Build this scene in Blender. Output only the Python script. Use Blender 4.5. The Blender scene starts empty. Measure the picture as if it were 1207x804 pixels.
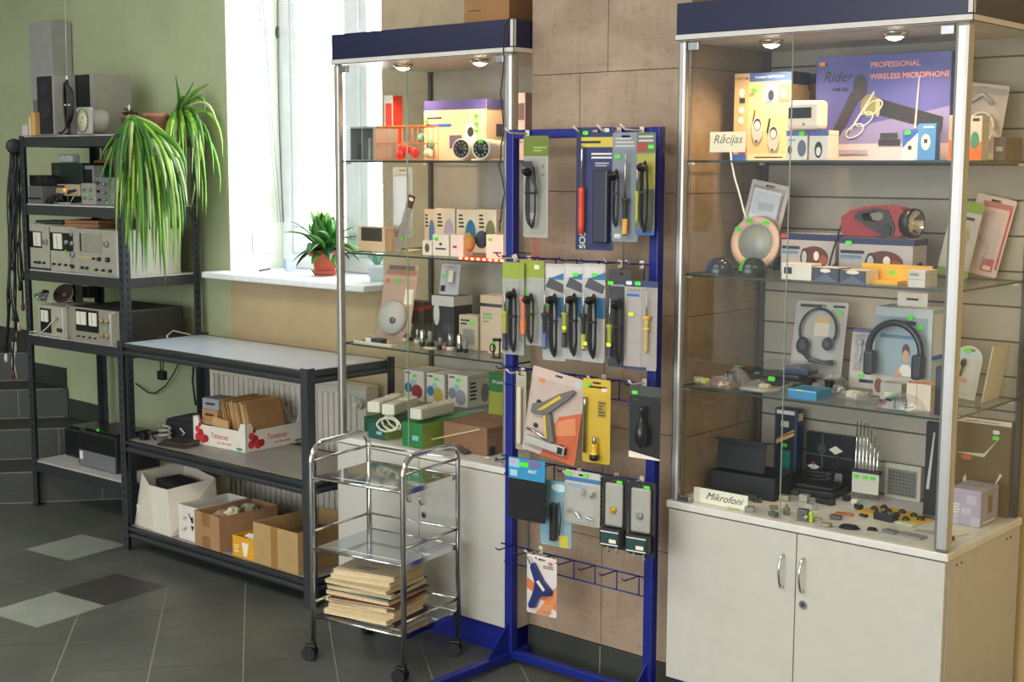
import bpy, bmesh, math, random
from mathutils import Vector, Matrix
random.seed(7)
sc = bpy.context.scene
COL = sc.collection
# ---------------------------------------------------------------- camera
FPX, PIT, ROL, PSI, EYE = 1612.762, -.1261, .0039, .7153, 1.6601
_cp, _sp = math.cos(PIT), math.sin(PIT)
_f0 = Vector((-math.sin(PSI), math.cos(PSI), 0)); _r0 = Vector((math.cos(PSI), math.sin(PSI), 0))
_fw = _f0*_cp + Vector((0, 0, _sp)); _up = -_f0*_sp + Vector((0, 0, _cp))
_R = _r0*math.cos(ROL) + _up*math.sin(ROL); _U = -_r0*math.sin(ROL) + _up*math.cos(ROL)
cam = bpy.data.objects.new('camera', bpy.data.cameras.new('camera')); COL.objects.link(cam)
cam.matrix_world = Matrix(((_R.x, _U.x, -_fw.x, 0), (_R.y, _U.y, -_fw.y, 0), (_R.z, _U.z, -_fw.z, EYE), (0, 0, 0, 1)))
cam.data.sensor_width = 36; cam.data.lens = FPX/1207*36; cam.data.clip_start = .05; cam.data.clip_end = 200
sc.camera = cam
# ---------------------------------------------------------------- world, light, exposure
sc.view_settings.view_transform = 'Standard'; sc.view_settings.look = 'None'
sc.view_settings.gamma = 1; sc.view_settings.exposure = 0.22
try: sc.view_settings.use_curve_mapping = False
except Exception: pass
sc.cycles.transparent_max_bounces = 32; sc.cycles.max_bounces = 8
sc.cycles.sample_clamp_indirect = 4
w = bpy.data.worlds.new('daylight'); sc.world = w; w.use_nodes = True
nt = w.node_tree; bg = nt.nodes['Background']
tc = nt.nodes.new('ShaderNodeTexCoord'); sx = nt.nodes.new('ShaderNodeSeparateXYZ'); nt.links.new(tc.outputs['Generated'], sx.inputs[0])
mr = nt.nodes.new('ShaderNodeMapRange'); mr.inputs['From Min'].default_value = .15; mr.inputs['From Max'].default_value = .4
mr.inputs['To Min'].default_value = 1.0; mr.inputs['To Max'].default_value = 14
nt.links.new(sx.outputs['Y'], mr.inputs['Value']); nt.links.new(mr.outputs[0], bg.inputs['Strength'])
bg.inputs['Color'].default_value = (.93, .97, 1, 1)
def area(name, loc, rot, sx_, sy_, e, col=(1, 1, 1)):
    l = bpy.data.lights.new(name, 'AREA'); l.shape = 'RECTANGLE'; l.size = sx_; l.size_y = sy_; l.energy = e; l.color = col
    o = bpy.data.objects.new(name, l); COL.objects.link(o); o.location = loc; o.rotation_euler = rot; return o
area('overhead_fill_light', (-2.2, .6, 2.95), (0, 0, 0), 2.4, 1.2, 62, (1, .95, .88))  # unseen area light added to fill the room from above
area('overhead_fill_light', (.6, 1.6, 2.95), (0, 0, 0), 1.2, 1.2, 24, (1, .88, .70))  # second overhead fill, warmer, added on the right with no fixture
area('overhead_fill_light', (-5.2, 1.2, 2.95), (0, 0, 0), 1.8, .9, 30, (1, .97, .92))  # extra overhead fill added to brighten the tall shelving side
area('rear_fill_light', (-1.5, -3.0, 1.7), (math.radians(90), 0, 0), 5, 2.2, 150, (.9, .96, 1))  # unseen area light added behind the camera as frontal fill
# ---------------------------------------------------------------- pixel rays -> world points
def ray(px, py):
    a, b = px-603.5, py-402; c, s = math.cos(ROL), math.sin(ROL)
    x = (c*a+s*b)/FPX; y = -(-s*a+c*b)/FPX
    f = _cp-y*_sp; u = _sp+y*_cp
    return Vector((x*math.cos(PSI)-f*math.sin(PSI), x*math.sin(PSI)+f*math.cos(PSI), u))
def onY(px, py, Y): r = ray(px, py); return Vector((0, 0, EYE))+r*(Y/r.y)
def onX(px, py, X): r = ray(px, py); return Vector((0, 0, EYE))+r*(X/r.x)
def onZ(px, py, Z): r = ray(px, py); return Vector((0, 0, EYE))+r*((Z-EYE)/r.z)
def onD(px, py, D): r = ray(px, py); return Vector((0, 0, EYE))+r*(D/r.dot(_f0))
def depth(P): return Vector(P).dot(_f0)
# ---------------------------------------------------------------- materials
def lin(c):
    if isinstance(c, str): c = [int(c[i:i+2], 16)/255 for i in (0, 2, 4)]
    return tuple(((v+.055)/1.055)**2.4 if v > .04045 else v/12.92 for v in c)+(1,)
_M = {}
def M(c, rough=.5, metal=0., var=.05, scale=18., bump=0., emit=0., spec=.5, coat=0.):
    k = (c, rough, metal, var, scale, bump, emit, spec, coat)
    if k in _M: return _M[k]
    m = bpy.data.materials.new('surface_'+str(c)); m.use_nodes = True; n = m.node_tree; b = n.nodes['Principled BSDF']; L = n.links.new
    base = lin(c)
    b.inputs['Roughness'].default_value = rough; b.inputs['Metallic'].default_value = metal
    b.inputs['Specular IOR Level'].default_value = spec; b.inputs['Coat Weight'].default_value = coat
    t = n.nodes.new('ShaderNodeTexCoord'); z = n.nodes.new('ShaderNodeTexNoise'); z.inputs['Scale'].default_value = scale; z.inputs['Detail'].default_value = 3
    L(t.outputs['Object'], z.inputs['Vector'])
    r = n.nodes.new('ShaderNodeValToRGB'); r.color_ramp.elements[0].position = .3; r.color_ramp.elements[1].position = .7
    r.color_ramp.elements[0].color = tuple(max(0, v*(1-var)) for v in base[:3])+(1,)
    r.color_ramp.elements[1].color = tuple(min(1, v*(1+var)) for v in base[:3])+(1,)
    L(z.outputs['Fac'], r.inputs[0]); L(r.outputs[0], b.inputs['Base Color'])
    if bump:
        bp = n.nodes.new('ShaderNodeBump'); bp.inputs['Strength'].default_value = bump; bp.inputs['Distance'].default_value = .01
        L(z.outputs['Fac'], bp.inputs['Height']); L(bp.outputs[0], b.inputs['Normal'])
    if emit: L(r.outputs[0], b.inputs['Emission Color']); b.inputs['Emission Strength'].default_value = emit
    _M[k] = m; return m
def clear(name, tint, base=.04, edge=.5, rough=.02, haze=0.):
    m = bpy.data.materials.new(name); m.use_nodes = True; n = m.node_tree; L = n.links.new
    for q in list(n.nodes):
        if q.type == 'BSDF_PRINCIPLED': n.nodes.remove(q)
    out = [q for q in n.nodes if q.type == 'OUTPUT_MATERIAL'][0]
    tr = n.nodes.new('ShaderNodeBsdfTransparent'); tr.inputs[0].default_value = tint+(1,)
    gl = n.nodes.new('ShaderNodeBsdfGlossy'); gl.inputs['Roughness'].default_value = rough
    lw = n.nodes.new('ShaderNodeLayerWeight'); lw.inputs[0].default_value = .5
    p = n.nodes.new('ShaderNodeMath'); p.operation = 'POWER'; p.inputs[1].default_value = 4; L(lw.outputs['Facing'], p.inputs[0])
    q = n.nodes.new('ShaderNodeMath'); q.operation = 'MULTIPLY_ADD'; q.inputs[1].default_value = edge; q.inputs[2].default_value = base; L(p.outputs[0], q.inputs[0])
    mx = n.nodes.new('ShaderNodeMixShader'); L(q.outputs[0], mx.inputs[0]); L(tr.outputs[0], mx.inputs[1]); L(gl.outputs[0], mx.inputs[2])
    last = mx
    if haze:
        df = n.nodes.new('ShaderNodeBsdfDiffuse'); df.inputs[0].default_value = (.8, .8, .78, 1)
        m2 = n.nodes.new('ShaderNodeMixShader'); m2.inputs[0].default_value = haze; L(mx.outputs[0], m2.inputs[1]); L(df.outputs[0], m2.inputs[2]); last = m2
    L(last.outputs[0], out.inputs[0]); return m
GLASS = clear('clear_glass', (.975, .985, .98), .022, .35)
PLASTIC = clear('clear_plastic', (.95, .95, .95), .012, .3, .10, .008)
BAG = clear('crinkled_plastic_bag', (.93, .93, .93), .08, .6, .15, .10)
GEDGE = M('2b3b36', .25, var=.02)
WHITE = M('dcdad2', .5); BLACK = M('141416', .45); DGREY = M('3a3a3c', .5); GREY = M('8a8a86', .5); LGREY = M('b9b8b2', .5)
CHROME = M('d8d8d8', .12, 1., var=.02); STEEL = M('a8a8a8', .3, 1.); ALU = M('b9b7b2', .38, .85, var=.02)
CARDB = M('a8845c', .85, var=.08); TAN = M('c9ab82', .8, var=.08); CREAM = M('ece0c8', .6)
GREEN = M('4fdc2c', .5, var=.02); ORANGE = M('f08a2c', .5, var=.02); YEL = M('d8ea30', .5, var=.02)
NAVY = M('1c2350', .35); RBLUE = M('15228a', .35); RED = M('b01c22', .4); INK = M('26262c', .6)
# ---------------------------------------------------------------- mesh builder
_TX = {}
def textgeo(s, shear=0.):
    k = (s, shear)
    if k in _TX: return _TX[k]
    cu = bpy.data.curves.new('t', 'FONT'); cu.body = s; cu.size = 1; cu.resolution_u = 3; cu.offset = (0 if shear else .012); cu.shear = shear; cu.align_x = 'CENTER'; cu.align_y = 'CENTER'
    ob = bpy.data.objects.new('t', cu); COL.objects.link(ob)
    me = bpy.data.meshes.new_from_object(ob.evaluated_get(bpy.context.evaluated_depsgraph_get()))
    g = ([v.co.copy() for v in me.vertices], [tuple(p.vertices) for p in me.polygons])
    bpy.data.objects.remove(ob); bpy.data.curves.remove(cu); bpy.data.meshes.remove(me)
    _TX[k] = g; return g
def TR(x=0, y=0, z=0): return Matrix.Translation((x, y, z))
def RX(a): return Matrix.Rotation(math.radians(a), 4, 'X')
def RY(a): return Matrix.Rotation(math.radians(a), 4, 'Y')
def RZ(a): return Matrix.Rotation(math.radians(a), 4, 'Z')
class MB:
    def __init__(s, T=None): s.bm = bmesh.new(); s.mats = []; s.T = T or Matrix()
    def mi(s, m):
        if m not in s.mats: s.mats.append(m)
        return s.mats.index(m)
    def raw(s, vs, fs, mat, T=None, smooth=False):
        T = s.T @ T if T else s.T; i = s.mi(mat)
        v = [s.bm.verts.new(T @ Vector(p)) for p in vs]; out = []
        for f in fs:
            try: q = s.bm.faces.new([v[k] for k in f])
            except ValueError: continue
            q.material_index = i; q.smooth = smooth; out.append(q)
        return out
    def box(s, x0, x1, y0, y1, z0, z1, mat, T=None, bev=0., top=None):
        fs = s.raw([(x0,y0,z0),(x1,y0,z0),(x1,y1,z0),(x0,y1,z0),(x0,y0,z1),(x1,y0,z1),(x1,y1,z1),(x0,y1,z1)],
              [(3,2,1,0),(4,5,6,7),(0,1,5,4),(1,2,6,5),(2,3,7,6),(3,0,4,7)], mat, T)
        if top: fs[1].material_index = s.mi(top)
        if bev:
            es = list({e for f in fs for e in f.edges})
            bmesh.ops.bevel(s.bm, geom=es, offset=bev, segments=2, affect='EDGES', profile=.5)
        return s
    def cyl(s, p0, p1, r, mat, n=14, r2=None, T=None, caps=True):
        p0, p1 = Vector(p0), Vector(p1); r2 = r if r2 is None else r2; d = (p1-p0).normalized()
        a = d.orthogonal().normalized(); b = d.cross(a); vs = []
        for k in range(n):
            t = 2*math.pi*k/n; o = a*math.cos(t)+b*math.sin(t); vs += [p0+o*r, p1+o*r2]
        s.raw(vs, [(2*k, 2*((k+1) % n), 2*((k+1) % n)+1, 2*k+1) for k in range(n)], mat, T, True)
        if caps:
            s.raw([vs[2*k] for k in range(n)], [tuple(range(n))[::-1]], mat, T); s.raw([vs[2*k+1] for k in range(n)], [tuple(range(n))], mat, T)
        return s
    def tube(s, pts, r, mat, n=6, T=None, closed=False):
        P = [Vector(p) for p in pts]; m = len(P); vs = []; fs = []; a = None
        for i, p in enumerate(P):
            q0 = P[(i-1) % m] if closed or i else p; q1 = P[(i+1) % m] if closed or i < m-1 else p
            d = (q1-q0).normalized() if (q1-q0).length > 1e-9 else Vector((0,0,1))
            a = d.orthogonal().normalized() if a is None else (a-d*a.dot(d))
            a = a.normalized() if a.length > 1e-6 else d.orthogonal().normalized(); b = d.cross(a)
            rr = r[i] if isinstance(r, (list, tuple)) else r
            vs += [p+(a*math.cos(2*math.pi*k/n)+b*math.sin(2*math.pi*k/n))*rr for k in range(n)]
        for i in range(m if closed else m-1):
            j = (i+1) % m
            fs += [(i*n+k, i*n+(k+1) % n, j*n+(k+1) % n, j*n+k) for k in range(n)]
        if not closed: fs += [tuple(range(n))[::-1], tuple((m-1)*n+k for k in range(n))]
        s.raw(vs, fs, mat, T, True); return s
    def lathe(s, prof, mat, n=24, T=None, smooth=True):
        vs = []; fs = []; m = len(prof)
        for k in range(n):
            t = 2*math.pi*k/n; vs += [(r*math.cos(t), r*math.sin(t), z) for r, z in prof]
        for k in range(n):
            j = (k+1) % n; fs += [(k*m+i, j*m+i, j*m+i+1, k*m+i+1) for i in range(m-1)]
        f = s.raw(vs, fs, mat, T, smooth); bmesh.ops.remove_doubles(s.bm, verts=list({v for q in f for v in q.verts}), dist=1e-6); return s
    def ball(s, c, r, mat, n=12, sc_=(1,1,1), T=None):
        T0 = TR(*c) @ Matrix.Diagonal((*sc_, 1))
        return s.lathe([(r*math.sin(math.pi*i/n), -r*math.cos(math.pi*i/n)) for i in range(n+1)], mat, max(10, n+4), (T @ T0) if T else T0)
    def prism(s, out, th, mat, T=None, holes=(), smooth=False):
        """outline in local XZ, front at y=0, thickness towards +Y"""
        T2 = s.T @ T if T else s.T; i = s.mi(mat); es = []; rings = []
        for ring in [out]+list(holes):
            v = [s.bm.verts.new(T2 @ Vector((x, 0, z))) for x, z in ring]; rings.append(v)
            es += [s.bm.edges.new((v[k], v[(k+1) % len(v)])) for k in range(len(v))]
        g = bmesh.ops.triangle_fill(s.bm, edges=es, use_beauty=True)
        fs = [f for f in g['geom'] if isinstance(f, bmesh.types.BMFace)]
        for f in fs: f.material_index = i
        if th:
            off = (T2.to_3x3() @ Vector((0, th, 0)))
            dup = {}
            for v in [v for r in rings for v in r]: dup[v] = s.bm.verts.new(v.co+off)
            for f in fs:
                q = s.bm.faces.new([dup[v] for v in reversed(f.verts)]); q.material_index = i
            for r in rings:
                for k in range(len(r)):
                    a, b = r[k], r[(k+1) % len(r)]
                    q = s.bm.faces.new((a, b, dup[b], dup[a])); q.material_index = i; q.smooth = smooth
        return s
    def text(s, t, size, mat, T, shear=0., sx_=1.):
        v, f = textgeo(t, shear)
        s.raw([(p.x*size*sx_, p.y*size, 0) for p in v], f, mat, T); return s
    def build(s, name, parent=None, loc=None, rz=None, fixn=True):
        if fixn: bmesh.ops.recalc_face_normals(s.bm, faces=[f for f in s.bm.faces])
        me = bpy.data.meshes.new(name); s.bm.to_mesh(me); s.bm.free()
        for m in s.mats: me.materials.append(m)
        o = bpy.data.objects.new(name, me); COL.objects.link(o)
        if parent: o.parent = parent
        if loc is not None: o.location = loc
        if rz is not None: o.rotation_euler = (0, 0, math.radians(rz))
        return o
def tag(o, label=None, cat=None, group=None, kind=None):
    if label: o['label'] = label
    if cat: o['category'] = cat
    if group: o['group'] = group
    if kind: o['kind'] = kind
    return o
def thing(name, label, cat, loc=(0,0,0), rz=0, group=None, rx=0):
    o = bpy.data.objects.new(name, None); COL.objects.link(o); o.empty_display_size = .05
    o.location = loc; o.rotation_euler = (math.radians(rx), 0, math.radians(rz)); return tag(o, label, cat, group)
KIDS = {}
def kids(o): return [c for c in bpy.data.objects if c.parent == o]
def copy_tree(o, parent=None):
    c = o.copy(); COL.objects.link(c)
    if parent: c.parent = parent
    for ch in kids(o): copy_tree(ch, c)
    return c
def struct(mb, name, **k): return tag(mb.build(name, **k), kind='structure')
# faces of a box w x d x h standing on its base centre: (u,v) origin bottom-left, n outward
def fmat(face, w, d, h):
    if face == 'f': return Matrix(((1,0,0,-w/2),(0,0,-1,-d/2),(0,1,0,0),(0,0,0,1)))
    if face == 'r': return Matrix(((0,0,1,w/2),(1,0,0,-d/2),(0,1,0,0),(0,0,0,1)))
    if face == 'l': return Matrix(((0,0,-1,-w/2),(-1,0,0,d/2),(0,1,0,0),(0,0,0,1)))
    return Matrix(((1,0,0,-w/2),(0,1,0,-d/2),(0,0,1,h),(0,0,0,1)))
def fdim(face, w, d, h): return {'f': (w, h), 'r': (d, h), 'l': (d, h), 't': (w, d)}[face]
def decorate(mb, w, d, h, decs):
    for i, q in enumerate(decs):
        k, face = q[0][0], q[0][1] if len(q[0]) > 1 else 'f'
        F = fmat(face, w, d, h); W, H = fdim(face, w, d, h); e = .0004+.00022*i
        T = F @ TR(0, 0, e)
        if k == 'r':
            u0, v0, u1, v1, m = q[1:6]; mb.raw([(u0*W,v0*H,0),(u1*W,v0*H,0),(u1*W,v1*H,0),(u0*W,v1*H,0)], [(0,1,2,3)], m, T)
        elif k == 'o':
            u, v, ru, rv, m = q[1:6]; mb.raw([(u*W+ru*W*math.cos(t*math.pi/10), v*H+rv*H*math.sin(t*math.pi/10), 0) for t in range(20)], [tuple(range(20))], m, T)
        elif k == 'p':
            mb.raw([(u*W, v*H, 0) for u, v in q[1]], [tuple(range(len(q[1])))], q[2], T)
        elif k == 't':
            u, v, s_, t, m = q[1:6]; mb.text(t, s_, m, T @ TR(u*W, v*H, 0), *(q[6:8]))
        elif k == 'l':
            u0, v0, u1, v1, n, m = q[1:7]; rr = random.Random(i)
            for j in range(n):
                y = v0+(v1-v0)*(j+.5)/n; b = u0+(u1-u0)*rr.uniform(.6, 1); t = (v1-v0)/n*.25
                mb.raw([(u0*W,(y-t)*H,0),(b*W,(y-t)*H,0),(b*W,(y+t)*H,0),(u0*W,(y+t)*H,0)], [(0,1,2,3)], m, T)
def sticker(parent, x, y, z, w=.018, h=.011, mat=None, T=None, name='price_sticker'):
    mb = MB(T); r = min(w, h)*.25
    mb.prism([(-w/2+r,-h/2),(w/2-r,-h/2),(w/2,-h/2+r),(w/2,h/2-r),(w/2-r,h/2),(-w/2+r,h/2),(-w/2,h/2-r),(-w/2,-h/2+r)], .0004, mat or GREEN)
    o = mb.build(name, parent); o.location = (x, y, z); return o
# ================================================================ THE SETTING
YW = 3.93
def wallmat(name, c1, c2, bump=.15, scale=3.):
    m = bpy.data.materials.new(name); m.use_nodes = True; n = m.node_tree; b = n.nodes['Principled BSDF']; L = n.links.new
    t = n.nodes.new('ShaderNodeTexCoord'); z = n.nodes.new('ShaderNodeTexNoise'); z.inputs['Scale'].default_value = scale; z.inputs['Detail'].default_value = 8
    z.inputs['Roughness'].default_value = .6; L(t.outputs['Object'], z.inputs['Vector'])
    r = n.nodes.new('ShaderNodeValToRGB'); r.color_ramp.elements[0].position = .3; r.color_ramp.elements[1].position = .7
    r.color_ramp.elements[0].color = lin(c1); r.color_ramp.elements[1].color = lin(c2)
    L(z.outputs['Fac'], r.inputs[0]); L(r.outputs[0], b.inputs['Base Color']); b.inputs['Roughness'].default_value = .85
    z2 = n.nodes.new('ShaderNodeTexNoise'); z2.inputs['Scale'].default_value = 60; z2.inputs['Detail'].default_value = 4; L(t.outputs['Object'], z2.inputs['Vector'])
    bp = n.nodes.new('ShaderNodeBump'); bp.inputs['Strength'].default_value = bump; bp.inputs['Distance'].default_value = .004
    L(z2.outputs['Fac'], bp.inputs['Height']); L(bp.outputs[0], b.inputs['Normal']); return m
def tilemat(name, c1, c2, c3):
    """beige stone-effect wall tile with scratchy cross grain"""
    m = bpy.data.materials.new(name); m.use_nodes = True; n = m.node_tree; b = n.nodes['Principled BSDF']; L = n.links.new
    t = n.nodes.new('ShaderNodeTexCoord')
    def nz(sx_, sz_, s_, det, pos=(.35,.65)):
        mp = n.nodes.new('ShaderNodeMapping'); mp.inputs['Scale'].default_value = (sx_, sx_, sz_); L(t.outputs['Object'], mp.inputs['Vector'])
        z = n.nodes.new('ShaderNodeTexNoise'); z.inputs['Scale'].default_value = s_; z.inputs['Detail'].default_value = det; z.inputs['Roughness'].default_value = .65; z.inputs['Distortion'].default_value = .8
        L(mp.outputs[0], z.inputs['Vector']); return z
    a = nz(1, 1.6, 3.2, 8); d = nz(1, 8, 9, 6); e = nz(9, 1, 6, 6)
    r = n.nodes.new('ShaderNodeValToRGB'); r.color_ramp.elements[0].position = .32; r.color_ramp.elements[1].position = .68
    r.color_ramp.elements[0].color = lin(c1); r.color_ramp.elements[1].color = lin(c2); L(a.outputs['Fac'], r.inputs[0])
    mx = n.nodes.new('ShaderNodeMix'); mx.data_type = 'RGBA'; mx.inputs['B'].default_value = lin(c3)
    mu = n.nodes.new('ShaderNodeMath'); mu.operation = 'MULTIPLY'; L(d.outputs['Fac'], mu.inputs[0]); L(e.outputs['Fac'], mu.inputs[1])
    mr_ = n.nodes.new('ShaderNodeMapRange'); mr_.inputs['From Min'].default_value = .26; mr_.inputs['From Max'].default_value = .4; mr_.inputs['To Max'].default_value = .42; L(mu.outputs[0], mr_.inputs['Value'])
    L(mr_.outputs[0], mx.inputs['Factor']); L(r.outputs[0], mx.inputs['A']); L(mx.outputs['Result'], b.inputs['Base Color'])
    b.inputs['Roughness'].default_value = .55
    bp = n.nodes.new('ShaderNodeBump'); bp.inputs['Strength'].default_value = .12; bp.inputs['Distance'].default_value = .004; L(mu.outputs[0], bp.inputs['Height']); L(bp.outputs[0], b.inputs['Normal'])
    return m
GW = wallmat('green_plaster', 'a2aa84', 'b0b793'); BW = wallmat('beige_plaster', 'b09a74', 'bea983'); YWALL = wallmat('yellow_plaster', 'd2b57c', 'dcc18c')
TILE = tilemat('beige_stone_tile', '917c66', 'ad967e', '735f4a'); TILE2 = tilemat('pale_stone_tile_wall', 'ab9a7c', 'bcab8c', '9a8664'); JOINT = M('4a3c30', .9)
REVEAL = wallmat('window_reveal_plaster', 'dfe6d8', 'e8eee2', .1)
def stone(name, c1, c2, rough=.5):
    m = bpy.data.materials.new(name); m.use_nodes = True; n = m.node_tree; b = n.nodes['Principled BSDF']; L = n.links.new
    t = n.nodes.new('ShaderNodeTexCoord'); z = n.nodes.new('ShaderNodeTexNoise'); z.inputs['Scale'].default_value = 160; z.inputs['Detail'].default_value = 3
    y = n.nodes.new('ShaderNodeTexNoise'); y.inputs['Scale'].default_value = 3; y.inputs['Detail'].default_value = 5
    L(t.outputs['Object'], z.inputs['Vector']); L(t.outputs['Object'], y.inputs['Vector'])
    ad = n.nodes.new('ShaderNodeMath'); ad.operation = 'ADD'; L(z.outputs['Fac'], ad.inputs[0]); L(y.outputs['Fac'], ad.inputs[1])
    r = n.nodes.new('ShaderNodeValToRGB'); r.color_ramp.elements[0].position = .42; r.color_ramp.elements[1].position = .62
    h = n.nodes.new('ShaderNodeMath'); h.operation = 'MULTIPLY'; h.inputs[1].default_value = .5; L(ad.outputs[0], h.inputs[0])
    r.color_ramp.elements[0].color = lin(c1); r.color_ramp.elements[1].color = lin(c2)
    L(h.outputs[0], r.inputs[0]); L(r.outputs[0], b.inputs['Base Color']); b.inputs['Roughness'].default_value = rough
    bp = n.nodes.new('ShaderNodeBump'); bp.inputs['Strength'].default_value = .1; bp.inputs['Distance'].default_value = .002; L(z.outputs['Fac'], bp.inputs['Height']); L(bp.outputs[0], b.inputs['Normal'])
    return m
F1 = stone('dark_stone_tile', '484b46', '5b5e57', .42); F2 = stone('pale_stone_tile', '7c8279', '8f958b', .45); F3 = stone('charcoal_stone_tile', '343232', '403e3d', .42)
GROUT = M('8c8c80', .9, var=.1); RISER = stone('stair_stone', '30322e', '3c3e38', .5)
# floor: one slab, square tiles on the left and tiles turned 45 degrees on the right, real grout gaps
O_ = Vector((-4.467, 2.79)); S_ = .305; AU = math.radians(6.5)
U_ = Vector((math.cos(AU), math.sin(AU))); V_ = Vector((-math.sin(AU), math.cos(AU)))
mb = MB(); mb.box(-9, 2, -3.2, 4.3, -.1, -.0015, GROUT)
def clip(poly, nrm, off):
    out = []
    for i in range(len(poly)):
        a, b = poly[i], poly[(i+1) % len(poly)]; da, db = a.dot(nrm)-off, b.dot(nrm)-off
        if da >= 0: out.append(a)
        if da*db < 0: out.append(a+(b-a)*(da/(da-db)))
    return out
def ftile(poly, m):
    for nr, of in ((Vector((1,0)), -9), (Vector((-1,0)), -2), (Vector((0,1)), -3.2), (Vector((0,-1)), -4.3)): poly = clip(poly, nr, of)
    if len(poly) > 2: mb.raw([(p.x, p.y, 0) for p in poly], [tuple(range(len(poly)))], m)
g_ = .0022
for i in range(-18, 0):
    for j in range(-22, 8):
        p = [O_+U_*(S_*(i+a)+s1*g_)+V_*(S_*(j+b)+s2*g_) for a, b, s1, s2 in ((0,0,1,1),(1,0,-1,1),(1,1,-1,-1),(0,1,1,-1))]
        ftile(p, {(-1,-1): F2, (-1,0): F3, (-3,1): F2, (-5,-2): F3, (-7,-1): F2}.get((i, j), F1))
D_ = (U_-V_).normalized(); E_ = (U_+V_).normalized(); O2 = O_+V_*S_
for i in range(-30, 34):
    for j in range(-30, 34):
        p = [O2+D_*(S_*(i+a)+s1*g_)+E_*(S_*(j+b)+s2*g_) for a, b, s1, s2 in ((0,0,1,1),(1,0,-1,1),(1,1,-1,-1),(0,1,1,-1))]
        p = clip(p, U_, O_.dot(U_)+g_)
        if len(p) > 2: ftile(p, F1)
struct(mb, 'floor', fixn=False)
# back wall: green part, window opening, beige part under it, tiled part
WX0, WX1, SILL, WTOP = -5.15, -4.12, 1.155, 2.9
mb = MB(); mb.box(-9, -5.36, YW, 4.5, 0, 3.0, GW); mb.box(-5.36, WX0, YW, 4.5, 0, 3.0, GW)
mb.box(WX0, WX1, YW, 4.5, 0, SILL, BW); mb.box(WX0, WX1, YW, 4.5, WTOP, 3.0, BW)
mb.box(-5.36, -5.0, YW-.004, YW, 0, 0.55, GW)
struct(mb, 'wall_back')
mb = MB(); mb.box(WX1, -2.60, YW, 4.5, 0, 3.0, BW); struct(mb, 'wall_back_tiled')
def tiles(mb, F, W, z0, z1, zj, xj, mat):
    """F maps (u,v,n); grid rows between the joint heights zj with vertical joints xj(row)"""
    zs = [z0]+[z for z in zj if z0 < z < z1]+[z1]
    for r in range(len(zs)-1):
        xs = sorted([0, W]+[x for x in xj(r) if 0 < x < W])
        for k in range(len(xs)-1):
            a, b, c, d = xs[k]+.0012, xs[k+1]-.0012, zs[r]+.0012, zs[r+1]-.0012
            mb.raw([(a,c,.006),(b,c,.006),(b,d,.006),(a,d,.006),(a,c,0),(b,c,0),(b,d,0),(a,d,0)], [(0,1,2,3),(0,4,5,1),(1,5,6,2),(2,6,7,3),(3,7,4,0)], mat, F)
ZJ = [.09, .463, .837, 1.21, 1.584, 1.958, 2.33, 2.70]
mb = MB(); tiles(mb, Matrix(((1,0,0,WX1),(0,0,-1,YW),(0,1,0,0),(0,0,0,1))), -2.95-WX1, 0, 3.0, ZJ, lambda r: [.62], TILE2)
struct(mb, 'trim_1')   # tile cladding of the back wall right of the window
# pillar
PX0, PX1, PY = -2.933, -2.312, 3.476
mb = MB(); mb.box(PX0+.004, PX1-.007, PY, 4.4, 0, 3.0, JOINT)
tiles(mb, Matrix(((1,0,0,PX0),(0,0,-1,PY),(0,1,0,0),(0,0,0,1))), PX1-PX0, 0.105, 3.0, ZJ, lambda r: [[.31], [.31], [.31], [.38], [.2], [.31], [.1], [.3]][r % 8], TILE)
tiles(mb, Matrix(((0,0,1,PX1-.006),(1,0,0,PY),(0,1,0,0),(0,0,0,1))), .9, 0.105, 3.0, ZJ, lambda r: [.3, .8], TILE)
struct(mb, 'wall_pillar')
mb = MB(); mb.box(PX0, PX1-.002, PY-.012, PY, 0, .104, RISER, bev=.002); mb.box(PX0+.311, PX0+.314, PY-.0135, PY-.01, 0, .1, GROUT); struct(mb, 'baseboard_pillar')
mb = MB(); mb.box(PX1, 2, 3.95, 4.5, 0, 3, YWALL); struct(mb, 'wall_right')
mb = MB(); mb.box(2, 2.1, -3.2, 4.5, 0, 3, YWALL); struct(mb, 'wall_east')
mb = MB(); mb.box(-9.1, -9, -3.2, 4.5, 0, 3, GW); struct(mb, 'wall_west')
mb = MB(); mb.box(-9.1, 2.1, -3.2, 4.5, 3, 3.1, M('e6e4dc', .9)); struct(mb, 'ceiling')
# window reveal lining, sill, frame
mb = MB(); mb.box(WX0, WX0+.004, YW+.002, 4.6, SILL+.02, WTOP, REVEAL); mb.box(WX1-.004, WX1, YW+.002, 4.26, SILL+.02, WTOP, REVEAL); struct(mb, 'trim_2')
mb = MB(); mb.box(-5.19, -4.1, 3.795, 4.30, SILL-.003, SILL+.025, M('e2e6e8', .35), bev=.006); struct(mb, 'trim_3')
FRM = M('e4e6ea', .4)
wn = MB(); z0 = SILL+.026
wn.box(WX0+.006, WX0+.07, 4.24, 4.31, z0, WTOP, FRM, bev=.004); wn.box(WX1-.07, WX1-.006, 4.24, 4.31, z0, WTOP, FRM, bev=.004)
wn.box(WX0+.07, WX1-.07, 4.24, 4.31, z0, z0+.07, FRM, bev=.004); wn.box(WX0+.07, WX1-.07, 4.24, 4.31, WTOP-.07, WTOP, FRM, bev=.004)
wn.box(-4.66, -4.60, 4.24, 4.31, z0+.07, WTOP-.07, FRM, bev=.004)
win = struct(wn, 'window_1')
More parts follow.
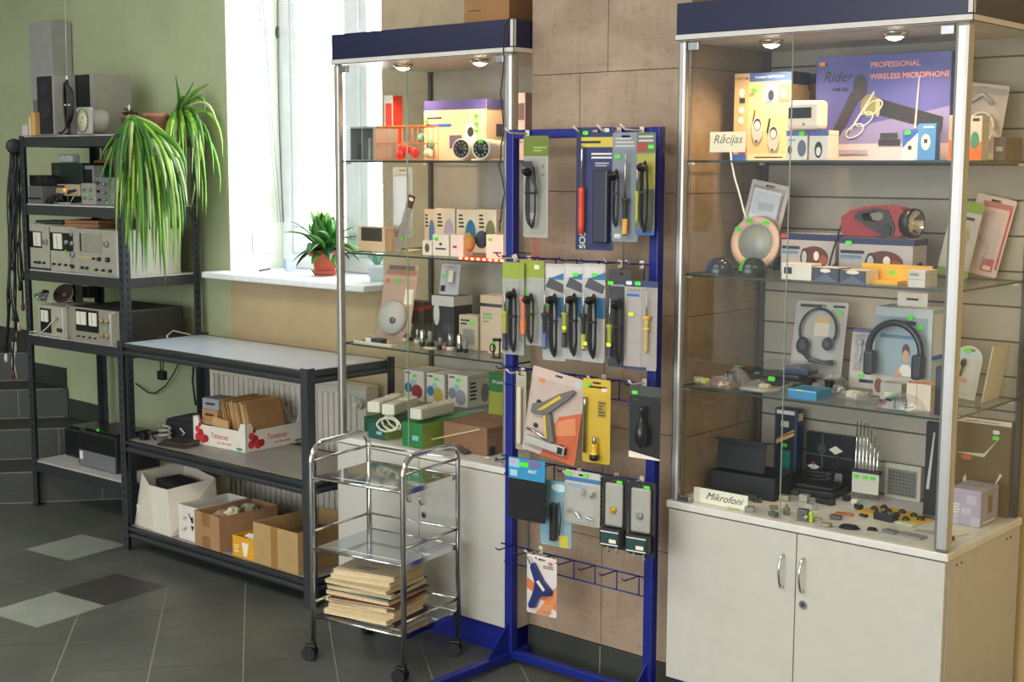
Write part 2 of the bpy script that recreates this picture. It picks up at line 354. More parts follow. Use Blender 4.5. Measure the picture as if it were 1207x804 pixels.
for a, b in ((WX0+.07, -4.66), (-4.60, WX1-.07)):
    s = MB(); s.box(a+.001, a+.045, 4.25, 4.295, z0+.071, WTOP-.071, FRM, bev=.003); s.box(b-.045, b-.001, 4.25, 4.295, z0+.071, WTOP-.071, FRM, bev=.003)
    s.box(a+.045, b-.045, 4.25, 4.295, z0+.071, z0+.115, FRM); s.box(a+.045, b-.045, 4.25, 4.295, WTOP-.115, WTOP-.071, FRM)
    sash = s.build('window_sash', win); p = MB(); p.box(a+.045, b-.045, 4.268, 4.274, z0+.115, WTOP-.115, GLASS); p.build('pane', sash)
# bare tree seen through the window
t = thing('garden_tree', 'bare branches of a tree outside the bright window', 'tree', (-9.0, 14, -1.0))
rnd = random.Random(3); mb = MB(); BARK = M('6e665e', .9)
def br(p, d, l, r, k):
    q = p+d*l; mb.tube([p, p+d*l*.5+Vector((rnd.uniform(-.05,.05),0,rnd.uniform(-.04,.04)))*l, q], [r, r*.8, r*.6], BARK, 5)
    if k:
        for _ in range(3): br(q, (d+Vector((rnd.uniform(-.8,.8), rnd.uniform(-.4,.4), rnd.uniform(-.3,.5)))).normalized(), l*.7, r*.6, k-1)
br(Vector((0,0,0)), Vector((0,0,1)), 2.4, .09, 5); mb.build('branches', t)
# stepped stair skirting on the wall and the staircase itself
mb = MB(); R_ = RISER
prof = [(-9, 1.35), (-7.75, 1.35), (-7.75, .93), (-7.37, .93), (-7.37, .755), (-6.985, .755), (-6.985, .58), (-6.588, .58), (-6.588, .418), (-6.20, .412), (-6.20, .25), (-5.80, .25), (-5.80, .1), (-5.2, .1), (-5.2, 0), (-9, 0)]
mb.prism(prof, .012, RISER, TR(0, YW-.0125, 0)); struct(mb, 'baseboard_left')
mb = MB(); dv = Vector((-.607, -.794))
for k, x in enumerate((-5.79, -6.18, -6.57, -6.96, -7.35)):
    a = Vector((x, YW-.014)); b = a+dv*6; z = .158*(k+1)
    c = Vector((-8.99, b.y)); e = Vector((-8.99, a.y))
    P = [a, b, c, e]
    P = [p for p in P]
    if b.x < -8.99:
        tt = (a.x+8.99)/(a.x-b.x); b = a+(b-a)*tt; P = [a, b, e]
    n = len(P)
    mb.raw([(p.x, p.y, .158*k+.0005) for p in P]+[(p.x, p.y, z) for p in P], [tuple(range(n)), tuple(range(n, 2*n))]+[(i, (i+1) % n, n+(i+1) % n, n+i) for i in range(n)], RISER)
    # joints on the riser
    L_ = (b-a).length; q = .25
    nr = Vector((.794, -.607))
    while q < L_-.05:
        p0 = a+dv*q; p1 = p0+dv*.003
        pts = [(p0.x+nr.x*.001, p0.y+nr.y*.001), (p1.x+nr.x*.001, p1.y+nr.y*.001)]
        mb.raw([(pts[0][0], pts[0][1], z-.155), (pts[1][0], pts[1][1], z-.155), (pts[1][0], pts[1][1], z-.004), (pts[0][0], pts[0][1], z-.004)], [(0,1,2,3)], GROUT); q += .305
    for zz in (z-.004, z-.157):
        p0, p1 = a+dv*.02, a+dv*(L_-.02)
        mb.raw([(p0.x+nr.x*.001, p0.y+nr.y*.001, zz), (p1.x+nr.x*.001, p1.y+nr.y*.001, zz), (p1.x+nr.x*.001, p1.y+nr.y*.001, zz+.003), (p0.x+nr.x*.001, p0.y+nr.y*.001, zz+.003)], [(0,1,2,3)], GROUT)
tag(mb.build('staircase'), kind='structure')
# ================================================================ BIG FURNITURE
POST = M('3a3e42', .45, .3); BEAM = M('4c4f52', .3, .6); BOARD = M('b4b2ae', .6, var=.08)
SLOT = M('15171a', .8)
def lpost(parent, x, y, sx_, sy_, z0, z1, size=.036, slots=True):
    """L-section post with punched keyholes; sx_,sy_ = direction of the two flanges from the corner"""
    m = MB(); t = .003
    m.box(min(x, x+sx_*size), max(x, x+sx_*size), min(y, y+sy_*t), max(y, y+sy_*t), z0, z1, POST)
    m.box(min(x, x+sx_*t), max(x, x+sx_*t), min(y+sy_*t, y+sy_*size), max(y+sy_*t, y+sy_*size), z0, z1, POST)
    z = z0+.05
    while slots and z < z1-.02:
        cy = y-sy_*.0007; m.box(x+sx_*(.018)-.004, x+sx_*.018+.004, cy-.0007, cy+.0007, z-.009, z+.009, SLOT)
        cx = x-sx_*.0007; m.box(cx-.0007, cx+.0007, y+sy_*.018-.004, y+sy_*.018+.004, z-.009, z+.009, SLOT); z += .038
    return m.build('leg', parent)
def shelf_level(parent, x0, x1, y0, y1, z, bh, boardmat, grooved):
    b = MB(); b.box(x0+.0045, x1-.0045, y0+.0065, y1-.0065, z-.009, z, boardmat); bo = b.build('shelf_board', parent)
    m = MB()
    for ax in range(4):
        L = (x1-x0) if ax < 2 else (y1-y0)
        T = [TR(x0, y0, 0), TR(x1, y1, 0) @ RZ(180), TR(x1, y0, 0) @ RZ(90), TR(x0, y1, 0) @ RZ(-90)][ax]
        if grooved:
            pr = [(0, 0), (.0, -.014), (.014, -.018), (.014, -.026), (.004, -.030), (-.001, -.036), (-.001, -.044), (.004, -.050), (.012, -.050), (.016, 0)]
        else:
            pr = [(0, -.006), (0, -bh), (.012, -bh), (.014, -.0095), (.004, -.0095), (.004, -.006)]
        n = len(pr); vs = [(.002, q[0]+.0005, z+q[1]) for q in pr]+[(L-.002, q[0]+.0005, z+q[1]) for q in pr]
        m.raw(vs, [tuple(range(n)), tuple(range(n, 2*n))]+[(i, (i+1) % n, n+(i+1) % n, n+i) for i in range(n)], BEAM, T)
    m.build('shelf_beam', parent); return bo
# tall shelving unit in the corner
SU = thing('metal_shelving_unit', 'tall charcoal metal shelving unit full of electronics against the green wall', 'shelving', (-6.11, 3.436, 0), 1.7)
SW, SD = .81, .42
lpost(SU, 0, 0, 1, 1, 0, 1.80); lpost(SU, SW, 0, -1, 1, 0, 1.80); lpost(SU, SW, SD, -1, -1, 0, 1.8); lpost(SU, 0, SD, 1, -1, .162, 1.8)
SZ = [1.8, 1.48, 1.166, .85, .2247]
for z in SZ: shelf_level(SU, .003, SW-.003, .003, SD-.003, z, .052, BOARD, False)
for f in (.018, SW-.018):
    m = MB(); m.box(f-.022, f+.022, -.004, .040, 0, .006, BLACK, bev=.002); m.build('foot_cap', SU)
def on_su(x, y, z=0): return SU.matrix_world_pos(x, y, z)
def su(x, y, z):
    a = math.radians(1.7); return Vector((-6.11+x*math.cos(a)-y*math.sin(a), 3.436+x*math.sin(a)+y*math.cos(a), z))
# half-height shelving unit used as a bench
TB = thing('workbench_shelf', 'low charcoal metal shelving bench with three levels under the window', 'shelving', (-5.09, 3.278, 0))
TW, TD = 1.24, .449
BTOP = M('a9b0ba', .22, var=.03); BMID = M('8e8b84', .45, var=.06)
for x, y, a, b in ((0,0,1,1), (TW,0,-1,1), (TW,TD,-1,-1), (0,TD,1,-1)): lpost(TB, x, y, a, b, 0, .918, .038, x == 0)
for z, bm_ in ((.9074, BTOP), (.4867, BMID), (.1067, BMID)): shelf_level(TB, .0035, TW-.0035, .0035, TD-.0035, z, .05, bm_, True)
# radiator
RD = thing('panel_radiator', 'white ribbed panel radiator under the window behind the low bench', 'radiator', (-4.70, 3.85, .12))
m = MB(); RM = M('d2cdbf', .45)
m.box(-.55, .53, -.012, .03, 0, .62, RM, bev=.004)
k = -.52
while k < .50: m.box(k, k+.022, -.022, -.012, .03, .59, RM, bev=.004); k += .036
m.build('radiator_panel', RD); m = MB(); m.box(-.55, .575, -.02, .05, .62, .635, RM, bev=.003); m.box(.53, .575, -.025, .05, 0, .62, RM, bev=.004); m.build('radiator_cover', RD)
m = MB(); m.cyl((.553, -.027, .565), (.553, -.05, .565), .024, M('b8b4a8', .4)); m.cyl((.553, -.05, .565), (.553, -.07, .565), .013, WHITE); m.build('valve_knob', RD)
# ---------------------------------------------------------------- glass display cabinets
HB, HT, BT = 2.028, 2.134, .6606
SH = [1.683, 1.349, 1.012]
CAB = M('bfbcb1', .38, var=.03); CABE = M('d4d2ca', .4); BPAN = M('a8a193', .6, var=.05)
LAMP = None
def cabinet(label, x0, x1, y0, y1, slat):
    t = thing('display_cabinet', label, 'display cabinet', (x0, y0, 0)); W, D = x1-x0, y1-y0
    def P(name, f, parent=None):
        m = MB(); f(m); return m.build(name, parent or t)
    P('plinth', lambda m: m.box(.02, W-.02, .03, D-.01, 0, .10, M('16227e', .4)))
    def carc(m):
        m.box(.001, .018, .021, D, .10, BT-.022, CAB); m.box(W-.018, W-.001, .021, D, .10, BT-.022, CAB); m.box(.018, W-.018, D-.01, D, .10, BT-.022, CAB)
        m.box(.018, W-.018, .021, D-.01, .10, .118, CAB)
        for yy in (.07, .10, D-.10, D-.07): m.cyl((W-.001, yy, BT-.045), (W+.0004, yy, BT-.045), .004, M('5a564c', .6), 8)
    P('carcass', carc)
    P('counter_slab', lambda m: m.box(-.005, W+.005, -.004, D, BT-.022, BT, CABE, bev=.003))
    mid = W*.50
    for s in (0, 1):
        a, b = (.003, mid-.0015) if s == 0 else (mid+.0015, W-.003)
        d = P('cabinet_door', lambda m: m.box(a, b, 0, .018, .105, BT-.026, CAB, bev=.0012))
        hx = mid-.04 if s == 0 else mid+.025
        hz = .52
        h = MB(); h.tube([(hx, -.001, hz-.048), (hx, -.014, hz-.046)]+[(hx, -.014-.012*math.sin(math.pi*i/10), hz-.046+.092*i/10) for i in range(11)]+[(hx, -.014, hz+.046), (hx, -.001, hz+.048)], .004, CHROME, 8); h.build('handle', d)
        if s: h = MB(); h.cyl((hx+.003, .0, hz-.085), (hx+.003, -.006, hz-.085), .012, CHROME, 18); h.cyl((hx+.003, -.006, hz-.085), (hx+.003, -.007, hz-.085), .006, DGREY, 10); h.build('lock', d)
    for (x, y) in ((.018, .014), (W-.018, .014), (W-.014, D-.018), (.014, D-.018)):
        r = .0135 if x < W/2 or y > .1 else .020
        if y < .1:
            def pst(m, x=x, y=y, r=r):
                n = 10; a0 = math.pi if x < W/2 else 1.5*math.pi
                ol = [(x-r, y+r), (x+r, y+r), (x+r, y-r), (x-r, y-r)]
                m.box(x-r, x+r, y-r, y+r, BT, HB, ALU, bev=r*.55)
            P('corner_post', pst)
        else: P('corner_post', lambda m: m.box(x-.008, x+.008, y-.008, y+.008, BT, HB, M('5c5a54', .5, .5)))
    P('side_glass', lambda m: m.box(.010, .014, .03, D-.028, BT, HB, GLASS)); P('side_glass', lambda m: m.box(W-.014, W-.010, .036, D-.028, BT, HB, GLASS))
    gm = W*.43
    for a, b in ((.034, gm-.001), (gm+.001, W-.042)):
        g = P('glass_door', lambda m: (m.box(a, b, .010, .0145, BT+.004, HB-.004, GLASS), m.box(b-.0016, b, .0098, .0147, BT+.0041, HB-.0041, M('8fa39a', .3)) if a < .1 else None))
        hx = a+.02 if a < .1 else b-.02
        P('glass_hinge', lambda m: m.box(hx-.018, hx+.018, .004, .018, HB-.03, HB-.006, STEEL, bev=.002), g)
        if a < .1: P('glass_hinge', lambda m: m.box(hx-.018, hx+.018, .004, .018, BT+.004, BT+.02, STEEL, bev=.002), g)
    def back(m):
        if not slat: m.box(.02, W-.02, D-.012, D-.004, BT, HB, BPAN); return
        z = BT
        while z < HB-.001:
            z2 = min(z+.101, HB); m.box(.02, W-.02, D-.014, D-.004, z+.006, z2, BPAN); z = z2
        m.box(.02, W-.02, D-.006, D-.002, BT, HB, M('5f594e', .8))
    P('back_panel', back)
    for z in SH:
        s = MB(); s.box(.017, W-.017, .022, D-.03, z-.006, z, GEDGE)
        gi = s.mi(GLASS)
        s.bm.faces.ensure_lookup_table()
        for f in s.bm.faces:
            f.normal_update()
            if abs(f.normal.z) > .5: f.material_index = gi
        so = s.build('glass_shelf', t)
        
        for x in (.026, W-.026):
            for y in (.05, D-.06): q = MB(); q.box(x-.008, x+.008, y-.006, y+.006, z-.013, z-.006, WHITE, bev=.001); q.build('shelf_clip', so)
    TRM = M('cfcbc2', .4)
    P('header', lambda m: (m.box(-.001, W+.004, 0, D-.001, HB+.018, HT, M('0b0f3a', .3)), m.box(-.004, W+.008, -.004, D, HB, HB+.018, TRM, bev=.002), m.box(W-.008, W+.008, -.005, .010, HB+.018, HT, TRM, bev=.002),
        m.box(.0, W, .0, D-.002, HB-.001, HB, TRM)))
    for lx in (W*.27, W*.70):
        lp = P('spotlight', lambda m: m.lathe([(.0, HB-.0015), (.036, HB-.0015), (.036, HB-.006), (.028, HB-.014), (.024, HB-.016)], CHROME, 24, TR(lx, .13, 0)))
        P('bulb', lambda m: m.lathe([(.0, HB-.026), (.016, HB-.022), (.024, HB-.0155), (0, HB-.0152)], M('fff0d0', .4, emit=14.), 20, TR(lx, .13, 0)), lp)
        l = bpy.data.lights.new('halogen', 'SPOT'); l.energy = 10; l.color = (1, .66, .36); l.spot_size = math.radians(150); l.spot_blend = .7; l.shadow_soft_size = .03
        o = bpy.data.objects.new('halogen', l); COL.objects.link(o); o.parent = lp; o.location = (lx, .13, HB-.032)
    return t
C1X0, C1X1, C1Y0, C1Y1 = -3.806, -2.939, 3.380, 3.893
C2X0, C2X1, C2Y0, C2Y1 = -2.304, -1.424, 3.378, 3.893
CB1 = cabinet('tall glass display cabinet beside the window, cardboard box on its blue top', C1X0, C1X1, C1Y0, C1Y1, False)
m = MB(TR(C1X1-C1X0+.0045, .14, HB+.045) @ RZ(90)); m.lathe([(0, .0), (.024, .0), (.024, .0012), (0, .0012)], WHITE, 24, RX(90)); m.prism([(-.010,.012),(.0,.012),(.0,.002),(-.005,-.004),(-.010,.002)], .0004, INK, TR(0,-.0018,0)); m.build('round_sticker', CB1)
CB2 = cabinet('tall glass display cabinet at the right with white doors and slatted back', C2X0, C2X1, C2Y0, C2Y1, True)
# ---------------------------------------------------------------- chrome trolley
TRO = thing('chrome_trolley', 'three-tier chrome trolley on black castors, folders on its lowest tray', 'trolley', (-3.44, 2.94, 0), 8)
tw, td = .385, .305
def tropost(y_a, y_b, x):
    pass
for x in (0, tw):
    m = MB(); r = .030; z1 = .742
    pts = [(x, 0, .066), (x, 0, z1-r*2)]+[(x, r*2*(1-math.cos(a)), z1-r*2+r*2*math.sin(a)) for a in [i*math.pi/16 for i in range(1, 9)]]+[(x, td-r*2+r*2*math.sin(a), z1-r*2+r*2*math.cos(a)) for a in [i*math.pi/16 for i in range(0, 9)]]+[(x, td, .066)]
    m.tube(pts, .0095, CHROME, 12); m.build('end_frame', TRO)
TRAY = M('c4c8cc', .1, .9, var=.02)
for z in (.632, .39, .155):
    m = MB(); m.box(.010, tw-.010, .004, td-.004, z-.004, z, TRAY); m.box(.05, tw-.05, .04, td-.04, z, z+.0012, TRAY, bev=.0005)
    tr = m.build('tray', TRO); m = MB()
    m.tube([(.006, 0, z-.002), (tw-.006, 0, z-.002)], .005, CHROME, 8); m.tube([(.006, td, z-.002), (tw-.006, td, z-.002)], .005, CHROME, 8)
    m.box(.006, .010, .004, td-.004, z-.018, z, CHROME); m.box(tw-.010, tw-.006, .004, td-.004, z-.018, z, CHROME); m.build('tray_edge', tr)
    zr = z+(.055 if z > .2 else .045)
    m = MB(); m.tube([(0, .006, zr), (0, td-.006, zr)], .005, CHROME, 8); m.tube([(tw, .006, zr), (tw, td-.006, zr)], .005, CHROME, 8); m.tube([(.006, td, zr), (tw-.006, td, zr)], .004, CHROME, 8); m.build('guard_rail', TRO)
for x, y, a in ((0,0,200), (tw,0,190), (tw,td,205), (0,td,160)):
    m = MB(TR(x, y, 0) @ RZ(a)); m.cyl((0,0,.05), (0,0,.068), .008, BLACK); m.box(-.008, .030, -.010, .010, .038, .052, BLACK, bev=.003)
    for s in (-1, 1): m.cyl((.014, s*.004, .0235), (.014, s*.020, .0235), .0235, BLACK, 20)
    m.build('castor', TRO)
# ---------------------------------------------------------------- blue hook rack
RB = M('17237a', .32, .1); RK = thing('hook_rack', 'blue floor-standing hook rack between the two glass cabinets', 'display rack', (-2.935, 3.36, 0), 0)
rw = .60
m = MB(); m.box(0, .032, -.016, .016, .02, 1.781, RB, bev=.003); m.build('upright', RK)
m = MB(); m.box(rw-.032, rw, -.016, .016, .02, 1.781, RB, bev=.003); m.build('upright', RK)
m = MB(); m.box(.032, rw-.032, -.014, .014, 1.752, 1.780, RB, bev=.003); m.build('top_bar', RK)
m = MB(); m.box(.032, rw-.032, -.014, .014, .022, .050, RB, bev=.003); m.build('bottom_bar', RK)
for x in (.016, rw-.016):
    m = MB(); m.box(x-.014, x+.014, -.58, -.0165, .012, .042, RB, bev=.003); m.box(x-.014, x+.014, .0165, .09, .012, .042, RB, bev=.003)
    m.prism([(-.10, 0), (0, 0), (0, .10)], .004, RB, TR(x+.002, -.0165, .042) @ RZ(90)); m.build('foot', RK)
ROWZ = [1.374, 1.014, .714, .414]
def hook(m, x, z, L=.075, mat=None): m.tube([(x, -.006, z), (x, -L, z+.002), (x, -L-.012, z+.012)], .0022, mat or RB, 6)
for z in ROWZ:
    m = MB(); m.tube([(-.012, -.018, z), (rw+.004, -.018, z)], .003, RB, 6); m.tube([(0, -.018, z-.06), (rw, -.018, z-.06)], .0025, RB, 6)
    for k in range(7): m.tube([(.045+.085*k, -.0205, z), (.045+.085*k, -.0205, z-.06)], .0022, RB, 6)
    st = m.build('hook_strip', RK)
    for k in range(7): h = MB(TR(0, -.014, 0)); hook(h, .045+.085*k, z+.002, .085); h.build('hook', st)
m = MB(); m.tube([(.02, -.018, .56), (.0, -.15, .57)], .003, RB, 6)
# ================================================================ helpers for goods
def seat(xl, xr, yb, z, yt=None, ymin=-99, ymax=99, d=0, Y=None):
    """front-face pixel extents of an upright thing standing at height z -> centre x, front y, width, height"""
    xm = (xl+xr)/2
    y = onZ(xm, yb, z).y if Y is None else Y
    y = min(max(y, ymin), ymax-d)
    a, b = onY(xl, yb, y), onY(xr, yb, y)
    h = (onY(xm, yt, y).z-z) if yt is not None else 0
    return (a.x+b.x)/2, y, abs(b.x-a.x), h
IN1 = dict(ymin=3.408, ymax=3.872); IN2 = dict(ymin=3.408, ymax=3.870)
XLIM = {3.872: (-3.785, -2.962), 3.870: (-2.283, -1.447)}
SHELL = {}
def carton(lab, xl, xr, yt, yb, z, d, mat, decs=(), cat='box', name='product_box', group=None, rz=0, stk=(), Y=None, win=IN1, top=None, seam=True, w=None, lift=0, dx=0):
    xc, y, ww, h = seat(xl, xr, yb, z, yt, d=d, Y=Y, **win); ww = w or ww
    if win.get('ymax') in XLIM:
        lo_, hi_ = XLIM[win['ymax']]; xc = min(max(xc+dx, lo_+ww/2), hi_-ww/2); dx = 0
    m = MB(); m.box(-ww/2, ww/2, -d/2, d/2, 0, h, mat, bev=min(.0012, ww*.02), top=top)
    if seam:
        m.box(-ww/2+.002, ww/2-.002, -.0006, .0006, h-.0002, h+.0003, INK)
        m.box(ww/2-.0002, ww/2+.0003, -d/2+.003, d/2-.003, h-.013, h-.0124, INK)
    decorate(m, ww, d, h, decs)
    o = m.build(name); o.location = (xc+dx, y+d/2, z+.0006+lift); o.rotation_euler = (0, 0, math.radians(rz)); tag(o, lab, cat, group)
    for i, s in enumerate(stk):
        u, v = s[0], s[1]; st = sticker(o, (u-.5)*ww, -d/2-.0016-.0003*i-.0003*len(decs), v*h, mat=s[2] if len(s) > 2 else GREEN, w=min(.02, ww*.4), h=min(.012, h*.4))
    return o
def card_outline(w, h, r=.004):
    return [(-w/2+r,0),(w/2-r,0),(w/2,r),(w/2,h-r),(w/2-r,h),(-w/2+r,h),(-w/2,h-r),(-w/2,r)]
def pack(lab, w, h, mat, decs=(), loc=(0,0,0), rz=0, rx=0, cat='packaged tool', name='blister_pack', bub=None, hole=True, group=None, stk=(), plast=None, th=.0012, taper=0, roundtop=False):
    """hanging card with a euro slot and a clear blister; origin at the bottom centre of the card"""
    r = thing(name, lab, cat, loc, rz, group, rx)
    m = MB(); hs = []
    if hole:
        a, hh = min(.014, w*.28), .0035; hs = [[(-a, h-.012-hh), (a, h-.012-hh), (a, h-.012+hh), (-a, h-.012+hh)]]
    ol = card_outline(w, h)
    if roundtop: ol = [(-w/2,0),(w/2,0)]+[(w/2*math.cos(math.pi*i/12), h-w/2+w/2*math.sin(math.pi*i/12)) for i in range(13)]
    if taper: ol = [(-w/2, 0), (w/2-taper*0, 0), (w/2, h*.9), (w/2-.004, h), (-w/2+.004, h), (-w/2, h*.9)]
    m.prism(ol, th, mat, holes=hs)
    decorate(m, w, .0001, h, decs); c = m.build('card', r)
    if bub:
        u0, v0, u1, v1, bd = bub; x0, x1, z0, z1 = (u0-.5)*w, (u1-.5)*w, v0*h, v1*h; i_ = min(.008, (x1-x0)*.15)
        m = MB(); pl = plast or PLASTIC
        A = [(x0,-.002,z0),(x1,-.002,z0),(x1,-.002,z1),(x0,-.002,z1)]; B = [(x0+i_,-bd,z0+i_),(x1-i_,-bd,z0+i_),(x1-i_,-bd,z1-i_),(x0+i_,-bd,z1-i_)]
        C = [(x0-.003,-.0016,z0-.003),(x1+.003,-.0016,z0-.003),(x1+.003,-.0016,z1+.003),(x0-.003,-.0016,z1+.003)]
        m.raw(A+B+C, [(4,5,6,7),(0,1,5,4),(1,2,6,5),(2,3,7,6),(3,0,4,7),(8,9,1,0),(9,10,2,1),(10,11,3,2),(11,8,0,3)], pl, smooth=False); m.build('blister', r, fixn=False)
    for i, s in enumerate(stk):
        sticker(r, (s[0]-.5)*w, -.0022-(bub[4] if bub and len(s) > 3 else 0)-.0003*len(decs), s[1]*h, mat=s[2] if len(s) > 2 else GREEN, w=min(.02, w*.35))
    return r
def iron(r, x, y, z0, z1, hm, col2=None, tip=True, k=.45, rad=.009):
    """soldering iron, handle low, shaft up"""
    zc = z0+(z1-z0)*k
    m = MB(TR(x, y, 0)); m.lathe([(0, z0), (rad*.6, z0), (rad*.75, z0+.01), (rad*.8, zc-.02), (rad, zc-.012), (rad*1.25, zc-.004), (rad*1.25, zc), (0, zc)], hm, 14)
    if col2: m.lathe([(rad*.84, z0+.004), (rad*.9, z0+(zc-z0)*.45), (0, z0+(zc-z0)*.45)], col2, 14)
    m.build('iron_handle', r)
    m = MB(TR(x, y, 0)); m.lathe([(0, zc), (rad*.45, zc), (rad*.45, z1-.03), (rad*.25, z1-.028), (rad*.22, z1-.006), (0, z1)], STEEL, 12); m.build('iron_shaft', r)
def cord(r, x, y, z0, z1, w=.012, n=3, mat=None, rad=.0034, plug=True, name='power_cord'):
    m = MB(); mat = mat or BLACK; rr = random.Random(int((x+z1)*1e4))
    for k in range(n):
        a = w*(.75+.55*k/n); pts = []
        for i in range(20):
            t = 2*math.pi*i/20; pts.append((x+a*math.cos(t)*(.7+.3*abs(math.sin(t)))+rr.uniform(-.0008, .0008), y-.003*k, (z0+z1)/2+(z1-z0)/2*(1-.04*k)*math.sin(t)))
        m.tube(pts, rad, mat, 6, closed=True)
    m.box(x-w*.9, x+w*.9, y-.003*n-.003, y+.002, (z0+z1)/2+.01, (z0+z1)/2+.016, mat)
    if plug: m.lathe([(0, 0), (.010, .001), (.013, .008), (.013, .016), (.008, .028), (.004, .034), (0, .034)], mat, 14, TR(x, y-.012, z1-.02) @ RX(80))
    return m.build(name, r)
def lidbox(lab, X, Y, z, w, d, h, mat, inner, rz=0, cat='box', name='open_cardboard_box', decs=(), t=.004, flaps=(), group=None):
    r = thing(name, lab, cat, (X, Y, z+.0006), rz, group)
    m = MB(); m.box(-w/2, w/2, -d/2, -d/2+t, 0, h, mat); m.box(-w/2, w/2, d/2-t, d/2, 0, h, mat)
    m.box(-w/2, -w/2+t, -d/2+t, d/2-t, 0, h, mat); m.box(w/2-t, w/2, -d/2+t, d/2-t, 0, h, mat); m.box(-w/2+t, w/2-t, -d/2+t, d/2-t, 0, t, inner)
    decorate(m, w, d, h, decs); m.build('box_body', r)
    for (side, ang, L) in flaps:
        T = {'b': TR(0, d/2, h) @ RX(ang), 'f': TR(0, -d/2, h) @ RZ(180) @ RX(ang), 'l': TR(-w/2, 0, h) @ RZ(90) @ RX(ang), 'r': TR(w/2, 0, h) @ RZ(-90) @ RX(ang)}[side]
        ww = (w if side in 'bf' else d)/2-.003; f = MB(T); f.box(-ww, ww, 0, L, -.0015, .0015, mat); f.build('flap', r)
    return r
def bulb_pic(u, v, r, m, asp=1.): return ('o', u, v, r, r*asp, m)
BLU = M('2f63b4', .45); LBLU = M('7fb2dc', .45); TEAL = M('1f7f74', .5); PINK = M('e8c8bc', .5); OFFW = M('e6dccc', .5); KRAFT = M('b98f5e', .8)
PURP = M('4a4686', .45); DRED = M('7a1d24', .5); OLV = M('8c9a2a', .5); SAND = M('d8b878', .55); MAROON = M('50241e', .5); SKY = M('9cc4e0', .45)
def wad(m, c, r, mat, seed, sc_=(1, 1, 1)):
    q = random.Random(seed); n = 7; vs = []; fs = []
    for i in range(n+1):
        for j in range(9):
            k = r*q.uniform(.72, 1.18) if 0 < i < n else r; a = 2*math.pi*j/9; z = math.pi*i/n
            vs.append((c[0]+k*math.sin(z)*math.cos(a)*sc_[0], c[1]+k*math.sin(z)*math.sin(a)*sc_[1], c[2]-k*math.cos(z)*sc_[2]))
    for i in range(n):
        for j in range(9): fs.append((i*9+j, i*9+(j+1) % 9, (i+1)*9+(j+1) % 9, (i+1)*9+j))
    m.raw(vs, fs, mat)
# ================================================================ CABINET 1 (by the window)
Z1, Z2, Z3, Z0 = SH[0]+.0006, SH[1]+.0006, SH[2]+.0006, BT+.0006
# cardboard box on the roof
o = carton('large brown cardboard box lying on top of the blue cabinet header, cut by the frame', 547, 600, -22, 24, HT, .26, M('9c7348', .85), [('r', .1, .35, .38, .37, INK), ('r', .1, .62, .3, .64, INK), ('r:f', 0, 0, 0, 0, INK)][:2], win=dict(ymin=3.40, ymax=3.88), name='cardboard_box', Y=3.50)
# black lead hanging from the header
m = MB(); P = [onY(x, y, 3.368) for x, y in ((600, 22), (595, 30), (593, 55), (594, 70), (592.5, 90), (590, 110), (593, 140), (594, 155), (591, 170), (590, 188), (588, 195), (592, 210), (595, 228), (592, 240), (590, 262))]
P = [onY(601, 22, 3.378)]+P
P2 = []
for i in range(len(P)-1): P2 += [P[i].lerp(P[i+1], t) for t in (0, .5)]
m.tube(P2+[P[-1]], .0022, BLACK, 6); tag(m.build('hanging_cable'), 'thin black cable hanging down the front of the left cabinet from its blue header', 'cable')
# shelf 1
o = thing('storage_tub', 'clear grey plastic box with small parts, leftmost on the top shelf of the left cabinet', 'container', (0, 0, 0)); x, y, w_, h_ = seat(413, 441, 188, Z1, 149, **IN1, d=.12)
o.location = (x, y+.06, Z1)
m = MB(); GP = M('8f9499', .3)
m.box(-w_/2, w_/2, -.06, .06, 0, .003, GP); m.box(-w_/2, w_/2, -.06, .06, h_-.008, h_, GP, bev=.002)
[m.box(a-.002, a+.002, -.06, .06, .003, h_-.008, GP) for a in (-w_/2+.002, 0, w_/2-.002)]; m.build('tub_frame', o)
m = MB(); m.box(-w_/2+.004, w_/2-.004, -.059, -.057, .003, h_-.008, PLASTIC); m.build('clear_front', o)
m = MB(); [m.box(a, a+.022, -.03, .03, .004, .06+.02*i, q) for i, (a, q) in enumerate(((-w_/2+.012, DGREY), (-.01, LGREY), (.022, GREY)))]; m.build('spare_part', o)
def basket(lab, xl, xr, yt, yb, mat):
    x, y, w_, h_ = seat(xl, xr, yb, Z1, yt, **IN1, d=.10); r = thing('wire_basket', lab, 'basket', (x, y+.05, Z1)); m = MB()
    for z in (.002, h_*.5, h_): m.tube([(-w_/2,-.05,z),(w_/2,-.05,z),(w_/2,.05,z),(-w_/2,.05,z)], .0016 if z < h_ else .003, mat, 6, closed=True)
    for k in range(9):
        a = -w_/2+w_*k/8; m.tube([(a,-.05,0),(a,-.05,h_)], .0012, mat, 5); m.tube([(a,.05,0),(a,.05,h_)], .0012, mat, 5)
    m.box(-w_/2, w_/2, -.05, .05, 0, .002, mat); m.build('basket_frame', r); return r, w_, h_
b_, w_, h_ = basket('orange-rimmed clear display tray holding a garland of red balls', 444, 493, 149, 189, M('d8813c', .4))
def balls(lab, pts, r, mat, z, gname, win=IN1):
    t = thing('cotton_ball_garland', lab, 'garland', (0, 0, 0)); P = []
    for (px, py, dy, m_) in pts:
        p = onZ(px, py, z+r) if dy is None else onY(px, py, dy); P.append(p)
    o0 = P[0].copy(); o0.z = z; t.location = o0
    for (q, p) in zip(pts, P): m = MB(); m.ball(p-o0, r, q[3], 12); m.build('cotton_ball', t)
    m = MB(); m.tube([p-o0+Vector((0, 0, r*.9)) for p in P], .0012, WHITE, 5); m.build('garland_string', t)
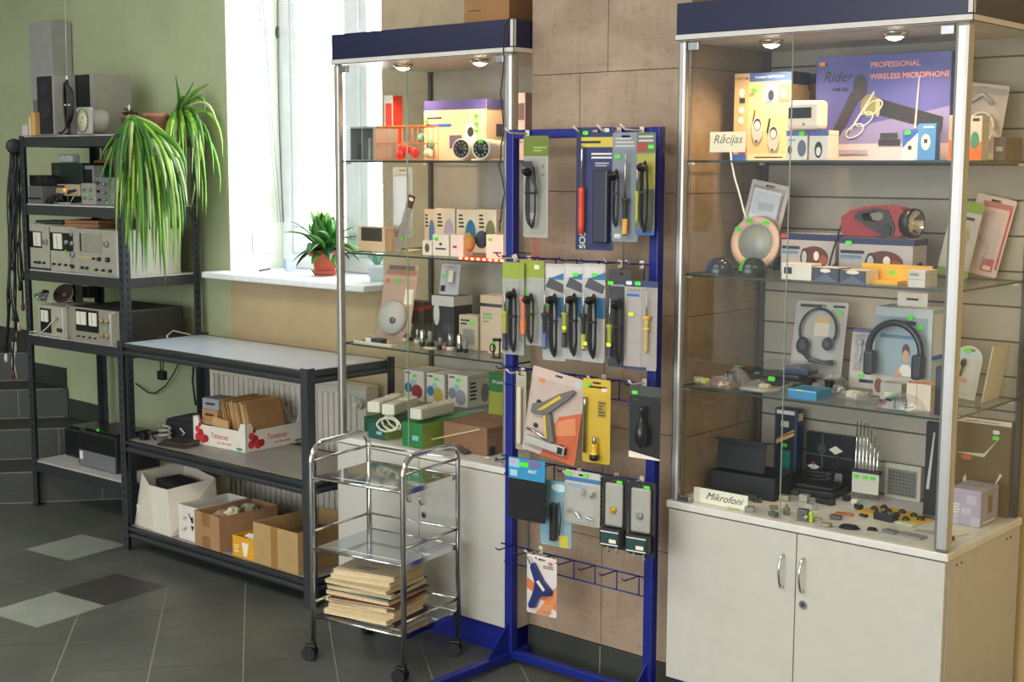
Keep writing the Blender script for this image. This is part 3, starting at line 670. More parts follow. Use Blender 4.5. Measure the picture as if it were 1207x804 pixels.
RB_ = M('c22230', .9, bump=.3); TB_ = M('58a59b', .9, bump=.3); CB_ = M('dce0c8', .9, bump=.3); PB_ = M('4a4a86', .9)
balls('string of red cotton light balls lying in the orange-rimmed tray', [(458, 172, 3.56, PB_), (466, 176, 3.53, RB_), (479, 176, 3.50, RB_), (489, 180, 3.50, RB_), (472, 183, 3.50, RB_)], .017, RB_, Z1, 'g')
balls('teal and cream cotton light balls beside the white carton on the top shelf', [(497, 163, 3.62, TB_), (508, 170, 3.60, TB_), (505, 181, 3.56, CB_), (512, 178, 3.62, TB_)], .018, TB_, Z1, 'g')
carton('slim red and white carton standing behind the orange-rimmed tray', 449, 459, 113, 187, Z1, .05, M('d8402f', .5), [('r', 0, 0, .12, 1, WHITE), ('r', .88, 0, 1, 1, WHITE), ('r', 0, .88, 1, 1, WHITE)], Y=3.62)
cam_box = carton('large white surveillance camera carton with blue lid band on the top shelf', 500, 573, 118, 182, Z1, .17, M('d9bf9c', .6), [('r', 0, .84, 1, 1, PURP), ('r', .03, .56, .45, .61, BLU), ('l', .05, .68, .3, .74, 1, INK), ('r', .42, .2, .62, .42, M('60506a', .5)), ('o', .76, .42, .10, .2, WHITE), ('o', .76, .47, .05, .08, INK), ('rr', 0, .84, 1, 1, PURP), ('rr', .3, .4, .5, .6, INK), ('ll', .1, .5, .4, .7, 3, BLU)], stk=[(.86, .6), (.86, .73), (.86, .48), (.06, .65)], Y=3.60)
def bullet(lab, cx, cy, r_px, lensm):
    p = onY(cx, cy, 3.43); R_ = r_px*depth(p)/FPX; t = thing('security_camera', lab, 'security camera', (p.x, p.y, Z1), 12)
    h = p.z-Z1
    m = MB(TR(0, 0, h) @ RX(90)); m.lathe([(0, -.13), (R_*.8, -.13), (R_*.85, -.12), (R_, -.02), (R_, 0), (R_*.92, .004), (R_*.86, 0), (0, 0)], OFFW, 28); m.build('housing', t)
    m = MB(TR(0, 0, h) @ RX(90)); m.lathe([(0, .0005), (R_*.84, .0005), (R_*.84, .0015), (0, .0015)], lensm, 28); m.build('lens_plate', t)
    m = MB(TR(0, 0, h) @ RX(90))
    for k in range(10): a = k*math.pi/5; m.cyl((R_*.6*math.cos(a), R_*.6*math.sin(a), .0016), (R_*.6*math.cos(a), R_*.6*math.sin(a), .003), R_*.09, GREY, 8)
    m.lathe([(0, .0016), (R_*.26, .0016), (R_*.22, .006), (0, .004)], M('30302c', .1), 20); m.build('lens', t)
    m = MB(); m.cyl((-.02, .06, .0), (-.02, .06, .012), .02, OFFW, 18); m.tube([(-.02, .06, .01), (-.02, .07, h*.5), (0, .07, h-R_*.5)], .006, OFFW, 8); m.build('bracket', t); return t, h, R_
t_, h_, R_ = bullet('white bullet security camera with ring of infrared lamps, left of the two', 543.5, 175.5, 12.2, M('2c2520', .3)); 
t_, h_, R_ = bullet('white bullet security camera with plain dark lens, right of the two', 567, 175.5, 12.2, M('232a20', .2)); sticker(t_, 0, -.004, h_+R_*.75)
m = MB(); c = onZ(524, 187, Z1); c.y = 3.435; m.tube([c+Vector((.013*math.cos(a/3)*(1+a*.01), .012*math.sin(a/3), .003+a*.0004)) for a in range(40)], .0022, OFFW, 6); tag(m.build('coiled_lead'), 'small white coiled lead in front of the white camera carton', 'cable')
carton('white carton with a small colour picture at the right end of the top shelf', 596, 619, 110, 187, Z1, .06, PINK, [('r', .45, .6, .95, .85, M('7a5a60')), ('l', .1, .2, .9, .4, 4, GREY)], stk=[(.3, .72), (.3, .15)], Y=3.55, w=.07, dx=.008)
# shelf 2
tabx = carton('cream carton with a dark screen picture, leftmost on the second shelf', 412, 443, 267, 296, Z2, .05, M('d8b898', .6), [('r', .12, .42, .9, .96, M('3a342f', .3)), ('l', .1, .05, .9, .3, 3, SAND)])
x, y, w_, h_ = seat(441, 466, 297, Z2, 222, **IN1)
pack('tall narrow grey blister pack with maroon header leaning on the second shelf', .035, .215, M('9b8d84', .5), [('r', 0, .78, 1, 1, MAROON), ('o', .5, .93, .35, .03, WHITE), ('l', .1, .5, .9, .72, 6, GREY)], (-3.60, 3.50, Z2+.004), 0, -6, cat='packaged part', bub=(.15, .06, .85, .5, .015), hole=False, stk=[(.8, .25)]).rotation_euler[1] = math.radians(16)
carton('little cream box beside the leaning narrow pack on the second shelf', 443, 457, 281, 297, Z2, .03, M('d8b88c', .6), [('o', .6, .75, .15, .2, INK)], rz=-14)
m = MB(); c = onZ(480, 297, Z2)
for k in range(5): m.box(-.035+.008*k, .022+.008*k, -.012, .012, .0005+.0022*k, .0022*(k+1), M('e0cf9a', .5), RZ(8*k-10))
tag(m.build('paper_slip_pile', loc=(c.x, c.y, Z2)), 'small pile of yellowish paper slips on the second shelf', 'paper')
pal = [M('5f82a8', .6), M('b9a3b2', .6), M('2f6f9c', .6), M('7c7a3c', .6)]
for k, (a, b, yy) in enumerate(((500, 513, 247), (513, 536, 246), (538, 562, 247), (562, 585, 247))):
    carton(('back-row cream garland carton with a blue ball picture, leftmost', 'back-row cream garland carton with a mauve ball picture', 'back-row cream garland carton with a large dark blue ball picture', 'back-row cream garland carton with five brown glyphs and an olive ball')[k],
        a, b, yy, 277, Z2, .07, M('e6d2b4', .6), [('l', .12, .55, .4, .9, 4, INK), ('o', .7, .4, .26, .36, pal[k]), ('rr', .2, .5, .3, .75, INK)], group='cream garland cartons at the back of the second shelf', Y=3.70, lift=0)
for k, (a, b, yt, g) in enumerate(((498, 509, 284, 0), (510, 529, 277, 1), (531, 546, 277, 2), (573, 594, 277, 3))):
    carton(('smallest front-row carton with a brown oval picture on the second shelf', 'front-row white carton with black glyph and bold word on the second shelf', 'front-row pale carton lit red by the light strip', 'front-row white carton with green sticker at the right post')[k], a, b, yt, 303-.0*k, Z2, .05, M('e8dccb', .6),
        [[('o', .5, .5, .25, .32, M('6a5420'))], [('r', .42, .5, .58, .62, INK), ('r', .18, .30, .82, .38, INK)], [('r', .2, .4, .5, .5, RED)], [('l', .4, .2, .9, .35, 1, INK)]][k], stk=[(.25, .8)] if k in (1, 3) else (), group='small cartons in front on the second shelf', Y=3.47)
r = thing('ball_lamp_pack', 'mustard yellow egg-shaped ball in clear wrap in front of a dark blue one', 'lamp pack', (onY(559, 300, 3.53).x, 3.50, Z2))
m = MB(); m.ball((0, 0, .052), .026, M('a8924a', .8, bump=.2), 14, (1, .9, 1.3)); m.build('yellow_ball', r); m = MB(); m.ball((.012, .055, .06), .024, M('28475e', .8), 14, (1, .9, 1.3)); m.build('blue_ball', r)
m = MB(); m.box(-.03, .036, -.028, .082, 0, .003, KRAFT); m.box(-.03, .036, -.028, -.027, .003, .03, PLASTIC); m.build('wrap_base', r)
# red LED strip on the shelf edge
r = thing('led_strip', 'glowing red LED strip lying along the front edge of the second shelf', 'light strip', (0, 0, 0)); a, b = onY(541, 303, 3.397), onY(595, 306, 3.397)
r.location = (a.x, 3.397, Z2); L_ = b.x-a.x
m = MB(); m.box(0, L_, -.001, .001, 0, .009, M('d81c10', .5, emit=2.2)); m.build('strip_tape', r)
for k in range(8):
    m = MB(); m.box(-.0045, .0045, -.003, .0, -.003, .003, M('ff7a40', .4, emit=14., var=.01)); o = m.build('led', r); o.location = (.010+(L_-.02)*k/7, -.001, .0045)
l = bpy.data.lights.new('led_glow', 'AREA'); l.shape = 'RECTANGLE'; l.size = L_; l.size_y = .01; l.energy = .8; l.color = (1, .04, .02); lo = bpy.data.objects.new('led_glow', l); COL.objects.link(lo); lo.parent = r; lo.location = (L_/2, 0, .006); lo.rotation_euler = (math.radians(105), 0, 0)
# shelf 3
x, y, w_, h_ = seat(418, 466, 404, Z3, 312, **IN1)
r = pack('big blister pack with a round white dome lamp, leftmost on the third shelf', .155, h_, M('b89a88', .5), [('r', .03, .86, .97, .93, M('a0765a')), ('r', .1, .93, .9, .985, M('6a6460')), ('o', .12, .78, .06, .035, M('c06a2c')), ('r', .70, .48, .95, .68, OFFW)], (x, 3.56, Z3), 8, -14, cat='packaged lamp', bub=(.03, .03, .97, .80, .035), stk=[(.45, .78)])
m = MB(TR(-.004, -.004, .085) @ RX(90)); m.lathe([(0, 0), (.064, 0), (.064, .008), (.058, .018), (.03, .028), (0, .030)], LGREY, 36); m.lathe([(0, .0275), (.013, .029), (.013, .033), (0, .033)], M('6a5e56', .5), 18, TR(.02, -.012, 0)); m.build('dome_lamp', r)
carton('dark carton with red band beside the dome lamp pack on the third shelf', 467, 499, 355, 397, Z3, .06, M('4a403c', .5), [('r', 0, .75, 1, .86, M('a83c2c')), ('r', .1, .86, .6, .95, LGREY), ('o', .2, .5, .14, .25, GREY), ('rr', 0, .8, 1, .9, M('a83c2c'))], Y=3.66)
def tube_(lab, cx, yb, h, r, kind, Y):
    h *= 1.3; r *= 1.25; p = onY(cx, yb, Y); t = thing('electron_tube', lab, 'electron tube', (p.x, Y, Z3), 0, 'small glass and metal tubes on the third shelf')
    m = MB(); m.lathe([(0, 0), (r*.8, 0), (r*.9, .008), (r*.9, .014), (0, .014)], BLACK if kind else M('c8c0a8'), 14); m.build('base', t)
    m = MB(); m.lathe([(r*.9, .014), (r, .02), (r, h*.8), (r*.7, h*.95), (0, h)], CHROME if kind == 2 else PLASTIC, 16); m.build('envelope', t)
    m = MB(); m.lathe([(0, .02), (r*.55, .02), (r*.55, h*.65), (0, h*.65)], GREY if kind else STEEL, 10); m.build('core', t)
for k, (cx, yb, h, r, kd, Y, l) in enumerate(((470, 396, .052, .009, 1, 3.60, 'leftmost short glass tube with black base'), (477, 398, .045, .008, 0, 3.56, 'second from the left, short tube with pale base'), (484, 397, .055, .010, 2, 3.60, 'silver-capped tube in front of the dark carton'), (492, 398, .062, .010, 0, 3.56, 'tall clear tube with pale base in front of the dark carton'), (498, 397, .048, .009, 2, 3.52, 'silver tube just right of the dark carton'), (507, 400, .068, .013, 1, 3.52, 'fat dark-based tube at the centre of the shelf'), (519, 400, .05, .010, 1, 3.50, 'short dark-based tube at the front centre'), (531, 403, .072, .014, 0, 3.50, 'largest clear tube with white cap, front centre'), (542, 400, .05, .010, 2, 3.50, 'silver tube before the white lamp box'), (549, 400, .045, .009, 1, 3.50, 'rightmost short tube before the white lamp box'))):
    tube_(l, cx, yb, h, r, kd, Y)
carton('black and white camera carton standing at the back centre of the third shelf', 509, 535, 349, 377, Z3, .10, M('2c2c30', .4), [('r', 0, .78, 1, 1, LGREY), ('o', .22, .6, .14, .25, LGREY), ('r', .5, .2, .9, .4, M('3a3e50')), ('rr', 0, .8, 1, 1, LGREY)], Y=3.66)
o = bpy.data.objects[-1] if False else None
x, y, w_, h_ = seat(509, 533, 346, Z3, 308, Y=3.665)
pb = [q for q in bpy.data.objects if q.get('label', '').startswith('black and white camera carton')][0]; ztop = pb.location.z+pb.dimensions.z if False else pb.location.z+max(v.co.z for v in pb.data.vertices)
r = pack('pale blister pack with white adapter leaning on the black and white carton', .085, .115, M('aab0b8', .4), [('l', .1, .86, .9, .95, 2, GREY), ('r', .06, .1, .3, .3, BLACK)], (x, 3.70, ztop+.0008), 10, -10, cat='packaged adapter', bub=(.3, .3, .85, .82, .018), stk=[(.2, .62)])
m = MB(); m.box(.0, .022, -.014, -.002, .045, .09, WHITE, bev=.002); m.build('adapter', r)
carton('cream lamp box with a grey picture, centre right of the third shelf', 541, 563, 372, 400, Z3, .05, M('b8a890', .6), [('r', .2, .15, .85, .6, GREY), ('l', .1, .7, .6, .9, 2, INK)], stk=[(.7, .8)], Y=3.56)
carton('tall cream box with a grey band at the right end of the third shelf', 566, 596, 349, 402, Z3, .07, M('c4ac90', .6), [('r', 0, .8, 1, .86, INK), ('l', .1, .5, .5, .7, 3, GREY)], stk=[(.3, .62)], Y=3.57)
m = MB(); a, b = onZ(524, 413, Z3), onZ(574, 401, Z3); a.y = max(a.y, 3.432); b.y = max(b.y, 3.47); a.z = b.z = Z3+.011
m.tube([a, a.lerp(b, .02), a.lerp(b, .6), a.lerp(b, .62), a.lerp(b, .97), b], [.007, .008, .0085, .0105, .0105, .009], BLACK, 12); m.tube([a-Vector((0,0,0)), a.lerp(b, -.02)], .0082, M('d0765a'), 12)
tag(m.build('penlight'), 'long black torch lying diagonally on the third shelf', 'torch')
r = thing('gooseneck_gadget', 'black gadget with curled lead standing at the right of the third shelf', 'gadget', tuple(onY(582, 410, 3.47)[:2])+(Z3,))
m = MB(); m.box(-.004, .030, -.010, .010, .0, .004, BLACK); m.tube([(.0, 0, .004), (-.002, 0, .045), (.006, 0, .062)], .0025, BLACK, 6); m.tube([(.026, 0, .004), (.028, 0, .06)], .003, BLACK, 6); m.build('stand', r)
m = MB(); m.box(.0, .03, -.008, .008, .058, .068, BLACK, bev=.002); m.tube([(.004+.012*math.cos(a/4), -.01, .035+.014*math.sin(a/4)) for a in range(26)], .0025, BLACK, 6); m.build('head', r); sticker(r, .012, -.0095, .05)
for k, (px, py, a, col, lab) in enumerate(((453, 403, 20, 'f0c890', 'peach and green printed leaflet at the left front of the third shelf'), (566, 412, -12, 'e8b48c', 'peach printed slip beside the black torch'), (585, 416, 8, 'e2c49c', 'cream card nearest the right post on the third shelf'), (508, 411, -6, 'cfc9a0', 'thin pale strip of paper at the centre front of the third shelf'))):
    c = onZ(px, py, Z3); m = MB(); m.box(-.026, .026, -.013, .013, 0, .002+.001*k, M(col, .7)); m.box(-.02, .0, -.006, .004, .002+.001*k, .0024+.001*k, GREEN if k != 3 else OLV); tag(m.build('leaflet', loc=(c.x, max(c.y, 3.425), Z3), rz=a), lab, 'paper')
carton('small black and white striped box under the dome lamp pack', 431, 449, 399, 406, Z3, .03, M('2c2c2c', .5), [('r', 0, 0, .35, 1, WHITE)])
c = onZ(505, 398, Z3); m = MB(); m.box(-.10, .10, -.018, .022, 0, .004, M('c8c2b0', .5)); m.box(-.10, .10, -.018, -.016, .004, .010, M('c8c2b0', .5)); tag(m.build('display_tray', loc=(c.x, 3.44, Z3), rz=0), 'long cream tray in front of the row of tubes', 'tray')
# floor of the glass part
bc = [('2c6a6a', '8c2c30', 'white carton with teal and red ball lamps, leftmost of three'), ('2c6f8c', 'a8963c', 'white carton with blue and yellow ball lamps, middle of three'), ('7a7884', '8c8894', 'white carton with grey ball lamps, rightmost of three')]
GBX = []
for k, (a, b, yt, yb, col, c2, lab) in enumerate(((420, 436, 491, 512, '1c5c3c', '2c6e4a', 'dark green box at the left front of the cabinet floor'), (434, 454, 499, 520, '1a564c', '8a9c48', 'teal box with an olive side and pale emblem on the cabinet floor'), (474, 498, 499, 526, '2c7a3c', '7c8c34', 'green box with olive side nearest the glass'))):
    gb = carton(lab, a, b, yt, yb, Z0, .28 if k else .22, M(col, .5), [('r', .5, .3, .8, .5, M('88b8c0')), ('rr', 0, 0, 1, 1, M(c2, .5))], Y=(3.50, 3.43, 3.41)[k], group='green boxes under the socket strips')
    GBX.append(gb.location.z+max(v.co.z for v in gb.data.vertices))
gb = carton('wide brown cardboard box at the right of the cabinet floor', 523, 574, 501, 526, Z0, .26, M('8a6248', .8), [('ll', .1, .3, .6, .5, 2, INK)], Y=3.475, name='cardboard_box', win=IN1)
GBX.append(gb.location.z+max(v.co.z for v in gb.data.vertices)); ZG = max(GBX)+.001
g_tall = carton('tall green and yellow lamp carton at the right end of the cabinet floor', 576, 598, 440, 496, Z0+.001, .12, M('8c9436', .5), [('r', 0, .72, 1, 1, M('2c6a34')), ('t', .5, .86, .016, 'TP-LINK', WHITE), ('l', .1, .2, .9, .4, 3, OLV)], Y=3.70)
for k, (a, b, yt, yb) in enumerate(((476, 499, 437, 480), (503, 524, 441, 480), (528, 551, 442, 484))):
    carton(bc[k][2], a, b, yt, yb, ZG, .13, M('c9c4b8', .55), [('r', .08, .88, .35, .93, INK), ('o', .45, .58, .17, .12, M('9ab4b0')), ('o', .22, .4, .2, .17, M(bc[k][0], .6)), ('o', .66, .30, .28, .24, M(bc[k][1], .6)), ('lr', .1, .2, .5, .8, 5, INK), ('or', .75, .4, .18, .3, M(bc[k][0]))], stk=[(.55, .83)], group='garland cartons on the cabinet floor', Y=3.715, lift=0)
for k, (px0, py0, px1, py1, lab) in enumerate(((421, 492, 480, 476, 'white multi-socket strip, leftmost of three, with coiled lead'), (455, 492, 512, 476, 'white multi-socket strip, middle of three, behind the coiled lead'), (484, 498, 576, 478, 'white multi-socket strip, rightmost and longest, nearest the glass'))):
    a = onZ(px0, py0, ZG); b = onZ(px1, py1, ZG)
    a.y = max(a.y, 3.425); b.y = min(b.y, (3.62, 3.62, 3.63)[k]); d_ = Vector((b.x-a.x, b.y-a.y, 0)); L_ = min(d_.length, .46 if k == 2 else .27); ang = math.degrees(math.atan2(d_.y, d_.x))
    r = thing('power_strip', lab, 'power strip', (a.x, a.y, ZG), ang, 'white power strips on the cabinet floor')
    m = MB(); m.box(0, L_, 0, .052, 0, .04, M('d8d2c0', .45), bev=.005); m.build('housing', r)
    for q in range(4 if k < 2 else 6):
        s = MB(TR(.03+L_*.9*q/(4 if k < 2 else 6)+.015, .026, .040)); s.lathe([(0, .0004), (.012, .0004), (.013, .0022), (.018, .0024), (.019, 0)], M('c4bea8', .5), 20); s.cyl((-.006, 0, .0004), (-.006, 0, .0014), .002, INK, 8); s.cyl((.006, 0, .0004), (.006, 0, .0014), .002, INK, 8); s.build('socket', r)
m = MB(); rr = random.Random(5); c0 = onZ(458, 490, Z0+.095)
for k in range(3):
    pts = [Vector((c0.x+.05*math.cos(t/5+k)+.012*k+rr.uniform(-.003,.003), 3.426+.012*math.sin(t/5)*(1)+.004*k, Z0+.062+.022*math.sin(t/5+k*.8)+.006*k)) for t in range(32)]; m.tube(pts, .0042, M('d4ceba', .5), 7)
tag(m.build('coiled_power_lead'), 'thick white power lead coiled in front of the socket strips', 'cable')
for a in (0, 1):
    m = MB(); p0, p1 = onY(509, 518, 3.435), onY(566, 506, 3.46)
    if a: break
    m.tube([p0, p1], .0022, M('d8c8a0'), 6); tag(m.build('cable_tie_rod'), 'thin pale rod with a small tag leaning before the brown box', 'rod')
def smallbox(lab, px, py, z, w, d, h, mat, rz=0, decs=(), cat='gadget', name='small_device', dots=0, ymin=3.412, group=None):
    c = onZ(px, py, z); m = MB(); m.box(-w/2, w/2, -d/2, d/2, 0, h, mat, bev=min(w, d, h)*.12)
    decorate(m, w, d, h, decs)
    for k in range(dots): m.cyl((-w/2+w*(k+.5)/dots, -d*.1, h), (-w/2+w*(k+.5)/dots, -d*.1, h+.003), min(w/dots, d)*.25, STEEL, 8)
    return tag(m.build(name, loc=(c.x, max(c.y, ymin+d/2), z+.0004), rz=rz), lab, cat, group)
smallbox('black box with three white terminals by the glass at the front right', 575, 536, Z0, .045, .03, .032, M('1c2020', .5), 0, [('r', .15, .25, .85, .7, GREY), ('r', .25, .3, .4, .6, INK), ('r', .6, .3, .75, .6, INK)])
smallbox('dark blue box with an image nearest the glass at the front centre', 502, 524, Z0, .034, .02, .03, M('262c34', .4), 20, [('o', .6, .5, .25, .3, LGREY)])
smallbox('green-tagged dark clip beside the dark blue box', 517, 522, Z0, .02, .018, .022, M('3a3c34', .4), -10, [('r', .1, .4, .9, .9, GREEN)])
m = MB(); c = onZ(545, 532, Z0)
for k in range(5): m.tube([(c.x-.06+.01*k, 3.44+.006*k, Z0+.004), (c.x-.01, 3.45+.01*k, Z0+.012+.004*k), (c.x+.05, 3.44+.008*k, Z0+.004)], .003, DGREY if k % 2 else M('5c4a44'), 6)
tag(m.build('probe_leads'), 'bundle of dark leads and probes lying before the brown box', 'cable')
for k, (px, py, lab) in enumerate(((575, 541, 'small pale bag beside the black terminal box'), (588, 545, 'little glass fuse by the front right post'))):
    c = onZ(px, py, Z0); m = MB()
    if k: m.cyl((-.014, 0, .006), (.014, 0, .006), .005, PLASTIC, 10); m.cyl((-.018, 0, .006), (-.012, 0, .006), .0058, STEEL, 10); m.cyl((.012, 0, .006), (.018, 0, .006), .0058, STEEL, 10)
    else: m.ball((0, 0, .004), .014, M('d8d8b0', .6), 8, (1, .6, .3))
    tag(m.build('fuse' if k else 'small_bag', loc=(c.x, max(c.y, 3.425), Z0)), lab, 'small part')
# bottle-shaped reflection at shelf 2, built as a clear hanging bag
r = pack('bottle-shaped reflection built as a clear bag inside the left cabinet under the top shelf', .075, .26, M('a8aaa4', .35), [('l', .2, .3, .8, .8, 5, LGREY)], (-3.67, 3.60, 1.40), 30, 0, cat='packaged part', name='plastic_bag_pack', bub=(.08, .05, .92, .9, .025), plast=BAG)
# ================================================================ CABINET 2 (right)
def c2(lab, xl, xr, yt, yb, z, d, mat, decs=(), **k): k.setdefault('win', IN2); return carton(lab, xl, xr, yt, yb, z, d, mat, decs, **k)
GOLD = M('d8ae62', .5)
# top shelf
tc_ = c2('tan two-way radio carton with two handsets pictured, leftmost on the top shelf', 864, 930, 86, 187, Z1, .10, M('e0be86', .5),
    [('r', .0, 0, .26, 1, M('d2ad74', .5)), ('r', .27, .9, 1, 1, M('3c5a94')), ('t', .13, .94, .011, 'TOPCOM', INK), ('t', .62, .95, .009, 'Twintalker 1300 Twin Pack', WHITE), ('r', .56, .66, .76, .86, M('6c86ac')), ('r', .8, .66, .98, .86, M('b8705c')),
     ('o', .66, .74, .05, .06, INK), ('o', .88, .76, .05, .06, OFFW), ('o', .14, .78, .05, .05, WHITE), ('r', .1, .66, .2, .72, INK), ('o', .14, .58, .05, .04, WHITE), ('o', .14, .46, .05, .04, WHITE), ('o', .17, .12, .08, .06, RED), ('r', 0, 0, .24, .07, BLU), ('r', .27, 0, 1, .08, M('e6cfa4')), ('l', .4, .02, .9, .05, 1, INK),
     ('p', [(.34, .42), (.38, .58), (.40, .58), (.37, .40)], INK), ('p', [(.60, .32), (.64, .48), (.67, .48), (.63, .30)], INK), ('o', .44, .35, .10, .15, LGREY), ('o', .44, .41, .065, .07, INK), ('o', .44, .40, .05, .05, OFFW), ('o', .43, .22, .02, .015, INK), ('o', .73, .25, .10, .15, LGREY), ('o', .73, .31, .065, .07, INK), ('o', .73, .30, .05, .05, OFFW), ('o', .72, .12, .02, .015, INK), ('rr', 0, .86, .3, 1, INK), ('rr', .3, .86, 1, 1, NAVY), ('rr', 0, .45, 1, .8, GOLD)], stk=[(.38, .80)], Y=3.60)
c2('lower tan carton with black band standing behind the two-way radio carton', 922, 960, 88, 186, Z1, .05, M('c89c50', .5), [('r', 0, .88, .4, 1, M('c8bc9c')), ('r', .4, .88, 1, 1, M('2a2e3c')), ('l', .2, .6, .9, .72, 1, INK), ('r', .1, .35, .9, .52, M('e0c898'))], Y=3.79)
rid = c2('very large violet-blue wireless microphone carton filling the middle of the top shelf', 959, 1117, 64, 187, Z1, .09, M('4d4f96', .35),
    [('r', 0, 0, 1, .16, M('b8b0b8')), ('p', [(0, .16), (1, .16), (1, .5), (0, .24)], M('7d78a8')), ('t', .165, .80, .042, 'Rider', INK, .35), ('t', .19, .68, .015, 'WM 306', INK), ('t', .60, .90, .022, 'PROFESSIONAL', M('f0a080')), ('t', .705, .79, .0215, 'WIRELESS MICROPHONE', M('f0a080')),
     ('p', [(.12, .22), (.17, .16), (.35, .60), (.28, .66)], M('2c2a34')), ('o', .345, .70, .055, .12, M('3a3038')), ('p', [(.42, .46), (.45, .60), (.96, .40), (.95, .26)], M('1e1e26')), ('o', .425, .52, .07, .11, M('80804c')), ('o', .485, .50, .018, .09, M('b8a880')), ('p', [(.755, .30), (.77, .30), (.785, .78), (.775, .78)], M('b8a8b0')),
     ('p', [(.28, .30), (.29, .28), (.46, .64), (.45, .66)], LGREY), ('r', .5, .14, .66, .2, INK), ('r', .51, .21, .64, .26, M('2c2c34')), ('r', .2, .06, .42, .1, M('9890a0')), ('p', [(.0, .16), (.08, .16), (.16, .3), (.02, .3)], M('5a5a8c'))], stk=[(.055, .93, ORANGE)], Y=3.68)
# white coil lead printed on the carton's front, real ring pieces lying on the print
m = MB()
for q in range(3): 
    T = TR(-.075+.028*q, -.0485, .085+.033*q) @ RX(90) @ RZ(30)
    m.tube([(.030*math.cos(a*math.pi/8), .016*math.sin(a*math.pi/8), 0) for a in range(16)], .0018, WHITE, 5, T=T, closed=True)
m.build('coil_print', rid)
# white clock radio on two small boxes
c2('white box with a round device picture under the clock radio, left of the pair', 926, 951, 154, 187, Z1, .06, M('d8d4cc', .5), [('r', 0, .82, 1, 1, M('5060a0')), ('o', .75, .4, .2, .28, M('5a6678')), ('o', .2, .35, .1, .15, INK), ('l', .1, .6, .6, .75, 1, LBLU)], stk=[(.75, .9)], Y=3.52)
c2('white box with a small handset picture under the clock radio, right of the pair', 953, 976, 154, 187, Z1, .06, M('d4d0ca', .5), [('r', 0, .82, 1, 1, M('5060a0')), ('o', .5, .35, .2, .28, INK), ('o', .5, .3, .12, .15, WHITE)], Y=3.52)
pb = [q for q in bpy.data.objects if q.get('label', '').startswith('white box with a round device')][0]; zt = pb.location.z+max(v.co.z for v in pb.data.vertices)
r = thing('clock_radio', 'white rounded clock radio with a black display standing on two small boxes', 'clock', (onY(947, 153, 3.49).x, 3.52, zt+.0006))
m = MB(); m.box(-.058, .052, -.03, .02, 0, .082, M('e8d8c8', .35), bev=.012); m.build('housing', r); m = MB(); m.box(-.048, .024, -.0325, -.0302, .032, .062, M('0e1412', .15), bev=.001); m.build('display', r)
m = MB(); m.cyl((0, -.0302, .015), (0, -.0325, .015), .004, GREY, 10); m.build('button', r)
c2('pale blue and white boxed gadget with green sticker before the violet carton', 1063, 1081, 153, 187, Z1, .03, M('b8cce0', .5), [('p', [(0, .4), (1, .9), (1, 1), (0, 1)], BLU), ('o', .5, .38, .3, .25, WHITE), ('r', .38, .34, .62, .48, INK), ('r', .2, 0, .8, .12, OFFW)], stk=[(.35, .9)], Y=3.60)
c2('bright blue boxed gadget, right of the two before the big carton', 1081, 1102, 146, 187, Z1, .03, M('4c8ac4', .5), [('o', .45, .5, .26, .22, WHITE), ('r', .35, .47, .55, .58, INK), ('l', .3, .85, .9, .95, 1, WHITE)], Y=3.60)
c2('narrow white and orange carton with a green leaf just left of the corner post', 1117, 1130, 136, 187, Z1, .04, M('d8a080', .5), [('r', 0, 0, 1, .45, M('e06828'))], Y=3.62, stk=[(.5, .8)])
c2('white and orange carton with a green round picture just right of the corner post', 1140, 1156, 137, 188, Z1, .05, M('d8ccb8', .5), [('r', 0, 0, 1, .42, M('e06828')), ('o', .5, .45, .32, .2, M('3c8a70')), ('r', .3, .88, .8, .95, INK)], Y=3.62)
c2('dark carton with a grey label stacked low behind the long cable blister pack', 1178, 1192, 162, 172, Z1, .12, M('6c5850', .5), [('l', .2, .3, .8, .7, 1, LGREY)], Y=3.70)
p0 = onY(1165, 187, 3.52)
r = pack('large clear blister pack with looped white cable at the top shelf right end', .135, .205, M('c8b8ac', .4), [('r', .04, .86, .98, .95, M('a09a90')), ('r', .1, .03, .55, .06, INK), ('r', .62, .08, .74, .2, BLU)], (-1.565, 3.76, Z1+.011), 20, -5, cat='packaged cable', bub=(.06, .08, .94, .84, .025))
m = MB(); m.tube([(.01+.035*math.cos(a/3), -.010, .08+.045*math.sin(a/3)) for a in range(19)], .004, WHITE, 8); m.tube([(-.03, -.01, .15), (0, -.012, .175), (.03, -.01, .15)], .006, LGREY, 8); m.build('looped_cable', r); r.rotation_euler[1] = math.radians(7)
# note card hanging on the glass
p0 = onY(858, 167, 3.402)
r = thing('note_card', 'cream handwritten card reading Racijas stuck inside the left glass of the right cabinet', 'sign', (p0.x, 3.4005, p0.z-.03))
w1 = abs(onY(838, 160, 3.4).x-onY(880, 160, 3.4).x); m = MB(); m.box(-w1/2, w1/2, -.0008, .0, 0, .058, M('f4e8c8', .6)); m.text('Rācijas', .034, M('6a5a48'), Matrix(((1,0,0,0),(0,0,-1,-.0012),(0,1,0,.036),(0,0,0,1))), .3); m.build('card', r, fixn=False)
m = MB(); P = [onY(x, y, 3.42) for x, y in ((861, 178), (862, 190), (866, 210), (872, 230), (877, 250), (880, 258))]; m.tube(P, .0028, M('e8e4d8'), 6); tag(m.build('white_cable'), 'thin white cable running down behind the handwritten card', 'cable')
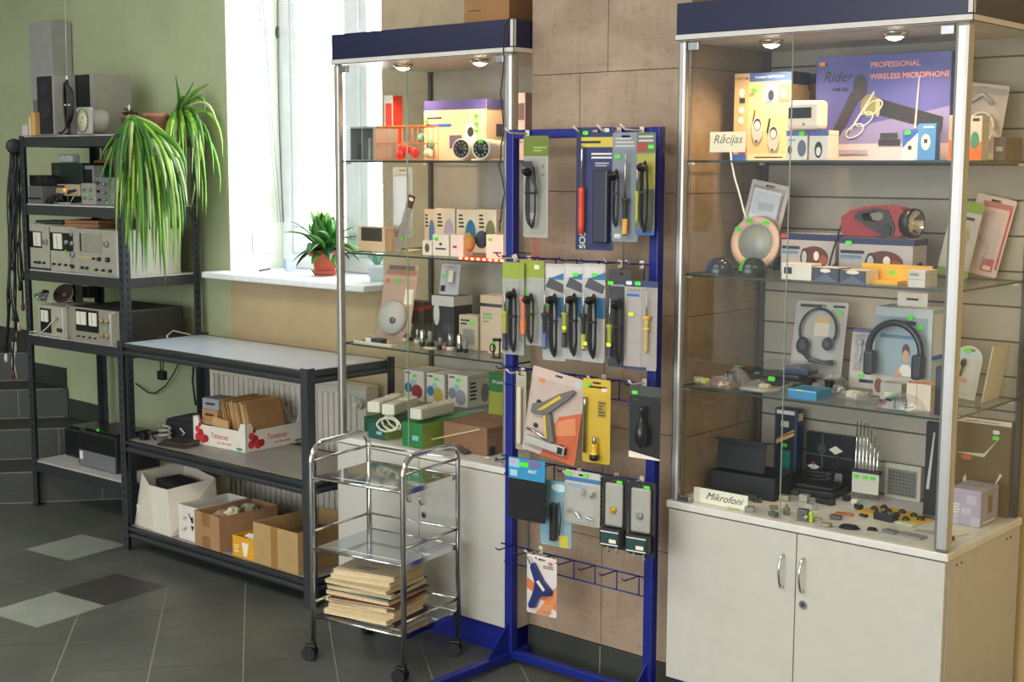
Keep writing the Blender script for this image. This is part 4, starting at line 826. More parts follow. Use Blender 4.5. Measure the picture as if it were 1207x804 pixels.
# second shelf
r = pack('clear carded pack hanging askew in the upper left corner under the top shelf', .12, .16, M('b4aca8', .4), [('r', .15, .35, .9, .8, M('8a869a')), ('r', .3, .45, .7, .6, INK), ('r', .0, 0, 1, .07, WHITE)], (-2.215, 3.72, 1.46), 20, 0, cat='packaged part', bub=(.08, .1, .92, .9, .02), name='plastic_bag_pack', plast=BAG)
r.rotation_euler[1] = math.radians(12)
p0 = onY(887, 318, 3.52); t = thing('round_lamp_panel', 'round pale pink ring panel with grey centre leaning on the second shelf', 'lamp', (-2.195, 3.66, Z2+.001), 4, rx=-8)
Rr = 33.5*depth(p0)/FPX*.98
m = MB(TR(0, 0, Rr) @ RX(90)); m.lathe([(Rr*.7, 0), (Rr*.99, 0), (Rr, .006), (Rr*.97, .014), (Rr*.72, .012), (Rr*.70, .008)], M('e0bca8', .5), 48); m.build('rim', t)
m = MB(TR(0, 0, Rr) @ RX(90)); m.lathe([(0, -.001), (Rr*.7, -.001), (Rr*.7, .008), (0, .008)], M('98a09a', .35), 48); m.build('panel', t)
for a in (62, 108, 145): sticker(t, Rr*.86*math.cos(math.radians(a)), -.0155, Rr+Rr*.86*math.sin(math.radians(a)), w=.024, h=.012)
for k, (a, b, yt, yb, c1_, c2_, lab) in enumerate(((826, 859, 305, 322, '2a3034', '2c3c74', 'glossy black and blue computer mouse, leftmost of three'), (864, 898, 308, 322, '24302c', '4cae34', 'glossy black and green computer mouse, middle of three'), (905, 935, 301, 319, '2a2a34', '4a4a6a', 'glossy black and violet computer mouse, rightmost of three'))):
    p0 = onZ((a+b)/2, yb, Z2); w_ = (b-a)*depth(p0)/FPX; t = thing('computer_mouse', lab, 'mouse', (p0.x, max(p0.y, 3.415)+.03, Z2), -50, 'computer mice at the left of the second shelf'); h_ = .046
    m = MB(TR(0, 0, 0) @ Matrix.Diagonal((.032/1, w_/2, h_, 1))); n = 12
    f = m.lathe([(1, 0), (1, .12), (.93, .45), (.75, .75), (.45, .94), (0, 1)], M(c1_, .15), 28); m.build('shell', t)
    m = MB(TR(0, 0, 0) @ Matrix.Diagonal((.0328, w_/2*1.02, h_*1.02, 1))); vs = []; 
    pr = [(1, .12), (.93, .45), (.75, .75), (.45, .94)]; N = 10
    for q in range(N+1):
        a_ = math.radians(-150+60*q/N*1.6); vs += [(r_*math.cos(a_), r_*math.sin(a_), z_) for r_, z_ in pr]
    m.raw(vs, [(q*4+i, (q+1)*4+i, (q+1)*4+i+1, q*4+i+1) for q in range(N) for i in range(3)], M(c2_, .15), None, True); m.build('side_grip', t)
def torchbox(lab, a, b, yt, yb, Y, st):
    return c2(lab, a, b, yt, yb, Z2, .09, M('b0a8a4', .5), [('r', 0, .84, 1, 1, NAVY), ('r', .02, .6, .35, .68, INK), ('r', .02, .48, .32, .56, M('5a88a8')), ('o', .62, .4, .26, .3, M('5c2c1c')), ('o', .44, .4, .07, .24, INK), ('o', .44, .4, .045, .17, LGREY), ('o', .66, .45, .05, .12, OFFW), ('p', [(.75, .5), (.88, .4), (.84, .25), (.7, .25)], M('a04c28')), ('rr', 0, .84, 1, 1, NAVY), ('or', .5, .24, .25, .2, INK)], stk=st, Y=Y)
tb1 = torchbox('grey and navy torch carton, left of the two on the second shelf', 920, 984, 276, 318, 3.66, [(.06, .93, M('d8401c'))])
tb2 = torchbox('grey and navy torch carton, right of the two, carrying the red torch', 988, 1075, 281, 325, 3.60, [(.14, .86)])
zt = tb2.location.z+max(v.co.z for v in tb2.data.vertices)
t = thing('hand_torch', 'red and black handled torch lying on the right torch carton', 'torch', (tb2.location.x-.002, tb2.location.y-.005, zt+.0006))
REDG = M('8c1016', .25, coat=.3); k_ = .0024
def tp(x, y): return ((x-1040)*k_, (279-y)*k_)
ol = [tp(*p) for p in ((992, 256), (1003, 248), (1020, 243), (1050, 240.5), (1067, 243), (1071, 246), (1071, 276), (1060, 278), (994, 278), (992, 268))]
hl = [tp(*p) for p in ((1018, 252), (1034, 248), (1046, 250), (1047, 256), (1038, 261), (1022, 259))]
m = MB(); m.prism(ol, .05, REDG, TR(0, -.025, 0), holes=[hl]); m.build('body', t)
m = MB(); m.prism([tp(*p) for p in ((1008, 256), (1014, 248), (1036, 244), (1052, 246), (1062, 266), (1060, 277), (1046, 277), (1030, 268))], .056, M('2c2422', .4), TR(0, -.028, 0), holes=[hl]); m.cyl(tp(1050, 270)[:1]+(-.029,)+tp(1050, 270)[1:], tp(1050, 270)[:1]+(-.032,)+tp(1050, 270)[1:], .018, BLACK, 20); m.build('grip', t)
zc = tp(0, 261)[1]; m = MB(TR(tp(1071, 0)[0], 0, zc) @ RZ(-12) @ RY(90)); m.lathe([(.024, -.006), (.038, 0), (.042, .018), (.040, .032), (.036, .032), (.018, .012), (0, .010)], M('1c1a1a', .3), 28)
m.build('head', t); m = MB(TR(tp(1071, 0)[0], 0, zc) @ RZ(-12) @ RY(90)); m.lathe([(.0355, .0315), (.017, .0135), (0, .0115)], CHROME, 24); m.lathe([(0, .014), (.006, .016), (.005, .022), (0, .023)], M('f0f0e0', .2), 10); m.build('reflector', t)
m = MB(); m.tube([(-.115, -.02, .035), (-.122, -.03, .0), (-.127, -.05, -.05), (-.13, -.06, -.085), (-.12, -.065, -.09), (-.108, -.062, -.075), (-.106, -.06, -.088)], .003, BLACK, 6); m.build('wrist_strap', t)
for k, (a, b, yt, yb, mt, dc, lab) in enumerate(((921, 956, 311, 329, 'ddd4c6', [('r', .08, .35, .35, .75, INK)], 'white carton with a black print, leftmost of the low front row'), (957, 988, 316, 332, '3c4250', [('p', [(0, 0), (1, 0), (.5, .6)], M('5a6274')), ('o', .5, .8, .2, .15, OFFW)], 'slate grey boxed gadget with white sides, left of two'), (989, 1020, 319, 336, '3c4250', [('p', [(0, 0), (1, 0), (.5, .6)], M('5a6274')), ('o', .5, .85, .25, .15, OFFW), ('rr', 0, 0, 1, 1, OFFW)], 'slate grey boxed gadget with white sides, right of two'), (1070, 1090, 319, 339, 'c8c4b8', [('r', 0, .45, 1, .48, GREY), ('l', .1, .6, .9, .9, 1, GREY)], 'white stacked flat carton near the corner post on the second shelf'))):
    c2(lab, a, b, yt, yb, Z2, .075 if k else .06, M(mt, .5), dc, Y=3.415, group='low boxes along the front edge of the second shelf', top=M('d8d2c4', .5))
t = thing('yellow_folder', 'yellow plastic folder standing low behind the white flat carton', 'folder', (onY(1055, 335, 3.50).x, 3.50, Z2)); m = MB(); m.box(-.10, .105, 0, .006, 0, .052, M('e8b020', .5)); m.build('cover', t); m = MB(); m.box(-.045, .03, -.05, -.0, 0, .010, M('e8b020', .5)); m.build('lower_flap', t); sticker(t, -.01, -.0015, .03); 
def zplane(px, py, Y): p = onY(px, py, Y); return (p.x, Y, p.z)
r = pack('tall blister pack with green header and printed grey card, leaning at the right glass', .085, .215, M('b8b4aa', .5), [('r', 0, .86, 1, 1, M('7c9a3c')), ('r', 0, 0, 1, .1, M('7c9a3c')), ('l', .1, .15, .6, .8, 8, LGREY), ('r', .1, .76, .8, .8, NAVY)], (-1.60, 3.74, Z2+.010), 25, -6, cat='packaged cable', bub=(.5, .1, .95, .75, .015)); r.rotation_euler[1] = math.radians(11)
m = MB(); m.tube([(.012+.004*math.cos(a), -.008, .04+.006*a) for a in range(18)], .002, GOLD, 6); m.build('twisted_cable', r)
r = pack('tall pale pink blister pack with red edge print behind the green-topped pack', .11, .225, M('d0b4a8', .5), [('r', .9, .1, .96, .9, RED), ('r', .2, .86, .95, .93, M('b05a5a')), ('r', .55, .06, .85, .22, RED), ('r', .6, .08, .8, .13, OFFW)], (-1.565, 3.83, Z2+.013), 12, -3, cat='packaged part', bub=(.12, .1, .8, .8, .02)); r.rotation_euler[1] = math.radians(12)
m = MB(); m.tube([(-.01+.02*math.sin(a/3), -.01, .04+.007*a) for a in range(18)], .003, LGREY, 6); m.build('coiled_cord', r)
# third shelf
def headband(r, R_, zc, y, w=.004, asp=1.15, mat=None, a0=-25, a1=205, x=0):
    m = MB(); m.tube([(x+R_*math.cos(math.radians(a0+(a1-a0)*k/24)), y, zc+R_*asp*math.sin(math.radians(a0+(a1-a0)*k/24))) for k in range(25)], w, mat or BLACK, 8); m.build('headband', r)
r = pack('tall grey blister pack with black telephone headset on the third shelf', .165, .235, M('b0aca4', .5), [('r', .08, .92, .5, .96, INK), ('r', .4, .55, .68, .72, M('dcd0b8')), ('r', .42, .72, .66, .8, GOLD), ('r', .72, .93, .95, .96, INK)], (-2.02, 3.74, Z3+.012), 8, -12, cat='packaged headset', bub=(.05, .06, .95, .9, .04), stk=[(.85, .86)])
headband(r, .058, .145, -.015); m = MB(); m.ball((-.042, -.018, .095), .022, BLACK, 10, (1, .6, 1.2)); m.ball((.035, -.018, .105), .017, DGREY, 10, (1, .6, 1.2)); m.build('ear_cushion', r)
m = MB(); m.tube([(-.042, -.02, .08), (-.01, -.025, .052), (.03, -.02, .045), (.06, -.02, .05)], .008, M('1c1c20', .3), 8); m.build('microphone_boom', r)
def heap(lab, px, py, z, w, d, h, seedn, cols, cat='plastic bag pack', name='bagged_part', ymin=3.43, label_stk=True, rz=0):
    """flat clear bag with a few small pieces inside"""
    rr = random.Random(seedn); c = onZ(px, py, z); r = thing(name, lab, cat, (c.x, min(max(c.y, ymin), 3.84), z+.0006), rz)
    m = MB(); w *= 1.15; d *= 1.1; h *= 1.6; N = 8; vs = []
    for i in range(N+1):
        for j in range(N+1):
            u, v = i/N-.5, j/N-.5; e = max(0, 1-(2*abs(u))**3)*max(0, 1-(2*abs(v))**3)
            vs.append((u*w*(1+rr.uniform(-.05, .05)), v*d, .001+h*e*(.75+rr.uniform(0, .35))))
    m.raw(vs, [(i*(N+1)+j, (i+1)*(N+1)+j, (i+1)*(N+1)+j+1, i*(N+1)+j+1) for i in range(N) for j in range(N)], BAG); m.box(-w*.48, w*.48, -d*.48, d*.48, 0, .0008, PLASTIC); m.build('clear_bag', r, fixn=False)
    for k in range(3):
        cm = cols[k % len(cols)]; m = MB(TR(rr.uniform(-.25, .25)*w, rr.uniform(-.2, .2)*d, .001) @ RZ(rr.uniform(0, 90))); a, b, cc = w*rr.uniform(.15, .25), d*rr.uniform(.15, .25), h*rr.uniform(.5, .8)
        if k == 2: m.tube([(a*math.cos(q/3)*1.2, b*math.sin(q/3)*1.2, .003+.0004*q) for q in range(30)], .0022, cm, 6)
        else: m.box(-a, a, -b, b, 0, cc, cm, bev=min(a, b, cc)*.3)
        m.build('small_part', r)
    if label_stk:
        s = MB(); s.box(-.012, .012, -.006, .006, h*1.12, h*1.12+.0006, GREEN); o = s.build('price_sticker', r); o.location = (w*.1, -d*.1, 0)
    return r
r = thing('cordless_phone_pack', 'dark cordless telephone in opened clear tray before the headset pack', 'telephone', (-2.03, 3.63, Z3), 5)
m = MB(); m.box(-.10, .05, -.05, .06, 0, .02, M('24282a', .35), bev=.006); m.box(-.09, .03, -.03, .05, .02, .036, M('1c1f22', .3), bev=.006); m.build('base_unit', r)
m = MB(); m.box(-.02, .055, -.02, .055, .036, .06, M('1e2550', .4), bev=.003); m.build('blue_box', r)
m = MB(RZ(10)); m.box(.055, .135, .0, .10, .0, .012, M('8c8468', .5), bev=.003); [m.box(.065+.018*i, .078+.018*i, .01+.02*j, .024+.02*j, .012, .015, M('3a3830')) for i in range(4) for j in range(4)]; m.build('keypad', r)
m = MB(); m.box(-.12, .10, -.07, .10, .0615, .0625, PLASTIC, RY(-1)); m.box(-.11, .08, -.068, -.067, 0, .05, PLASTIC); m.build('clear_tray', r, fixn=False); sticker(r, -.04, -.0695, .025, w=.024, h=.014)
heap('small clear bag with red and grey beads at the left edge of the third shelf', 850, 456, Z3, .08, .06, .02, 2, [M('8a4a50'), GREY, GOLD], label_stk=False)
heap('clear bag with a green-stickered connector left of the cordless telephone', 868, 452, Z3, .08, .05, .03, 3, [DGREY, GREY, GOLD])
heap('crinkled clear bag with a gold part lying before the cordless telephone', 893, 461, Z3, .08, .05, .02, 4, [M('b8a078'), M('d8c8a0'), GREY], label_stk=False)
heap('tiny yellowish bag nearest the left glass on the third shelf', 826, 452, Z3, .05, .035, .012, 6, [YEL, M('d8c060'), OFFW], label_stk=False)
m = MB(); P = [onZ(x, y, Z3+.012) for x, y in ((860, 459), (890, 462), (915, 459), (935, 452), (946, 440))]; P = [Vector((p.x, max(p.y, 3.43), Z3+.008)) for p in P]; m.tube(P, .006, M('a09c92', .4), 8); m.tube([p+Vector((0, .012, .003)) for p in P], .005, M('8c887e', .4), 8); tag(m.build('grey_cable'), 'thick grey cable curving in front of the cordless telephone', 'cable')
c2('flat bright blue box with white stripe at the front of the third shelf', 928, 962, 460, 474, Z3, .09, M('3c84b0', .45), [('r', .0, .85, 1, 1, M('7ab4d0')), ('r', .3, .9, .55, 1, YEL)], Y=3.415)
r = pack('grey blister pack with white earphones and violet top, centre of the third shelf', .11, .165, M('b4aaa2', .5), [('r', .05, 0, .95, .3, M('c8beb0')), ('r', .3, .1, .7, .16, NAVY), ('r', .12, .32, .88, .95, M('a49a94'))], (-1.83, 3.70, Z3+.004), 4, -7, cat='packaged earphones', bub=(.1, .3, .9, .96, .02), stk=[(.35, .22)])
m = MB(); m.box(-.05, .05, -.004, .002, .166, .176, PURP, bev=.002); m.build('hanger_top', r)
for s in (-1, 1): m = MB(TR(s*.024, -.01, .135)); m.ball((0, 0, 0), .0085, LGREY, 8); m.tube([(0, 0, -.006), (s*-.003, 0, -.03), (s*.002, 0, -.06)], .0022, WHITE, 6); m.build('earphone', r)
hp = c2('white and blue headphones carton with a picture of a man, under hanging tab', 1029, 1096, 363, 463, Z3, .10, M('b8c0c0', .5), [('r', 0, 0, 1, .24, M('cfc6b6')), ('r', 0, .24, .92, .9, M('8c9ea6')), ('r', .1, .66, .8, .7, M('4a7488')), ('o', .56, .52, .07, .09, M('4a3428')), ('o', .56, .47, .06, .07, M('c89878')), ('p', [(.4, .25), (.5, .38), (.62, .38), (.74, .25)], M('e0d8cc')), ('p', [(.36, .25), (.42, .34), (.52, .25)], M('c89878')), ('o', .1, .12, .08, .08, M('8a4a48')), ('o', .66, .12, .07, .09, INK), ('o', .66, .11, .045, .06, M('cfc6b6')), ('r', .42, .82, .72, .86, INK), ('rr', .0, .5, 1, .95, WHITE), ('rr', 0, .45, 1, .5, BLU)], stk=[(.62, .9), (.8, .8)], Y=3.62, seam=False)
m = MB(); hz = max(v.co.z for v in hp.data.vertices); m.box(-.045, .045, .0, .002, hz, hz+.040, OFFW); m.box(-.018, .018, -.001, .0, hz+.018, hz+.024, INK); m.build('hanging_tab', hp)
r = thing('headphones', 'black over-ear headphones in clear wrap in front of the man carton', 'headphones', (hp.location.x-.008, hp.location.y-.085, Z3+.066))
headband(r, .078, .072, 0, .010, 1.05, M('17171b', .25), -8, 188); m = MB()
for s in (-1, 1): m.box(s*.072-.015, s*.072+.015, -.020, .018, .0, .070, M('1c1c22', .35), bev=.008)
m.build('ear_cup', r); m = MB(); m.box(-.06, .06, -.02, .02, -.065, .0, PLASTIC); m.build('support', r)
heap('clear bag with black and red leads piled left of the earphones pack', 968, 447, Z3, .11, .09, .035, 8, [DRED, BLACK, DGREY], ymin=3.5)
heap('clear bag with yellow-tagged card left of the earphones pack', 985, 441, Z3, .09, .06, .04, 9, [KRAFT, M('d8c860'), M('b06050')], ymin=3.55, label_stk=False)
heap('clear bag of black leads on the glass edge below the earphones pack', 982, 461, Z3, .10, .06, .03, 10, [BLACK, DGREY, M('303a34')], label_stk=False)
heap('flat clear bag of small white parts before the earphones pack', 1008, 470, Z3, .09, .05, .015, 11, [OFFW, LGREY, GREY], label_stk=False)
heap('clear bag with a coiled black lead at the front of the third shelf', 1065, 482, Z3, .12, .06, .025, 12, [BLACK, DGREY, M('1a1a1a')], label_stk=False)
c2('white and orange little carton lying before the headphones', 1068, 1097, 453, 470, Z3, .06, M('dccab4', .5), [('r', .4, 0, .45, 1, M('c8a890'))], Y=3.47, top=M('d8906c'))
c2('clear box with a red base lying before the headphones carton', 1037, 1062, 452, 471, Z3, .05, M('a8a49a', .4), [('r', 0, 0, 1, .25, DRED), ('l', .2, .4, .8, .6, 2, OFFW)], Y=3.49, stk=[(.6, .45)])
c2('black speaker box half behind the corner post on the third shelf', 1101, 1114, 433, 484, Z3, .04, M('16181c', .4), [('o', .5, .75, .4, .2, M('22304c'))], Y=3.44, seam=False)
r = pack('rounded clear blister pack with a small microphone by the right glass', .075, .15, M('c4c2ba', .5), [('r', .1, .78, .95, .84, SKY), ('r', .1, .3, .6, .38, M('c89088'))], (-1.54, 3.70, Z3+.008), 20, -6, cat='packaged microphone', bub=(.1, .06, .9, .75, .018), roundtop=True, stk=[(.4, .9)]); r.rotation_euler[1] = math.radians(8)
m = MB(); m.tube([(-.014, -.008, .06), (-.012, -.008, .09)], .003, DGREY, 6); m.ball((-.011, -.009, .10), .008, BLACK, 8, (1, 1, 1.5)); m.build('microphone', r)
m = MB(RY(9)); m.box(0, .003, -.06, .06, 0, .16, M('cfcabc', .4)); tag(m.build('acrylic_sheet', loc=(-1.485, 3.77, Z3+.001)), 'thin pale sheet leaning by the right glass beside the microphone pack', 'sheet')
# cabinet floor
t = thing('jewellery_box', 'black box with its lid open at the left on the cabinet counter', 'box', (-2.163, 3.62, Z0), 4)
BM = M('14181c', .6)
m = MB(); m.box(-.11, .11, -.06, .09, 0, .004, BM); m.box(-.11, .11, -.06, -.056, .004, .07, BM); m.box(-.11, .11, .086, .09, .004, .07, BM); m.box(-.11, -.106, -.056, .086, .004, .07, BM); m.box(.106, .11, -.056, .086, .004, .07, BM); m.build('tray', t)
m = MB(); m.box(-.112, .05, -.02, -.016, .068, .16, BM, RX(-6)); m.box(-.112, .06, -.05, -.016, .16, .164, BM, RX(-6)); m.build('lid', t)
p0 = onY(852, 592, 3.415)
t = thing('sign_card', 'white folded card with handwritten word Mikrofoni at the left front of the counter', 'sign', (p0.x, 3.418, Z0)); w1 = abs(onY(825, 590, 3.415).x-onY(882, 585, 3.415).x)
m = MB(); m.box(-w1/2, w1/2, 0, .001, 0, .045, M('ece6d2', .7)); m.text('Mikrofoni', .032, INK, Matrix(((1,0,0,0),(0,0,-1,-.0006),(0,1,0,.023),(0,0,0,1))), .5, 1.0); m.build('front_leaf', t, fixn=False)
m = MB(); m.box(-w1/2-.018, -w1/2, 0, .001, 0, .046, M('d4d0c0', .7), TR(-w1/2, 0, 0) @ RZ(35) @ TR(w1/2, 0, 0)); m.build('side_leaf', t)
c2('tall blue and teal blister-front carton with a striped wristband, behind the black box', 911, 937, 482, 572, Z0, .04, M('2c4a6c', .5), [('r', .08, .1, .92, .92, M('1c2430')), ('r', .35, .16, .75, .45, TEAL), ('p', [(.1, .52), (.9, .66), (.9, .74), (.1, .6)], GOLD), ('p', [(.1, .58), (.9, .70), (.9, .72), (.1, .6)], DRED), ('r', .3, .76, .65, .84, LGREY), ('r', .1, .02, .9, .1, LGREY), ('r', .1, .93, .9, .98, OFFW), ('rr', .1, .85, .9, .95, M('d8c8b0')), ('rr', .1, .1, .9, .8, NAVY)], stk=[(.5, .52)], Y=3.80)
c2('big black carton with pictures of white beacons behind the black stand', 948, 1003, 512, 590, Z0, .02, M('14161a', .35), [('r', .0, .58, 1, .6, M('5a6068')), ('r', .35, .05, .37, .98, M('5a6068')), ('p', [(.04, .36), (.18, .28), (.32, .36), (.18, .42)], OFFW), ('o', .18, .42, .03, .04, M('a03848')), ('p', [(.5, .72), (.64, .64), (.8, .72), (.64, .8)], OFFW), ('r', .4, .1, .8, .3, M('b8b4ac')), ('o', .35, .72, .1, .1, M('3a4048'))], Y=3.845)
t = thing('cable_stand', 'low black platform with coiled black cables before the black carton', 'stand', (-2.015, 3.765, Z0), 6)
m = MB(); m.box(-.085, .085, -.07, .06, 0, .022, M('17191c', .5), bev=.004); m.box(-.075, .075, -.05, .05, .022, .032, M('202226', .5), bev=.003); m.build('platform', t)
m = MB(); m.tube([(.0+.05*math.cos(a/3), .01+.025*math.sin(a/3), .036+.0006*a) for a in range(60)], .0035, BLACK, 6); m.tube([(.05, 0, .04), (.07, -.01, .10), (.075, .0, .13)], .0028, BLACK, 6); m.tube([(.02, 0, .05), (.05, -.01, .09), (.06, .0, .12), (.09, 0, .13)], .0022, BLACK, 6); m.build('cable_coil', t)
# telescopic antennas on a card
t = thing('antenna_set', 'fan of seven chrome telescopic antennas clipped to a white card with green stickers', 'antenna set', (onY(1021, 585, 3.78).x, 3.78, Z0), 4)
m = MB(); m.box(-.042, .042, -.012, -.009, .022, .084, M('d0ccc0', .6)); m.build('card', t); m = MB(); m.box(-.046, .046, -.012, .004, .084, .094, BLACK); m.build('clip_bar', t)
for k in range(7):
    x = -.036+.0115*k; top = .245-(.003 if k < 4 else 0)-max(0, k-3)*.022; m = MB()
    m.tube([(x, -.004, .008), (x, -.004, .10), (x+.002, -.004, top)], [.0036, .0036, .0022], CHROME, 8); m.ball((x+.002, -.004, top), .0034, CHROME, 6); m.build('antenna', t)
for x in (-.028, .0, .024): sticker(t, x, -.0135, .072)
c2('grey keypad sheet in a pale frame behind the yellow button card', 1042, 1084, 548, 590, Z0, .010, M('c0bcae', .5), [('r', .08, .1, .9, .86, M('8c8a80'))]+[('r', .12+.1*i, .14+.1*j, .19+.1*i, .2+.1*j, M('5c5a54')) for i in range(8) for j in range(7)], Y=3.85, seam=False, name='keypad_panel', cat='panel')
c2('narrow black carton with silver stripe next to the corner post', 1088, 1106, 498, 594, Z0, .02, M('14161a', .4), [('p', [(.15, .3), (.5, .9), (.6, .9), (.35, .3)], LGREY)], Y=3.70)
bk = c2('large brown mirrored carton with black frame behind the lilac box', 1122, 1190, 494, 616, Z0, .02, M('5c4a2c', .3), [('r', 0, .95, 1, 1, OFFW), ('p', [(.02, .62), (.55, .60), (.8, .82), (.55, .64)], M('cfc8b0')), ('o', .25, .58, .1, .03, M('c86040')), ('p', [(.6, .52), (.88, .44), (.7, .25), (.84, .45)], OFFW), ('p', [(.2, .35), (.25, .4), (.3, .2), (.26, .2)], OFFW), ('t', .5, .972, .007, 'Remote PMR and Trainer Simulator', INK)], Y=3.848, stk=[(.75, .88, OFFW), (.75, .82)], cat='box')
lil = c2('lilac chequered cube-shaped box standing at the right front of the counter', 1118, 1155, 577, 622, Z0, .125, M('a29cb4', .5), [('r', .4, .3, .7, .5, M('b8b2c4')), ('r', .0, .0, .3, .3, M('b0aac0')), ('r', .55, .6, .85, .85, M('b8b2c4')), ('l', .1, .3, .4, .6, 4, OFFW), ('r', .7, .0, 1, .25, M('b8b2c4')), ('rr', .4, .3, .62, .8, M('6a5a48')), ('rr', .1, .05, .8, .12, OFFW)], Y=3.69)
t = thing('button_sheet', 'bright yellow sheet with black dome buttons lying on the counter', 'sheet of buttons', (-1.69, 3.66, Z0), -8)
m = MB(); m.box(-.11, .09, -.05, .06, 0, .004, M('dcb22c', .5)); m.build('sheet', t)
for k, (x, y) in enumerate(((-.085, .0), (-.075, .035), (-.04, .005), (-.05, -.03), (-.01, .03), (.0, -.015), (.035, .02), (.045, -.035), (.07, .0), (.01, -.04))):
    m = MB(TR(x, y, .004)); m.lathe([(.011, 0), (.011, .004), (.006, .010), (.0, .011)], M('2c281c', .4), 14); m.build('button', t)
# scatter of little parts on the counter
small = [(868, 598, .03, .02, .010, '6a6e60', 20, 'small olive metal part behind the Mikrofoni card, nearest it'), (884, 589, .035, .02, .012, '4a4c48', -10, 'dark metal clip right of the Mikrofoni card'), (893, 592, .02, .012, .010, '2c3a30', 30, 'tiny dark green clip beside the dark metal clip'),
 (908, 582, .035, .02, .012, '5c5c54', -15, 'grey metal part before the teal carton'), (925, 590, .025, .02, .014, '9a9880', 10, 'beige round-edged part before the black stand'), (912, 600, .02, .012, .008, '787060', 40, 'small brown part in the middle of the counter left half'),
 (948, 591, .022, .018, .018, 'a8a8a0', 0, 'pale grey cube before the glass seam'), (973, 594, .045, .02, .014, '24262a', -5, 'black rounded plastic piece behind the orange ring'), (998, 590, .016, .016, .014, '16161a', 0, 'little black and white cube, left of two, behind the yellow sheet'), (1008, 594, .016, .016, .012, 'd8d8d0', 0, 'little white cube, right of two, behind the yellow sheet'),
 (995, 607, .04, .02, .004, 'c87848', 12, 'flat orange ring part in the centre of the counter'), (1018, 609, .02, .01, .006, '26282c', -20, 'tiny black stick left of the black block'), (1044, 613, .05, .028, .018, '202226', -8, 'black rectangular block before the yellow sheet'), (1068, 618, .05, .02, .003, 'c0d0b0', -14, 'flat pale green-tagged slip before the yellow sheet'),
 (1090, 628, .045, .03, .003, 'a8aaa0', 10, 'grey clear sachet nearest the corner post'), (1075, 632, .06, .03, .003, '90928a', -8, 'wide grey sachet in front of the black block'), (1115, 636, .035, .018, .010, '20242c', -16, 'dark bar with green tag at the foot of the corner post'), (855, 603, .03, .02, .002, 'b0c880', 12, 'pale green tag below the Mikrofoni card'),
 (875, 606, .022, .016, .012, '8a8c88', 25, 'silver cube-like part right of the green tag below the Mikrofoni card'), (936, 583, .028, .018, .012, '3c4a3c', 10, 'dark green part just before the black cable stand'), (956, 600, .024, .018, .012, 'b4b4ac', -20, 'pale metal part behind the chrome connector'),
 (985, 612, .026, .016, .010, '54524c', 15, 'dark grey part between the orange part and the larger cord loop'), (1012, 600, .02, .014, .012, '2a2c30', -30, 'black stub right of the little white cube'), (970, 622, .022, .014, .008, '9c8c68', 5, 'brass coloured part left of the larger cord loop'),
 (1050, 628, .034, .02, .006, '6c706a', -12, 'grey flat part behind the wide grey sachet'), (1096, 612, .03, .018, .012, '34362c', 18, 'dark part on the far right corner of the yellow sheet side'), (903, 612, .026, .016, .010, '5c6056', -25, 'grey green part close to the glass, right of the silver cube'), (988, 583, .02, .014, .010, 'c8c8c0', 0, 'white knob just behind the black and white cubes'),
 (925, 604, .03, .012, .002, 'a8c090', -10, 'flat green slip in the middle of the counter'), (960, 612, .03, .02, .003, 'c8b89c', 20, 'beige slip beside the chrome connector'), (1128, 629, .04, .03, .003, 'd0d0b0', -20, 'clear sachet with pale slip right of the corner post'), (1030, 628, .03, .015, .002, 'b8b8a8', 5, 'grey slip between the two black rings and the sachets')]
for k, (px, py, w_, d_, h_, c_, rz, lab) in enumerate(small):
    smallbox(lab, px, py, Z0, w_*1.25, d_*1.25, h_*1.2, M(c_, .4), rz, dots=(2 if h_ > .009 and k % 2 == 0 else 0), cat='small part', name='electronic_part', ymin=3.408, group='small parts scattered on the counter of the right cabinet')
for k, (px, py, R_, lab) in enumerate(((1001, 623, .028, 'larger loop of thin black cord on the counter'), (1028, 626, .014, 'smaller black cord ring on the counter'))):
    c = onZ(px, py, Z0); m = MB()
    for q in range(3): m.tube([(R_*(1-.12*q)*math.cos(a*math.pi/10), R_*.6*(1-.1*q)*math.sin(a*math.pi/10), .0022+.003*q) for a in range(20)], .0018, BLACK, 6, closed=True)
    tag(m.build('cord_ring', loc=(c.x, max(c.y, 3.43), Z0), rz=15), lab, 'cord')
t = thing('chrome_connector', 'chrome box connector with a green and yellow tag standing by the glass seam', 'connector', tuple(onZ(948, 614, Z0)[:2])+(Z0,), 8); t.location.y = max(t.location.y, 3.425)
m = MB(); m.box(-.02, .012, -.008, .010, 0, .034, M('6c6e6c', .3, .8), bev=.001); m.build('box_body', t); m = MB(TR(.008, -.009, .016) @ RX(90)); m.lathe([(0, 0), (.008, 0), (.008, .006), (.003, .006), (.003, .012), (0, .012)], CHROME, 14); m.build('socket_ring', t)
m = MB(); m.box(.014, .026, -.006, .004, 0, .03, M('a8c828', .5), bev=.003); m.build('tag', t)
t = thing('metal_adapter', 'small brass-grey adapter standing upright left of the glass seam', 'connector', tuple(onZ(927, 607, Z0)[:2])+(Z0,)); t.location.y = max(t.location.y, 3.425); m = MB(); m.box(-.009, .009, -.006, .006, 0, .022, M('8c8a78', .35, .7), bev=.002); m.build('body', t); m = MB(); m.cyl((0, 0, .022), (0, 0, .032), .004, STEEL); m.build('pin', t)
